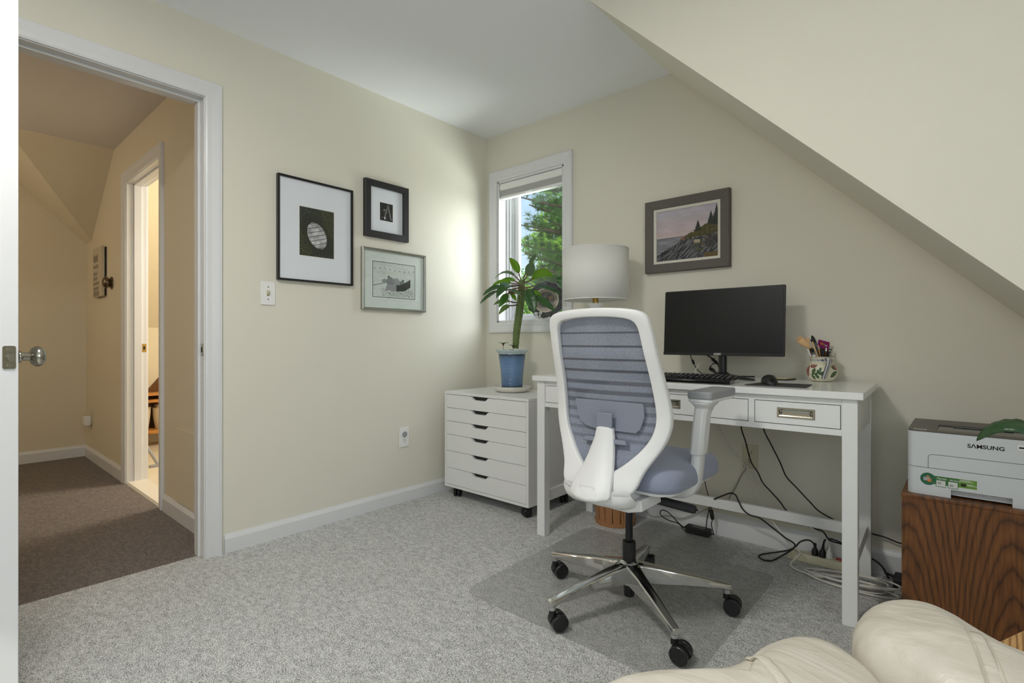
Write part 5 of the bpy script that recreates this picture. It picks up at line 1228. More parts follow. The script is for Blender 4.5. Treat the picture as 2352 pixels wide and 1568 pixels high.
# spine: tall tapering cover over the lower frame
sp_ = MB(); ss = [(0.694, 0.022, 0.007), (0.69, 0.031, 0.012), (0.66, 0.036, 0.014), (0.60, 0.049, 0.018), (0.555, 0.06, 0.022), (0.515, 0.071, 0.026), (0.49, 0.076, 0.027), (0.481, 0.07, 0.02)]
vs = []
for z, w, d in ss:
    yc = yb(0, z)-0.003-max(0, 0.60-z)*0.16
    vs += [(XC+q*w, yc-d*(1-abs(q)**2.6)-0.002, z-0.012*(z < 0.56)*(1-q*q)) for q in (-1, -0.9, -0.5, 0, 0.5, 0.9, 1)]+[(XC+w, yc+0.012, z), (XC-w, yc+0.012, z)]
sp_.add(vs, [(i*9+k, i*9+(k+1) % 9, (i+1)*9+(k+1) % 9, (i+1)*9+k) for i in range(len(ss)-1) for k in range(9)]+[tuple(range(9))[::-1], tuple((len(ss)-1)*9+k for k in range(9))])
spn_ = obj('spine_cover', sp_, M_chairwhite, ch, angle=50, bevel=0.002)
obj('badge_outline', MB().tube([(XC+a, yb(0, 0.509)-0.0405+0.4*abs(a)**1.7, 0.512+b) for a, b in rrect(-0.027, 0.027, -0.0075, 0.0075, 0.0074)+[rrect(-0.027, 0.027, -0.0075, 0.0075, 0.0074)[0]]], 0.0007, 5), M_plastic, spn_)
# back support carrying the frame under the seat
bs = MB(); sec = [(-1.236, 0.495, 0.124, 0.02), (-1.236, 0.480, 0.130, 0.026), (-1.218, 0.463, 0.134, 0.032), (-1.18, 0.449, 0.126, 0.034), (-1.14, 0.444, 0.112, 0.034), (-1.09, 0.444, 0.095, 0.033), (-1.03, 0.447, 0.078, 0.032)]
vs = []
for y, z, w, h in sec:
    vs += [(XC+w*math.copysign(abs(math.cos(2*PI*k/16))**0.5, math.cos(2*PI*k/16)), y+0.10*(abs(math.cos(2*PI*k/16))**2)*w*0+0.03*(w/0.128)*abs(math.cos(2*PI*k/16))**3, z+h*0.5*math.copysign(abs(math.sin(2*PI*k/16))**0.5, math.sin(2*PI*k/16))+0.012*abs(math.cos(2*PI*k/16))**2) for k in range(16)]
bs.add(vs, [(i*16+k, i*16+(k+1) % 16, (i+1)*16+(k+1) % 16, (i+1)*16+k) for i in range(len(sec)-1) for k in range(16)]+[tuple(range(16))[::-1], tuple((len(sec)-1)*16+k for k in range(16))])
hk = [(1.6586, -1.13, 0.4467), (1.7452, -1.13, 0.5132), (1.7612, -1.13, 0.4874), (1.7802, -1.13, 0.4696), (1.8112, -1.13, 0.4715), (1.8158, -1.13, 0.4373), (1.7644, -1.13, 0.4233), (1.6993, -1.13, 0.4239)]
bs_ = obj('back_support', bs, M_chairwhite, ch, angle=60)
obj('support_arm', MB().prism([(p[0], p[2]) for p in hk], 'y', -1.16, -1.02), M_chairwhite, bs_, bevel=0.004)
obj('support_arm', MB().prism([(2*XC-p[0], p[2]) for p in hk], 'y', -1.14, -1.02), M_chairwhite, bs_, bevel=0.004)
# seat
def cushion(outline, zb, zt, rb, rt, dome, nr=6, inner=(0.75, 0.5, 0.25)):
    """pillow over a closed outline: rounded lower edge, rounded upper edge, domed top"""
    cx = sum(p[0] for p in outline)/len(outline); cy = sum(p[1] for p in outline)/len(outline); n = len(outline)
    rings = []
    def ring(ins, z, extra=0):
        R = []
        for (x, y) in outline:
            d = math.hypot(x-cx, y-cy); k = max(0.0, (d-ins)/d); R.append((cx+(x-cx)*k, cy+(y-cy)*k, z))
        return R
    for k in range(nr+1):
        a = PI/2*k/nr; rings.append(ring(rb*(1-math.sin(a)), zb+rb*(1-math.cos(a))))
    for k in range(nr+1):
        a = PI/2*k/nr; rings.append(ring(rt*(1-math.cos(a)), zt-rt*(1-math.sin(a))))
    last = ring(rt, zt)
    for s in inner: rings.append([(cx+(x-cx)*s, cy+(y-cy)*s, zt+dome*(1-s*s)) for x, y, z in last])
    vs = [v for R in rings for v in R]+[(cx, cy, zt+dome)]
    fs = [(i*n+k, i*n+(k+1) % n, (i+1)*n+(k+1) % n, (i+1)*n+k) for i in range(len(rings)-1) for k in range(n)]
    L = (len(rings)-1)*n; fs += [(L+k, L+(k+1) % n, len(vs)-1) for k in range(n)]; fs.append(tuple(range(n))[::-1])
    return MB().add(vs, fs)
def fabric(name, rgb):
    m, nt, p = newmat(name); tc = nt.nodes.new('ShaderNodeTexCoord'); n = nt.nodes.new('ShaderNodeTexVoronoi'); n.inputs['Scale'].default_value = 620; nt.links.new(tc.outputs['Object'], n.inputs['Vector'])
    r = nt.nodes.new('ShaderNodeValToRGB'); c = lin(rgb); r.color_ramp.elements[0].color = c+(1,); r.color_ramp.elements[1].position = 0.8; r.color_ramp.elements[1].color = tuple(v*0.78 for v in c)+(1,)
    nt.links.new(n.outputs['Distance'], r.inputs['Fac']); nt.links.new(r.outputs['Color'], p.inputs['Base Color']); p.inputs['Roughness'].default_value = 0.85; p.inputs['Sheen Weight'].default_value = 0.25
    b = nt.nodes.new('ShaderNodeBump'); b.inputs['Strength'].default_value = 0.4; b.inputs['Distance'].default_value = 0.002; nt.links.new(n.outputs['Distance'], b.inputs['Height']); nt.links.new(b.outputs['Normal'], p.inputs['Normal']); return m
SX0, SX1, SY0, SY1 = BCX-0.19, BCX+0.256, -1.14, -0.685
so = rrect(SX0, SX1, SY0, SY1, 0.08, 8)
seat = obj('seat', cushion(so, 0.492, 0.567, 0.022, 0.04, 0.012), fabric('blue_grey_seat_fabric', (150, 157, 178)), ch, angle=180)
obj('seat_pan', cushion(rrect(SX0+0.02, SX1-0.02, SY0+0.015, SY1-0.03, 0.075, 8), 0.481, 0.4925, 0.006, 0.003, 0.0), M_chairwhite, ch, angle=50)
obj('seat_shell', MB().prism([(-0.17, 0.468), (0.17, 0.468), (0.10, 0.448), (-0.10, 0.448)], 'y', -1.07, -0.83, T=lambda x, y, z: (BCX+x, y, z)), M_chairwhite, ch, bevel=0.004)
tg = Vector((1.862, -1.0152, 0.502))
obj('label_tag', MB().box(tg.x-0.001, tg.x+0.001, tg.y-0.004, tg.y+0.03, tg.z-0.008, tg.z+0.012), M_white, ch)
# arm rests
def armrest(s):
    X = lambda x: BCX+s*x
    path = [(X(0.09), -0.925, 0.456), (X(0.17), -0.925, 0.452), (X(0.215), -0.925, 0.463), (X(0.236), -0.924, 0.492), (X(0.244), -0.923, 0.54), (X(0.250), -0.922, 0.61), (X(0.257), -0.92, 0.68)]
    pp = smooth_path(path, 6); a = MB(); vs = []
    for i, p in enumerate(pp):
        d = (pp[min(i+1, len(pp)-1)]-pp[max(i-1, 0)]); d.y = 0; d.normalize(); nrm_ = Vector((-d.z, 0, d.x)); hw = 0.0155; hy = 0.0275
        vs += [p+nrm_*hw*a1+Vector((0, hy*b1, 0)) for a1, b1 in ((1, .75), (.7, 1), (-.7, 1), (-1, .75), (-1, -.75), (-.7, -1), (.7, -1), (1, -.75))]
    a.add(vs, [(i*8+k, i*8+(k+1) % 8, (i+1)*8+(k+1) % 8, (i+1)*8+k) for i in range(len(pp)-1) for k in range(8)]+[tuple(range(8))[::-1], tuple((len(pp)-1)*8+k for k in range(8))])
    a_ = obj('armrest', a, M_chairwhite, ch, angle=60)
    slv = MB(); secs = [(0.597, 0.0215, 0.0345, 0.2485), (0.60, 0.0225, 0.0355, 0.2487), (0.68, 0.022, 0.035, 0.2562), (0.735, 0.0215, 0.035, 0.262), (0.758, 0.024, 0.042, 0.2645), (0.773, 0.034, 0.062, 0.266), (0.777, 0.035, 0.064, 0.266)]
    vs = []
    for z, wx, wy, x in secs:
        yo = 0.0 if z < 0.745 else 0.012
        vs += [(X(x+wx*a1), -0.921+yo+wy*b1, z) for a1, b1 in ((1, .6), (.6, 1), (-.6, 1), (-1, .6), (-1, -.6), (-.6, -1), (.6, -1), (1, -.6))]
    slv.add(vs, [(i*8+k, i*8+(k+1) % 8, (i+1)*8+(k+1) % 8, (i+1)*8+k) for i in range(len(secs)-1) for k in range(8)]+[tuple(range(8))[::-1], tuple((len(secs)-1)*8+k for k in range(8))])
    obj('sleeve', slv, M_chairwhite, a_, angle=30, bevel=0.003)
    cx = X(0.266)
    obj('pad_tray', MB().prism(rrect(cx-0.04, cx+0.04, -0.962, -0.722, 0.014), 'z', 0.7772, 0.7895), M_chairwhite, a_, bevel=0.003)
    lab(obj('arm_pad', cushion(rrect(cx-0.0425, cx+0.0425, -0.966, -0.718, 0.016, 5), 0.7898, 0.815, 0.003, 0.008, 0.0035), M_grey, a_, angle=50), 'grey rounded rectangular arm pad')
armrest(1); armrest(-1)
# mechanism, lever, gas lift
obj('tilt_mechanism', MB().prism([(-0.085, 0.467), (0.085, 0.467), (0.07, 0.41), (0.035, 0.392), (-0.035, 0.392), (-0.07, 0.41)], 'y', -1.06, -0.80, T=lambda x, y, z: (BCX+x, y, z)), M_blackmatte, ch, bevel=0.004)
lv_ = MB().tube([(BCX+0.05, -0.99, 0.44), (BCX+0.10, -0.985, 0.432)], 0.008, 10); lv_.tube([(BCX+0.10, -0.985, 0.432), (BCX+0.135, -0.984, 0.430), (BCX+0.255, -0.982, 0.424), (BCX+0.262, -0.982, 0.424)], [0.012, 0.0155, 0.0145, 0.012], 18)
lv_.cyl((BCX+0.262, -0.982, 0.424), (BCX+0.270, -0.982, 0.424), 0.0035, n=8)
lab(obj('tension_lever', lv_, M_blackmatte, ch), 'black cylindrical tension handle under the seat')
obj('gas_lift', MB().cyl((BCX, BCY, 0.24), (BCX, BCY, 0.395), 0.0135, n=28), mat('dark_steel', (52, 52, 55), rough=0.25, metal=0.8), ch)
obj('lift_cover', MB().lathe([(0, 0.045), (0.0185, 0.045), (0.0195, 0.05), (0.0205, 0.12), (0.024, 0.165), (0.0245, 0.238), (0.0235, 0.245), (0.02, 0.2465), (0.0145, 0.2465), (0, 0.2465)], (BCX, BCY, 0), 32, caps=False), M_black, ch, angle=40)
hub = obj('hub', MB().lathe([(0.0248, 0.093), (0.034, 0.093), (0.043, 0.115), (0.042, 0.155), (0.032, 0.172), (0.0252, 0.176)], (BCX, BCY, 0), 40, caps=False), M_chrome, ch, angle=50)
LEGS = [34.5, 106.0, 178.5, 249.5, 323.0]; LR = [0.352, 0.35, 0.352, 0.342, 0.335]
def leg_mb(a, R):
    a = math.radians(a); c, s = math.cos(a), math.sin(a); T = lambda u, v, z: (BCX+u*c-v*s, BCY+u*s+v*c, z)
    mb = MB(); st = [(0.022, 0.031, 0.104, 0.170), (0.05, 0.026, 0.100, 0.166), (0.10, 0.0215, 0.095, 0.157), (0.2, 0.018, 0.0945, 0.138), (R-0.03, 0.0145, 0.0895, 0.1135), (R-0.004, 0.0138, 0.084, 0.1085), (R+0.008, 0.0125, 0.084, 0.1055)]
    vs = []
    for u, w, z0, z1 in st: vs += [T(u, q*w, z) for q, z in ((-0.62, z0), (-1, z0+0.004), (-1, z1-0.006), (-0.8, z1-0.001), (0, z1), (0.8, z1-0.001), (1, z1-0.006), (1, z0+0.004), (0.62, z0))]
    mb.add(vs, [(i*9+k, i*9+(k+1) % 9, (i+1)*9+(k+1) % 9, (i+1)*9+k) for i in range(len(st)-1) for k in range(9)]+[tuple(range(9))[::-1], tuple((len(st)-1)*9+k for k in range(9))])
    mb.cyl(T(R-0.006, 0, 0.072), T(R-0.006, 0, 0.092), 0.0125, n=20)
    return mb, T(R-0.006, 0, 0.0)
AX = [(-80, 0), (20, 0), (-30, 0), (-32, 0), (-88, 0)]
proto = None
for (a, R), (ax, _) in zip(zip(LEGS, LR), AX):
    mb, tip = leg_mb(a, R)
    obj('leg', mb, M_chrome, ch, angle=30, bevel=0.0015)
    if proto is None:
        # caster built about its swivel axis; the wheels trail behind it and roll about local x
        L0 = Vector((BCX, BCY, FZ))
        hood = MB(); R_ = 0.0275
        hood.cyl((0, 0, 0.050), (0, 0, 0.0722-FZ), 0.0125, 0.0115, n=18)
        hood.box(-0.0065, 0.0065, -0.004, 0.026, 0.02, 0.056)
        arcp = [(0.021*1+R_*1.1*math.cos(t), 0.0285+R_*1.1*math.sin(t)) for t in [math.radians(d) for d in range(10, 181, 17)]]
        arcq = [(0.021*1+R_*0.8*math.cos(t), 0.0285+R_*0.8*math.sin(t)) for t in [math.radians(d) for d in range(180, 9, -17)]]
        hood.prism([(a1, b1) for a1, b1 in arcp+arcq], 'x', -0.0085, 0.0085)
        me_parent = bpy.data.objects.new('caster', bpy.data.meshes.new('caster'))
        C.objects.link(me_parent); me_parent.parent = ch
        me_parent.data.from_pydata(hood.v, [], hood.f); me_parent.data.materials.append(M_caster)
        bm = bmesh.new(); bm.from_mesh(me_parent.data); bmesh.ops.recalc_face_normals(bm, faces=bm.faces); bm.to_mesh(me_parent.data); bm.free()
        me_parent.data.polygons.foreach_set('use_smooth', [True]*len(me_parent.data.polygons)); me_parent.data.set_sharp_from_angle(angle=0.6)
        for s in (-1, 1):
            w = MB(); prof = [(0, 0.0105), (0.0255, 0.0105), (0.0285, 0.0135), (0.029, 0.019), (0.0285, 0.026), (0.0262, 0.0285), (0.0235, 0.0285), (0.023, 0.0278), (0, 0.0278)]
            w.lathe(prof, n=36, caps=False, T=lambda x, y, z: (s*z, 0.021+x, 0.0285+y))
            wo = bpy.data.objects.new('wheel', bpy.data.meshes.new('wheel')); C.objects.link(wo); wo.parent = me_parent
            wo.data.from_pydata(w.v, [], w.f); wo.data.materials.append(M_caster)
            bm = bmesh.new(); bm.from_mesh(wo.data); bmesh.ops.recalc_face_normals(bm, faces=bm.faces); bm.to_mesh(wo.data); bm.free()
            wo.data.polygons.foreach_set('use_smooth', [True]*len(wo.data.polygons)); wo.data.set_sharp_from_angle(angle=0.5)
        proto = me_parent; cst = proto
    else: cst = copy_tree(proto, ch)
    cst.location = (tip[0]-BCX, tip[1]-BCY, 0.0); cst.rotation_euler = (0, 0, math.radians(ax))

# ------------------------------------------------------------------ slatted waste basket under the desk
WBX, WBY = 1.155, -0.185
wb = thing('waste_basket', 'round wooden slatted waste basket under the desk behind the chair', 'basket', (WBX, WBY, 0))
NS = 16; sl2 = MB()
for k in range(NS):
    a0, a1 = 2*PI*(k+0.055)/NS, 2*PI*(k+0.945)/NS
    for q in range(3): pass
    r0, r1 = 0.103, 0.125; pts = []
    vs = []
    for z, rr in ((0.012, r0), (0.285, r1)):
        for q in range(4):
            a = a0+(a1-a0)*q/3
            vs += [(WBX+rr*math.cos(a), WBY+rr*math.sin(a), z), (WBX+(rr-0.004)*math.cos(a), WBY+(rr-0.004)*math.sin(a), z)]
    fs = []
    for q in range(3):
        fs += [(q*2, q*2+2, 8+q*2+2, 8+q*2), (q*2+1, 8+q*2+1, 8+q*2+3, q*2+3), (8+q*2, 8+q*2+2, 8+q*2+3, 8+q*2+1), (q*2, q*2+1, q*2+3, q*2+2)]
    fs += [(0, 8, 9, 1), (6, 7, 15, 14)]
    sl2.add(vs, fs)
obj('slats', sl2, M_slat, wb, smooth=False)
obj('liner', MB().lathe([(0.0, 0.012), (0.0985, 0.012), (0.12, 0.284)], (WBX, WBY, 0), 40, caps=False), mat('shaded_wood_liner', (96, 62, 36), rough=0.8), wb)  # dark sheet that paints the shade in the gaps between slats
for z, rr, h in ((0.001, 0.1055, 0.022), (0.255, 0.127, 0.03)): obj('hoop', MB().lathe([(rr-0.003, z), (rr+0.003, z), (rr+0.003+h*0.04, z+h), (rr-0.003+h*0.04, z+h), (rr-0.003, z)], (WBX, WBY, 0), 48, caps=False), M_slat, wb)

# ------------------------------------------------------------------ printer on the oak cabinet
OX0, OX1, OY0, OY1, OZ = 2.427, 2.97, -0.472, -0.025, 0.4665
def oak_front():
    m, nt, p = newmat('book_matched_oak_veneer'); N = nt.nodes; Lk = nt.links
    tc = N.new('ShaderNodeTexCoord'); sx = N.new('ShaderNodeSeparateXYZ'); Lk.new(tc.outputs['Object'], sx.inputs[0])
    a1 = N.new('ShaderNodeMath'); a1.operation = 'ADD'; a1.inputs[1].default_value = (OX0+OX1)/2-2.571; Lk.new(sx.outputs['X'], a1.inputs[0])
    ab = N.new('ShaderNodeMath'); ab.operation = 'ABSOLUTE'; Lk.new(a1.outputs[0], ab.inputs[0])
    cx = N.new('ShaderNodeCombineXYZ'); Lk.new(ab.outputs[0], cx.inputs[0]); Lk.new(sx.outputs['Y'], cx.inputs[1]); Lk.new(sx.outputs['Z'], cx.inputs[2])
    mp = N.new('ShaderNodeMapping'); mp.inputs['Location'].default_value = (-0.95, 0, 0.35); mp.inputs['Scale'].default_value = (7.5, 1, 1.15); mp.inputs['Rotation'].default_value = (0, 0.10, 0); Lk.new(cx.outputs[0], mp.inputs[0])
    w = N.new('ShaderNodeTexWave'); w.wave_type = 'RINGS'; w.rings_direction = 'Y'; w.inputs['Scale'].default_value = 3.3; w.inputs['Distortion'].default_value = 3.4; w.inputs['Detail'].default_value = 3; w.inputs['Detail Scale'].default_value = 1.3; Lk.new(mp.outputs[0], w.inputs['Vector'])
    r = N.new('ShaderNodeValToRGB'); e = r.color_ramp.elements; e[0].position = 0.0; e[0].color = lin((80, 48, 20))+(1,); e[1].position = 1.0; e[1].color = lin((124, 78, 36))+(1,)
    k = e.new(0.06); k.color = lin((98, 58, 25))+(1,); k = e.new(0.2); k.color = lin((112, 68, 30))+(1,); Lk.new(w.outputs['Fac'], r.inputs['Fac'])
    mp2 = N.new('ShaderNodeMapping'); mp2.inputs['Scale'].default_value = (170, 170, 7); Lk.new(cx.outputs[0], mp2.inputs[0])
    n = N.new('ShaderNodeTexNoise'); n.inputs['Scale'].default_value = 1; n.inputs['Detail'].default_value = 4; Lk.new(mp2.outputs[0], n.inputs['Vector'])
    r2 = N.new('ShaderNodeValToRGB'); r2.color_ramp.elements[0].position = 0.36; r2.color_ramp.elements[0].color = (0.45, 0.4, 0.36, 1); r2.color_ramp.elements[1].position = 0.58; Lk.new(n.outputs['Fac'], r2.inputs['Fac'])
    mx = N.new('ShaderNodeMix'); mx.data_type = 'RGBA'; mx.blend_type = 'MULTIPLY'; mx.inputs['Factor'].default_value = 0.7; Lk.new(r.outputs['Color'], mx.inputs['A']); Lk.new(r2.outputs['Color'], mx.inputs['B'])
    Lk.new(mx.outputs['Result'], p.inputs['Base Color']); p.inputs['Roughness'].default_value = 0.45; p.inputs['Coat Weight'].default_value = 0.1; return m
ok = thing('oak_cabinet', 'dark stained oak cabinet carrying the printer', 'cabinet', ((OX0+OX1)/2, (OY0+OY1)/2, 0))
M_of = oak_front()
obj('body', MB().box(OX0, OX1, OY0, OY1, 0.0, OZ-0.012), M_of, ok, bevel=0.001)
obj('top', MB().box(OX0-0.0015, OX1+0.0015, OY0-0.002, OY1, OZ-0.0118, OZ), M_of, ok, bevel=0.002)
PX0, PX1, PY0, PY1, PZ0, PZ1 = 2.4405, 2.812, -0.446, -0.105, OZ+0.0006, 0.6815
pr = thing('laser_printer', 'white laser printer with a dark top standing on the oak cabinet', 'printer', ((PX0+PX1)/2, (PY0+PY1)/2, PZ0))
M_prw = mat('printer_pale_grey', (206, 210, 212), rough=0.5, bump=0.05, bscale=900)
M_prd = mat('printer_taupe_top', (86, 80, 74), rough=0.4)
def prect(x0, x1, y0, y1, rf, rb): # rounded front corners
    return arc(x0+rf, y0+rf, rf, 180, 270, 6)+arc(x1-rf, y0+rf, rf, 270, 360, 6)+arc(x1-rb, y1-rb, rb, 0, 90, 4)+arc(x0+rb, y1-rb, rb, 90, 180, 4)
TS = 0.5585
zr = PZ0+0.028; cxa, cxb = (2.5547, -0.446, 0.4801)[0], (2.7009, -0.446, 0.4885)[0]
# lower tray with a grip cut into its bottom edge
obj('paper_tray', MB().prism(prect(PX0, PX1, PY0, PY1, 0.024, 0.012), 'z', zr, TS-0.0008), M_prw, pr, angle=20)
obj('tray_foot', MB().prism(arc(PX0+0.024, PY0+0.024, 0.024, 180, 270, 6)+[(cxa, PY0), (cxa, PY1), (PX0+0.004, PY1)], 'z', PZ0, zr), M_prw, pr, angle=20)
obj('tray_foot', MB().prism([(cxb, PY0)]+arc(PX1-0.024, PY0+0.024, 0.024, 270, 360, 6)+[(PX1, PY1), (cxb, PY1)], 'z', PZ0, zr), M_prw, pr, angle=20)
obj('tray_grip', MB().box(cxa, cxb, PY0+0.022, PY0+0.03, PZ0+0.006, zr), M_prw, pr, smooth=False)
obj('upper_shell', MB().prism(prect(PX0, PX1, PY0, PY1, 0.024, 0.012), 'z', TS+0.0008, PZ1-0.004), M_prw, pr, angle=20)
obj('seam', MB().prism(prect(PX0+0.0008, PX1-0.0008, PY0+0.0008, PY1-0.0008, 0.024, 0.012), 'z', TS-0.0008, TS+0.0008), M_blackmatte, pr, smooth=False)
sx0, sx1 = (2.5177, -0.4, 0.6772)[0], PX1-0.06
tp = MB(); yA, yB_ = PY0+0.045, PY0+0.20
tp.prism([q for q in prect(PX0+0.001, PX1-0.001, PY0+0.001, yA, 0.0235, 0.0005)], 'z', PZ1-0.004, PZ1); tp.box(PX0+0.001, sx0, yA, yB_, PZ1-0.004, PZ1); tp.box(sx1, PX1-0.001, yA, yB_, PZ1-0.004, PZ1); tp.box(PX0+0.001, PX1-0.001, yB_, PY1-0.001, PZ1-0.004, PZ1)
obj('top_cover', tp, M_prd, pr, smooth=False)
ob = MB(); ob.add([(sx0, yA, PZ1-0.0038), (sx1, yA, PZ1-0.0038), (sx1, yB_, PZ1-0.0038), (sx0, yB_, PZ1-0.0038)], [(0, 1, 2, 3)]); ob.box(sx0+0.04, sx1-0.04, yB_-0.03, yB_-0.02, PZ1-0.0038, PZ1-0.0015); ob.box(sx0+0.06, sx0+0.075, yA+0.002, yA+0.02, PZ1-0.0038, PZ1-0.001)
obj('output_slot', ob, M_blackgloss, pr, smooth=False)
fl = MB(); yF = PY0-0.0004
px_l = (2.4966, -0.446, 0.5785)[0]; zpl = (2.5057, -0.446, 0.6046)[2]
fl.tube([(px_l, yF+0.0008, TS), (px_l, yF+0.0008, zpl-0.012), (px_l+0.002, yF+0.0008, zpl-0.004), (px_l+0.01, yF+0.0008, zpl), (PX1-0.03, yF+0.0008, zpl)], 0.0009, 6)
obj('flap_outline', fl, M_blackmatte, pr, smooth=False)
def ftext(body, at, hgt, m, name, xs=1.0, bold=0.0, yy=-0.4466, parent=None):
    tv, tf = text_geo(body, 1.0, 0.0, bold, xs); hh = max(v[1] for v in tv)-min(v[1] for v in tv); k = hgt/hh; z0 = min(v[1] for v in tv)
    return obj(name, MB().add([(at[0]+v[0]*k, yy, at[2]+(v[1]-z0)*k) for v in tv], tf), m, parent or pr, smooth=False)
M_ink = mat('black_ink', (22, 22, 22), rough=0.5); M_wink = mat('white_ink', (226, 228, 224), rough=0.6)
ftext('S\u039bMSUNG', (2.595, -0.446, 0.6394), 0.0135, M_ink, 'brand_lettering', 1.12, 0.025)
stk = MB(); y9 = -0.4463
def zat(px, py): return None
sa, sb_, sc1, sd = (2.5114, -0.446, 0.5342), (2.5752, -0.446, 0.5381), (2.6186, -0.446, 0.5373), (2.6186, -0.446, 0.5066)
zT, zB = sa[2], sd[2]
M_gr1 = mat('sticker_dark_green', (58, 112, 52), rough=0.4); M_gr2 = mat('sticker_light_green', (104, 146, 52), rough=0.4); M_gr3 = mat('sticker_teal_green', (34, 100, 70), rough=0.4)
gl = thing('printer_sticker', 'green rectangular energy sticker on the printer front', 'sticker', (sa[0], y9, zB)) if False else pr
def rect_slab(x0, x1, z0, z1, y): return MB().add([(x0, y, z0), (x1, y, z0), (x1, y, z1), (x0, y, z1)], [(0, 1, 2, 3)])
stick_o = lab(obj('sticker', rect_slab(sa[0]-0.008, sb_[0], zB, zT, y9), M_gr1, pr, smooth=False), 'green promotional sticker')
obj('sticker_panel', rect_slab(sb_[0], sc1[0], zB, zT, y9), M_gr2, stick_o, smooth=False)
cc = (2.496, -0.446, 0.5213)
obj('sticker_roundel', MB().add([(cc[0]+0.0205*math.cos(2*PI*k/40), y9-0.0004, cc[2]+0.0205*math.sin(2*PI*k/40)) for k in range(40)], [tuple(range(40))]), M_gr3, stick_o, smooth=False)
obj('sticker_printer_drawing', rect_slab(cc[0]-0.012, cc[0]+0.006, cc[2]-0.006, cc[2]+0.005, y9-0.0006), mat('drawing_grey', (170, 168, 176), rough=0.5), stick_o, smooth=False)
obj('sticker_arrow', MB().add([(cc[0]-0.006, y9-0.0007, cc[2]+0.007), (cc[0]+0.005, y9-0.0007, cc[2]+0.007), (cc[0]-0.0005, y9-0.0007, cc[2]+0.012)], [(0, 1, 2)]), mat('orange_ink', (226, 140, 40), rough=0.5), stick_o, smooth=False)
ftext('4K', (cc[0]-0.003, 0, cc[2]-0.010), 0.0115, mat('orange_ink_b', (222, 130, 36), rough=0.5), 'sticker_lettering', 0.8, 0.03, y9-0.0009, stick_o)
ftext('Xpress', (sa[0]+0.0075, 0, zT-0.0115), 0.0082, M_wink, 'sticker_lettering', 1.0, 0.006, y9-0.0007, stick_o)
ftext('MONO', (sa[0]+0.0405, 0, zT-0.0102), 0.0045, M_wink, 'sticker_lettering', 1.3, 0.006, y9-0.0007, stick_o)
for k, (bx, body) in enumerate(((0.0065, '20'), (0.037, '30'))):
    x0 = sa[0]+bx; z1 = zT-0.0135; z0 = zB-0.0055
    obj('sticker_tab', rect_slab(x0-0.0012, x0+0.0245, z0-0.0016, z1+0.001, y9-0.0003), M_gr1, stick_o, smooth=False)
    obj('sticker_tab', rect_slab(x0, x0+0.0232, z0, z1, y9-0.0006), mat('sticker_white', (210, 212, 208), rough=0.5), stick_o, smooth=False)
    ftext(body, (x0+0.003, 0, z0+0.0078-0.003*k), 0.0066, M_ink, 'sticker_lettering', 1.0, 0.012, y9-0.0009, stick_o)
obj('sticker_photo', rect_slab(sb_[0]+0.004, sb_[0]+0.017, zB+0.005, zB+0.014, y9-0.0005), M_ink, stick_o, smooth=False)
wl = MB()
for z, a, b in ((zT-0.004, 0.003, 0.028), (zT-0.0075, 0.003, 0.034), (zB+0.012, 0.019, 0.034), (zB+0.0085, 0.019, 0.046)):
    wl.add([(sb_[0]+a, y9-0.0005, z), (sb_[0]+b, y9-0.0005, z), (sb_[0]+b, y9-0.0005, z+0.0014), (sb_[0]+a, y9-0.0005, z+0.0014)], [(0, 1, 2, 3)])
obj('sticker_small_print', wl, M_wink, stick_o, smooth=False)
e0 = (2.7116, -0.446, 0.6478); e1 = (2.7116, -0.446, 0.664)
obj('model_label', rect_slab(e0[0], e0[0]+0.075, e0[2], e1[2], y9), M_white, pr, smooth=False)
obj('model_label_mark', MB().prism(rrect(e0[0]+0.003, e0[0]+0.06, e0[2]+0.0045, e0[2]+0.0095, 0.0024), 'y', y9-0.0004, y9-0.0002), M_ink, pr, smooth=False)
tlx = PX0+0.018
obj('top_label', MB().frame(tlx, PY0+0.02, tlx+0.03, PY0+0.038, [(0, 0.0002), (0.002, 0.0002), (0.002, 0.0006), (0, 0.0006)], lambda a, b, h: (a, b, PZ1+h)), M_wink, pr, smooth=False)

# ------------------------------------------------------------------ cords
def cord(name, label, pts, r, m, cat='cord', n=9, flat=1.0):
    return tag(obj(name, MB().tube(smooth_path(pts, 8), r, n, flat=flat), m, angle=180), label, cat)
def cordthing(name, label, pts, r, m, extra=()):
    t = thing(name, label, 'cord', pts[-1])
    obj('cable', MB().tube(smooth_path(pts, 8), r, 9), m, t, angle=180)
    for (pn_, a, b, rr, mm) in extra: obj(pn_, MB().tube([a, Vector(a).lerp(Vector(b), 0.12), Vector(a).lerp(Vector(b), 0.88), b], [rr*0.75, rr, rr, rr*0.75], 12), mm, t, angle=40)
    return t
DKB = -0.075
cordthing('signal_cable', 'thin black cable with a ferrite bead hanging left of the monitor neck', [(1.5548, -0.15, 0.9286), (1.5515, -0.12, 0.8973), (1.559, -0.1, 0.8618), (1.5751, -0.09, 0.8334), (1.60, -0.075, ZT+0.004), (1.605, -0.045, ZT+0.003)], 0.0022, M_cordblack,
          (('ferrite_bead', (1.5539, -0.115, 0.8885), (1.5588, -0.105, 0.8664), 0.006, M_cordblack),))
cordthing('power_lead', 'thick black lead with a moulded plug behind the monitor neck', [(1.6289, -0.15, 0.9211), (1.6518, -0.12, 0.8996), (1.6888, -0.1, 0.8594), (1.7355, -0.085, 0.8161), (1.80, -0.07, ZT+0.005), (1.83, -0.046, ZT+0.004)], 0.0032, M_cordblack,
          (('connector', (1.6539, -0.12, 0.8975), (1.6759, -0.105, 0.872), 0.0075, M_cordblack),))
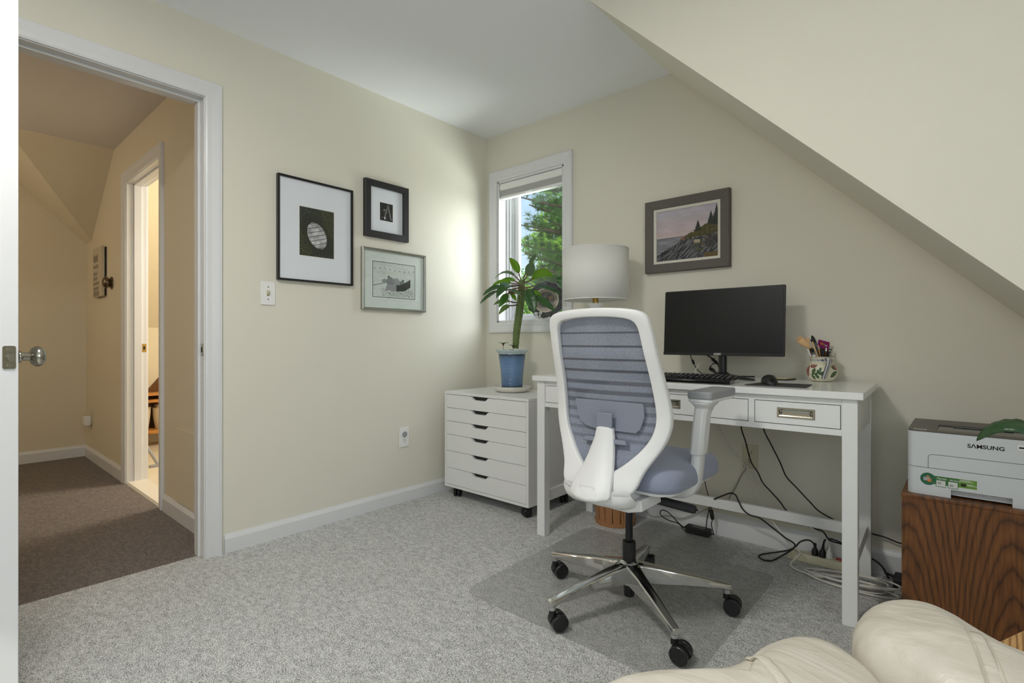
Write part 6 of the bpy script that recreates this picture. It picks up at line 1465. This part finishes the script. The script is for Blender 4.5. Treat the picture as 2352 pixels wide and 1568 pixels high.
cordthing('adapter_lead', 'black lead arching up from an upright plug behind the keyboard', [(1.679, -0.09, 0.848), (1.6688, -0.085, 0.869), (1.6521, -0.08, 0.8726), (1.6363, -0.078, 0.8612), (1.629, -0.076, 0.837), (1.690, -0.074, ZT+0.012)], 0.0026, M_cordblack,
          (('plug', (1.6294, -0.077, 0.8458), (1.690, -0.0745, ZT+0.001), 0.0085, M_cordblack),))
cord('charging_cable', 'thin white charging cable lying tangled behind the keyboard', [(1.44, -0.25, ZT+0.003), (1.4216, -0.16, 0.8417), (1.4591, -0.16, 0.8276), (1.4544, -0.17, 0.8167), (1.4845, -0.165, 0.8354), (1.473, -0.16, 0.817), (1.4917, -0.15, 0.8196), (1.55, -0.19, ZT+0.004), (1.62, -0.20, ZT+0.003), (1.5795, -0.14, 0.8357), (1.6083, -0.13, 0.8752), (1.628, -0.125, 0.882), (1.6542, -0.115, 0.8653), (1.6693, -0.11, 0.84), (1.70, -0.115, ZT+0.003)], 0.0018, M_cordwhite)

cord('power_cable', 'black cord falling from the desk to behind the stretcher left of centre', [(1.775, -0.075, 0.70), (1.7753, -0.07, 0.5736), (1.7929, -0.062, 0.5033), (1.8012, -0.05, 0.4522), (1.8156, -0.045, 0.3991), (1.8451, -0.045, 0.3559), (1.8664, -0.045, 0.312), (1.9008, -0.045, 0.2773), (1.9396, -0.05, 0.2413), (1.981, -0.055, 0.1971), (2.0702, -0.06, 0.1538), (2.1176, -0.06, 0.1459), (2.1425, -0.06, 0.1138), (2.1904, -0.055, 0.1058), (2.24, -0.045, 0.085), (2.262, -0.04, 0.03)], 0.0033, M_cordblack)
cord('power_cable', 'black cord falling from the desk to the stretcher nearest the right leg', [(1.875, -0.07, 0.70), (1.8739, -0.065, 0.5796), (1.9086, -0.06, 0.4974), (1.9445, -0.055, 0.4208), (1.9689, -0.05, 0.3596), (2.0121, -0.05, 0.3156), (2.0647, -0.05, 0.263), (2.1124, -0.05, 0.2227), (2.2268, -0.032, 0.1777), (2.3305, -0.028, 0.1669), (2.3946, -0.028, 0.1543), (2.46, -0.0215, 0.17)], 0.0033, M_cordblack)
cord('network_cable', 'white cable sagging from the desk across the back wall outlet', [(1.655, -0.06, 0.70), (1.6606, -0.05, 0.5717), (1.6929, -0.045, 0.5032), (1.7252, -0.035, 0.4391), (1.7689, -0.03, 0.3913), (1.8032, -0.03, 0.3523), (1.8364, -0.035, 0.3045), (1.8651, -0.04, 0.2776), (1.9383, -0.045, 0.2318), (2.0296, -0.065, 0.1808), (2.0993, -0.07, 0.1403), (2.136, -0.07, 0.1151), (2.13, -0.075, 0.085)], 0.0031, M_cordwhite)
cord('extension_cable', 'cream extension cord running from the wall outlet down to the coiled bundle', [(1.7869, -0.016, 0.398), (1.7919, -0.026, 0.3709), (1.798, -0.026, 0.3253), (1.8271, -0.03, 0.2662), (1.8573, -0.04, 0.2181), (1.891, -0.065, 0.1738), (1.9397, -0.08, 0.1242), (1.9916, -0.1, 0.0754), (2.0458, -0.14, 0.0553), (2.02, -0.19, 0.012), (2.09, -0.225, 0.008), (2.15, -0.225, 0.009)], 0.0037, M_cordwhite)
cord('wall_cable', 'short grey cord hanging from the outlet towards the stretcher', [(1.7816, -0.012, 0.3837), (1.7808, -0.016, 0.3587), (1.7631, -0.018, 0.3263), (1.7445, -0.018, 0.2844), (1.7348, -0.02, 0.2615), (1.7209, -0.022, 0.2334), (1.7072, -0.025, 0.2055), (1.69, -0.03, 0.155)], 0.0028, mat('grey_cord', (150, 148, 140), rough=0.5))
loop_pts = [(1.6627, -0.115, 0.2085), (1.7261, -0.13, 0.2477), (1.7521, -0.135, 0.2601), (1.7737, -0.14, 0.2551), (1.7901, -0.148, 0.2295), (1.8067, -0.145, 0.1977), (1.8361, -0.14, 0.1765), (1.8816, -0.14, 0.1706), (1.9246, -0.135, 0.1434), (1.9774, -0.13, 0.1078), (2.0208, -0.12, 0.0733), (1.955, -0.135, 0.008), (1.935, -0.185, 0.006), (1.905, -0.195, 0.007), (1.89, -0.16, 0.012), (1.9992, -0.11, 0.049), (2.035, -0.09, 0.0875), (2.0629, -0.075, 0.098), (2.082, -0.068, 0.0873), (2.0918, -0.066, 0.0603)]
cord('power_cable', 'black cord looping over the stretcher and ending in the power strip', loop_pts, 0.0036, M_cordblack)

# power strip with its plugs
xs0, xs1 = (1.9822, -0.06, 0.0135)[0], (2.286, -0.06, 0.0227)[0]
ps = thing('power_strip', 'cream power strip with a red switch on the carpet against the baseboard', 'power strip', ((xs0+xs1)/2, -0.066, 0))
obj('body', MB().prism([(-0.092, 0.001), (-0.092, 0.026), (-0.086, 0.036), (-0.046, 0.036), (-0.04, 0.028), (-0.04, 0.001)], 'x', xs0, xs1, T=lambda x, y, z: (x, y, z)), M_ivory, ps, bevel=0.002)
sxp = (2.176, -0.066, 0.0546)[0]
obj('switch_housing', MB().box(sxp-0.028, xs1-0.004, -0.088, -0.044, 0.0362, 0.040), M_ivory, ps, bevel=0.001)
lab(obj('rocker_switch', MB().box(sxp-0.008, sxp+0.014, -0.075, -0.057, 0.0402, 0.0455), mat('red_rocker', (168, 40, 36), rough=0.35), ps, bevel=0.001), 'red rocker switch')
def plug(px_x, m, label, hgt=0.03, r=0.014):
    t = thing('power_plug', label, 'plug', (px_x, -0.066, 0.0365))
    obj('body', MB().tube([(px_x, -0.066, 0.0366), (px_x, -0.066, 0.0366+hgt*0.55), (px_x, -0.066, 0.0366+hgt)], [r, r*0.95, r*0.45], 10), m, t, angle=35)
    obj('strain_relief', MB().tube([(px_x, -0.066, 0.0366+hgt), (px_x+0.002, -0.066, 0.0366+hgt+0.018)], [r*0.42, r*0.3], 10), m, t)
    return t
pA, pB, pC = (2.0884, -0.066, 0.0479)[0], (2.1187, -0.066, 0.0484)[0], (2.1435, -0.066, 0.0475)[0]
plug(pA, M_cordblack, 'black plug standing first along the power strip', 0.034)
plug(pB, M_cordblack, 'black round plug in the middle of the power strip', 0.034, 0.0155)
plug(pC, M_plastic, 'white plug next to the red switch of the power strip', 0.034)
cord('power_cable', 'black cord arching from the middle plug of the power strip to the right', [(pB+0.002, -0.066, 0.088), (pB+0.006, -0.066, 0.108), (pB+0.02, -0.064, 0.12), (pB+0.05, -0.06, 0.118), (pB+0.10, -0.055, 0.10), (pB+0.17, -0.05, 0.075), (pB+0.21, -0.05, 0.05), (pB+0.235, -0.06, 0.01)], 0.0038, M_cordblack)
cord('adapter_cable', 'thin white cord curling up from the white plug', [(pC+0.002, -0.066, 0.088), (pC+0.0, -0.064, 0.10), (pC-0.012, -0.06, 0.112), (pC-0.035, -0.052, 0.113), (pC-0.045, -0.047, 0.098), (pC-0.04, -0.046, 0.085)], 0.0025, M_cordwhite)
# bundled cream cord on the carpet round the desk leg
bu = []; rb_ = random.Random(4); cxb, cyb = 2.245, -0.205
for k in range(74):
    a = k*0.52; R = 0.10+0.028*math.sin(k*0.37)+0.012*rb_.uniform(-1, 1)
    bu.append((cxb+R*1.28*math.cos(a), cyb+R*0.42*math.sin(a)+0.012*math.sin(k*0.21), 0.007+0.028*(0.5+0.5*math.sin(k*0.173+1))*(0.6+0.4*math.cos(a))))
tag(obj('cable_bundle', MB().tube(smooth_path(bu, 4), 0.0036, 7), M_cordwhite, angle=180), 'loose coil of cream cord on the carpet by the right desk legs', 'cord')
# power bricks
br1 = thing('power_adapter', 'black laptop power brick on the chair mat edge under the desk', 'adapter', (1.46, -0.075, 0.0048))
a1, a2 = (1.4627, 0.0104, 0.0), (1.5809, 0.0293, 0.0)
bxa, bxb = (1.5073, -0.09, 0.0396)[0], (1.6277, -0.09, 0.0461)[0]
obj('case', MB().box(bxa, bxb, -0.095, -0.048, 0.0048, 0.0378), M_blackmatte, br1, bevel=0.003)
obj('rating_label', MB().box(bxa+0.03, bxb-0.025, -0.085, -0.06, 0.0379, 0.0383), mat('worn_label', (96, 96, 96), rough=0.6, var=0.5, vscale=180), br1)
obj('strain_relief', MB().tube([(bxa, -0.071, 0.02), (bxa-0.025, -0.071, 0.019)], [0.006, 0.003], 10), M_cordblack, br1)
obj('strain_relief', MB().tube([(bxb, -0.071, 0.02), (bxb+0.02, -0.071, 0.019)], [0.006, 0.003], 10), M_cordblack, br1)
cordthing('adapter_lead', 'thin black lead with a small box hanging beside the power brick', [(bxb+0.018, -0.071, 0.019), (1.6326, -0.068, 0.0631), (1.6362, -0.066, 0.0917), (1.6296, -0.06, 0.1367), (1.619, -0.055, 0.1772), (1.5996, -0.05, 0.2383), (1.5907, -0.05, 0.2809), (1.56, -0.05, 0.40)], 0.0022, M_cordblack,
          (('filter_box', (1.6383, -0.066, 0.09), (1.6278, -0.061, 0.1366), 0.0095, M_cordblack),))
cord('adapter_lead', 'black lead looping on the floor left of the power brick', [(bxa-0.023, -0.071, 0.0215), (1.4676, -0.095, 0.0474), (1.4439, -0.1, 0.0704), (1.4153, -0.1, 0.0891), (1.3863, -0.1, 0.0919), (1.3741, -0.1, 0.0732), (1.3936, -0.1, 0.0545), (1.432, -0.1, 0.045), (1.4745, -0.1, 0.0413), (bxa+0.02, -0.108, 0.012), (bxb-0.02, -0.104, 0.03), (1.6115, -0.07, 0.0871), (1.6165, -0.06, 0.1295), (1.6278, -0.055, 0.1746), (1.6451, -0.055, 0.1912)], 0.0026, M_cordblack)
cord('telephone_cable', 'grey cable running along the baseboard behind the power brick', [(1.26, -0.03, 0.045), (1.3002, -0.03, 0.0204), (1.3946, -0.028, 0.0457), (1.4575, -0.028, 0.0459), (1.5316, -0.026, 0.0847), (1.6075, -0.024, 0.1321), (1.6513, -0.024, 0.1612), (1.70, -0.03, 0.15)], 0.003, mat('beige_cord', (176, 172, 160), rough=0.5))
br2 = thing('power_adapter', 'black power brick on the carpet between the desk leg and the oak cabinet', 'adapter', (2.40, -0.06, 0.0))
obj('case', MB().box(2.372, 2.424, -0.125, -0.04, 0.0, 0.04), M_blackmatte, br2, bevel=0.006)
obj('strain_relief', MB().tube([(2.372, -0.06, 0.024), (2.34, -0.055, 0.028)], [0.007, 0.004], 10), M_cordblack, br2)
tag(obj('cable_ring', MB().tube([(1.075+0.03*math.cos(2*PI*k/24), -0.135+0.022*math.sin(2*PI*k/24), 0.004) for k in range(25)], 0.0022, 6), M_ivory), 'small cream ring of tape lying on the carpet left of the waste basket', 'ring')

# ------------------------------------------------------------------ leather recliner in the foreground
M_leather = mat('cream_leather', (222, 211, 188), rough=0.36, spec=0.45, var=0.05, vscale=9, bump=0.35, bscale=140)
def crease_leather():
    m, nt, p = newmat('creased_cream_leather'); p.inputs['Roughness'].default_value = 0.38; p.inputs['Specular IOR Level'].default_value = 0.45
    tc = nt.nodes.new('ShaderNodeTexCoord'); mp = nt.nodes.new('ShaderNodeMapping'); mp.inputs['Scale'].default_value = (5, 16, 7); mp.inputs['Rotation'].default_value = (0, 0, 0.5)
    nt.links.new(tc.outputs['Object'], mp.inputs[0])
    n = nt.nodes.new('ShaderNodeTexNoise'); n.inputs['Scale'].default_value = 1.6; n.inputs['Detail'].default_value = 5; n.inputs['Distortion'].default_value = 1.2; nt.links.new(mp.outputs[0], n.inputs['Vector'])
    v = nt.nodes.new('ShaderNodeTexVoronoi'); v.inputs['Scale'].default_value = 260; nt.links.new(tc.outputs['Object'], v.inputs['Vector'])
    r = nt.nodes.new('ShaderNodeValToRGB'); r.color_ramp.elements[0].position = 0.3; r.color_ramp.elements[0].color = lin((200, 191, 175))+(1,); r.color_ramp.elements[1].position = 0.6; r.color_ramp.elements[1].color = lin((214, 207, 194))+(1,)
    nt.links.new(n.outputs['Fac'], r.inputs['Fac']); nt.links.new(r.outputs['Color'], p.inputs['Base Color'])
    ad = nt.nodes.new('ShaderNodeMath'); ad.operation = 'MULTIPLY_ADD'; ad.inputs[1].default_value = 0.06; nt.links.new(v.outputs['Distance'], ad.inputs[0]); nt.links.new(n.outputs['Fac'], ad.inputs[2])
    b = nt.nodes.new('ShaderNodeBump'); b.inputs['Strength'].default_value = 0.3; b.inputs['Distance'].default_value = 0.012; nt.links.new(ad.outputs[0], b.inputs['Height']); nt.links.new(b.outputs['Normal'], p.inputs['Normal']); return m
M_leather = crease_leather()
def resamp(pts, n):
    P = [Vector((p[0], p[1], 0)) for p in pts]; P.append(P[0]); q = []
    L = [0]
    for a, b in zip(P, P[1:]): L.append(L[-1]+(b-a).length)
    for k in range(n):
        d = L[-1]*k/n; i = max(j for j in range(len(L)) if L[j] <= d+1e-9); i = min(i, len(P)-2); t = (d-L[i])/(L[i+1]-L[i]); p = P[i].lerp(P[i+1], t); q.append((p.x, p.y))
    return q
def smooth_closed(pts, n=160):
    P = [Vector((p[0], p[1], 0)) for p in pts]; m = len(P); out = []
    for i in range(m):
        a, b, c, d = P[i-1], P[i], P[(i+1) % m], P[(i+2) % m]
        for k in range(8):
            t = k/8; out.append(0.5*((2*b)+(c-a)*t+(2*a-5*b+4*c-d)*t*t+(3*b-a-3*c+d)*t**3))
    return resamp([(p.x, p.y) for p in out], n)
ZC1, ZC2 = 0.47, 0.49
o1 = [(2.1735, -2.0498, 0.47), (2.2589, -1.9001, 0.47), (2.3203, -1.8066, 0.47), (2.3474, -1.7371, 0.47), (2.3869, -1.6773, 0.47), (2.4318, -1.658, 0.47), (2.474, -1.6792, 0.47), (2.5106, -1.7223, 0.47), (2.5329, -1.8023, 0.47), (2.5187, -1.9427, 0.47), (2.4064, -2.0789, 0.47), (2.2624, -2.135, 0.47)]
o2 = [(2.4475, -1.629, 0.49), (2.4562, -1.5599, 0.49), (2.4865, -1.5094, 0.49), (2.5294, -1.4898, 0.49), (2.5718, -1.5055, 0.49), (2.6009, -1.5286, 0.49), (2.6357, -1.5551, 0.49), (2.6679, -1.5811, 0.49), (2.7128, -1.6149, 0.49), (2.7355, -1.6804, 0.49), (2.6898, -1.792, 0.49), (2.6274, -1.7849, 0.49), (2.568, -1.7672, 0.49), (2.5285, -1.7403, 0.49), (2.4892, -1.713, 0.49), (2.4624, -1.6889, 0.49)]
rcx = thing('recliner', 'cream leather recliner seen from above in the near corner', 'armchair', (2.52, -2.02, 0))
c1 = obj('seat_cushion', cushion(smooth_closed(o1), 0.33, 0.505, 0.05, 0.085, 0.018, nr=8, inner=(0.9, 0.75, 0.55, 0.3)), M_leather, rcx, angle=180)
c2 = obj('arm_cushion', cushion(smooth_closed(o2), 0.37, 0.535, 0.045, 0.062, 0.012, nr=8, inner=(0.9, 0.75, 0.55, 0.3)), M_leather, rcx, angle=180)
M_stitch = mat("stitch_tan", (200, 192, 174), rough=0.7)
bpy.context.view_layer.update()
def top_seam(parent, a, b, w=0.011, n=30):
    """double seam lying over the pad: a low welt between two sewn lines, following the pad's surface"""
    off = rootloc(parent); a, b = Vector(a), Vector(b); d = (b-a).normalized(); s = Vector((-d.y, d.x, 0)); lines = []
    for q in (-1.0, 0.0, 1.0):
        pts = []
        for k in range(n+1):
            p = a.lerp(b, k/n)+s*w*q; h, loc, nr, _ = parent.ray_cast(Vector((p.x-off.x, p.y-off.y, 2.0)), Vector((0, 0, -1)))
            if h: pts.append(loc+off)
        lines.append(pts)
    obj('seam_welt', MB().tube(lines[1], w*0.78, 10, flat=0.32, up=(0, 0, 1)), M_leather, parent, angle=180)
    for q in (0, 2): obj('stitch_line', MB().tube(lines[q], 0.0009, 5), M_stitch, parent, angle=180)
top_seam(c1, (2.3445, -1.8386, 0.5), (2.4311, -1.9255, 0.5))
top_seam(c2, (2.6034, -1.6234, 0.53), (2.6345, -1.8022, 0.53))
# recliner underframe
RBX, RBY = 2.46, -2.12
obj('swivel_base', MB().tube([(RBX+0.26*math.cos(2*PI*k/36), RBY+0.26*math.sin(2*PI*k/36), 0.02) for k in range(37)], 0.019, 10, caps=False, flat=0.9), M_oak_dark, rcx)
stc = MB().cyl((RBX, RBY, 0.03), (RBX, RBY, 0.33), 0.03, n=20); stc.tube([(RBX-0.26, RBY, 0.03), (RBX, RBY, 0.05), (RBX+0.26, RBY, 0.03)], 0.016, 10); stc.tube([(RBX, RBY-0.26, 0.03), (RBX, RBY, 0.05), (RBX, RBY+0.26, 0.03)], 0.016, 10)
obj('column', stc, M_black, rcx)
lp2 = (2.4773, -1.4825, 0.36); lp3 = (2.5202, -1.6625, 0.4)
obj('arm_bracket', MB().tube(smooth_path([(lp2[0], lp2[1], 0.345), (lp2[0]+0.015, lp2[1]-0.02, 0.36), (lp3[0], lp3[1], 0.385), (lp3[0]+0.06, lp3[1]-0.06, 0.40)], 5), 0.014, 10), M_black, rcx)

# ------------------------------------------------------------------ oak side table and the plant standing on it (mostly out of view)
TZ = 0.5
tc0 = Vector((2.6161, -1.5701, 0.5)); E1 = Vector((0.41, 0.912, 0)); E2 = Vector((0.912, -0.41, 0))
TT = lambda a, b, z: tuple(Vector((tc0.x, tc0.y, 0))+E1*a+E2*b+Vector((0, 0, z)))
tb_ = thing('side_table', 'small oak side table whose corner shows beside the recliner', 'table', TT(0.25, 0.25, 0))
obj('table_top', MB().box(0, 0.5, 0, 0.5, TZ-0.019, TZ, T=TT), M_oak, tb_, bevel=0.0015)
obj('edge_band', MB().frame(0.0006, 0.0006, 0.4994, 0.4994, [(0, 0), (0.0012, 0), (0.0012, 0.017), (0, 0.017)], lambda a, b, h: TT(a, b, TZ-0.0185+h)), M_oak_dark, tb_, smooth=False)
for a in (0.04, 0.42):
    for b in (0.04, 0.42): obj('leg', MB().box(a, a+0.04, b, b+0.04, 0, TZ-0.0195, T=TT), M_oak_dark, tb_)
lpx, lpy, _z = TT(0.27, 0.27, 0)
lpn = thing('broad_leaf_plant', 'potted plant whose long green leaf reaches in front of the printer', 'plant', (lpx, lpy, TZ))
obj('pot', MB().lathe([(0, 0.001), (0.07, 0.001), (0.075, 0.005), (0.095, 0.13), (0.1, 0.135), (0.1, 0.148), (0.092, 0.148), (0.088, 0.12), (0, 0.12)], (lpx, lpy, TZ), 36, caps=False), mat('terracotta', (170, 104, 72), rough=0.8, var=0.08), lpn, angle=50)
obj('soil', MB().lathe([(0, 0.128), (0.088, 0.124), (0.088, 0.121), (0, 0.121)], (lpx, lpy, TZ), 24, caps=False), mat('potting_soil', (54, 42, 34), rough=0.95), lpn)
M_leafl = mat('deep_green_leaf', (42, 74, 40), rough=0.28, var=0.35, vscale=16)
leaf(lpn, (lpx, lpy, TZ+0.13), (2.781, -0.9969, 0.738), (2.6682, -1.0162, 0.848), (2.6121, -0.9989, 0.7436), 0.058, M_leafl, nrm=(0.25, -0.45, 0.9), fold=-0.25, n=26)
for k in range(6):
    an = -0.9+k*0.62; b0 = (lpx+0.06*math.cos(an), lpy+0.06*math.sin(an), TZ+0.26+0.03*(k % 3))
    leaf(lpn, (lpx, lpy, TZ+0.13), b0, (lpx+0.22*math.cos(an), lpy+0.22*math.sin(an), TZ+0.42+0.04*(k % 2)), (lpx+0.40*math.cos(an), lpy+0.40*math.sin(an), TZ+0.30), 0.09, M_leafl, nrm=(0, -0.2, 1), n=14)

# ------------------------------------------------------------------ light
def area(name, loc, target, sx, sy, power, col, spread=180):
    l = bpy.data.lights.new(name, 'AREA'); l.shape = 'RECTANGLE'; l.size = sx; l.size_y = sy; l.energy = power; l.color = col; l.spread = math.radians(spread)
    o = bpy.data.objects.new(name, l); C.objects.link(o); o.location = loc
    o.rotation_euler = (Vector(target)-Vector(loc)).to_track_quat('-Z', 'Y').to_euler(); return o
a, b, c, d = D2
area('daylight_dormer_window', (RX+0.30, (a+b)/2, (c+d)/2+0.05), (0, (a+b)/2, 1.1), b-a+0.3, d-c+0.3, 32, (1.0, 0.985, 0.985))
a, b, c, d = D3
area('added_rear_fill', ((a+b)/2, FY-0.35, (c+d)/2+0.05), ((a+b)/2-0.3, 0, 1.0), b-a+0.3, d-c+0.3, 4, (1.0, 0.995, 0.985))  # added fill light outside the made-up rear window
area('daylight_corner_window', (2.3, 2.2, 3.2), (0.3, 0.0, 1.4), 3.0, 3.0, 330, (0.97, 0.985, 1.0))
CLX, CLY = 1.45, -2.6  # unseen ceiling fixture, added to brighten the carpet and left wall
cl = thing('added_ceiling_light', 'round flush ceiling light added out of view to brighten the room', 'lamp', (CLX, CLY, CEIL-0.03))
obj('canopy', MB().lathe([(0, 0), (0.19, 0), (0.19, 0.0295), (0, 0.0295)], (CLX, CLY, CEIL-0.03), 40, caps=False), M_plastic, cl, angle=40)
cll = bpy.data.lights.new('fill_ceiling_lamp', 'AREA'); cll.shape = 'DISK'; cll.size = 0.36; cll.energy = 27; cll.color = (1.0, 0.97, 0.92)
clo = bpy.data.objects.new('fill_ceiling_lamp', cll); C.objects.link(clo); clo.location = (CLX, CLY, CEIL-0.034)
area('ceiling_corner_uplight', (1.5, 1.7, 0.35), (0.1, -0.25, 2.35), 1.8, 1.4, 140, (0.97, 1.0, 0.96))  # added up-light for the ceiling corner, standing in for light off the lawn
def bulb(name, loc, power, col, r=0.06):
    l = bpy.data.lights.new(name, 'POINT'); l.energy = power; l.color = col; l.shadow_soft_size = r
    o = bpy.data.objects.new(name, l); C.objects.link(o); o.location = loc; return o
bulb('hall_lamp', (-1.9, -3.6, 1.9), 16, (1.0, 0.87, 0.71), 0.12)
area('bathroom_lamp', (-1.3, -0.45, 1.95), (-1.45, -2.6, 0.0), 0.5, 0.4, 32, (1.0, 0.90, 0.76))  # unseen bathroom lamp, shines through the doorway onto the hall carpet
sun = bpy.data.lights.new('sun', 'SUN'); sun.energy = 3.2; sun.angle = math.radians(1.0); sun.color = (1.0, 0.96, 0.88)
so_ = bpy.data.objects.new('sun', sun); C.objects.link(so_); so_.rotation_euler = Vector((-0.25, 0.62, -0.74)).to_track_quat('-Z', 'Y').to_euler()
w = bpy.data.worlds.new('sky'); scene.world = w; w.use_nodes = True; nt = w.node_tree
bg = nt.nodes['Background']; tc = nt.nodes.new('ShaderNodeTexCoord'); sx = nt.nodes.new('ShaderNodeSeparateXYZ'); nt.links.new(tc.outputs['Generated'], sx.inputs[0])
r = nt.nodes.new('ShaderNodeValToRGB'); r.color_ramp.elements[0].position = 0.0; r.color_ramp.elements[0].color = (0.80, 0.90, 1.0, 1); r.color_ramp.elements[1].position = 0.45; r.color_ramp.elements[1].color = (0.36, 0.66, 1.0, 1)
nt.links.new(sx.outputs['Z'], r.inputs['Fac']); nt.links.new(r.outputs['Color'], bg.inputs['Color']); bg.inputs['Strength'].default_value = 1.1

# ------------------------------------------------------------------ camera
cam = bpy.data.cameras.new('camera'); cam.sensor_width = 36.0; cam.lens = 1191.0/2352.0*36.0; cam.shift_y = -2.0/2352.0; cam.clip_start = 0.02
co = bpy.data.objects.new('camera', cam); C.objects.link(co); co.location = (2.5955, -2.6771, 0.985)
co.rotation_euler = (PI/2, 0, math.radians(41.2913))
scene.camera = co
scene.view_settings.view_transform = 'Standard'; scene.view_settings.look = 'None'; scene.view_settings.exposure = 0.0; scene.view_settings.gamma = 1.0; scene.view_settings.use_curve_mapping = False
scene.cycles.max_bounces = 10; scene.cycles.diffuse_bounces = 6; scene.cycles.transparent_max_bounces = 16
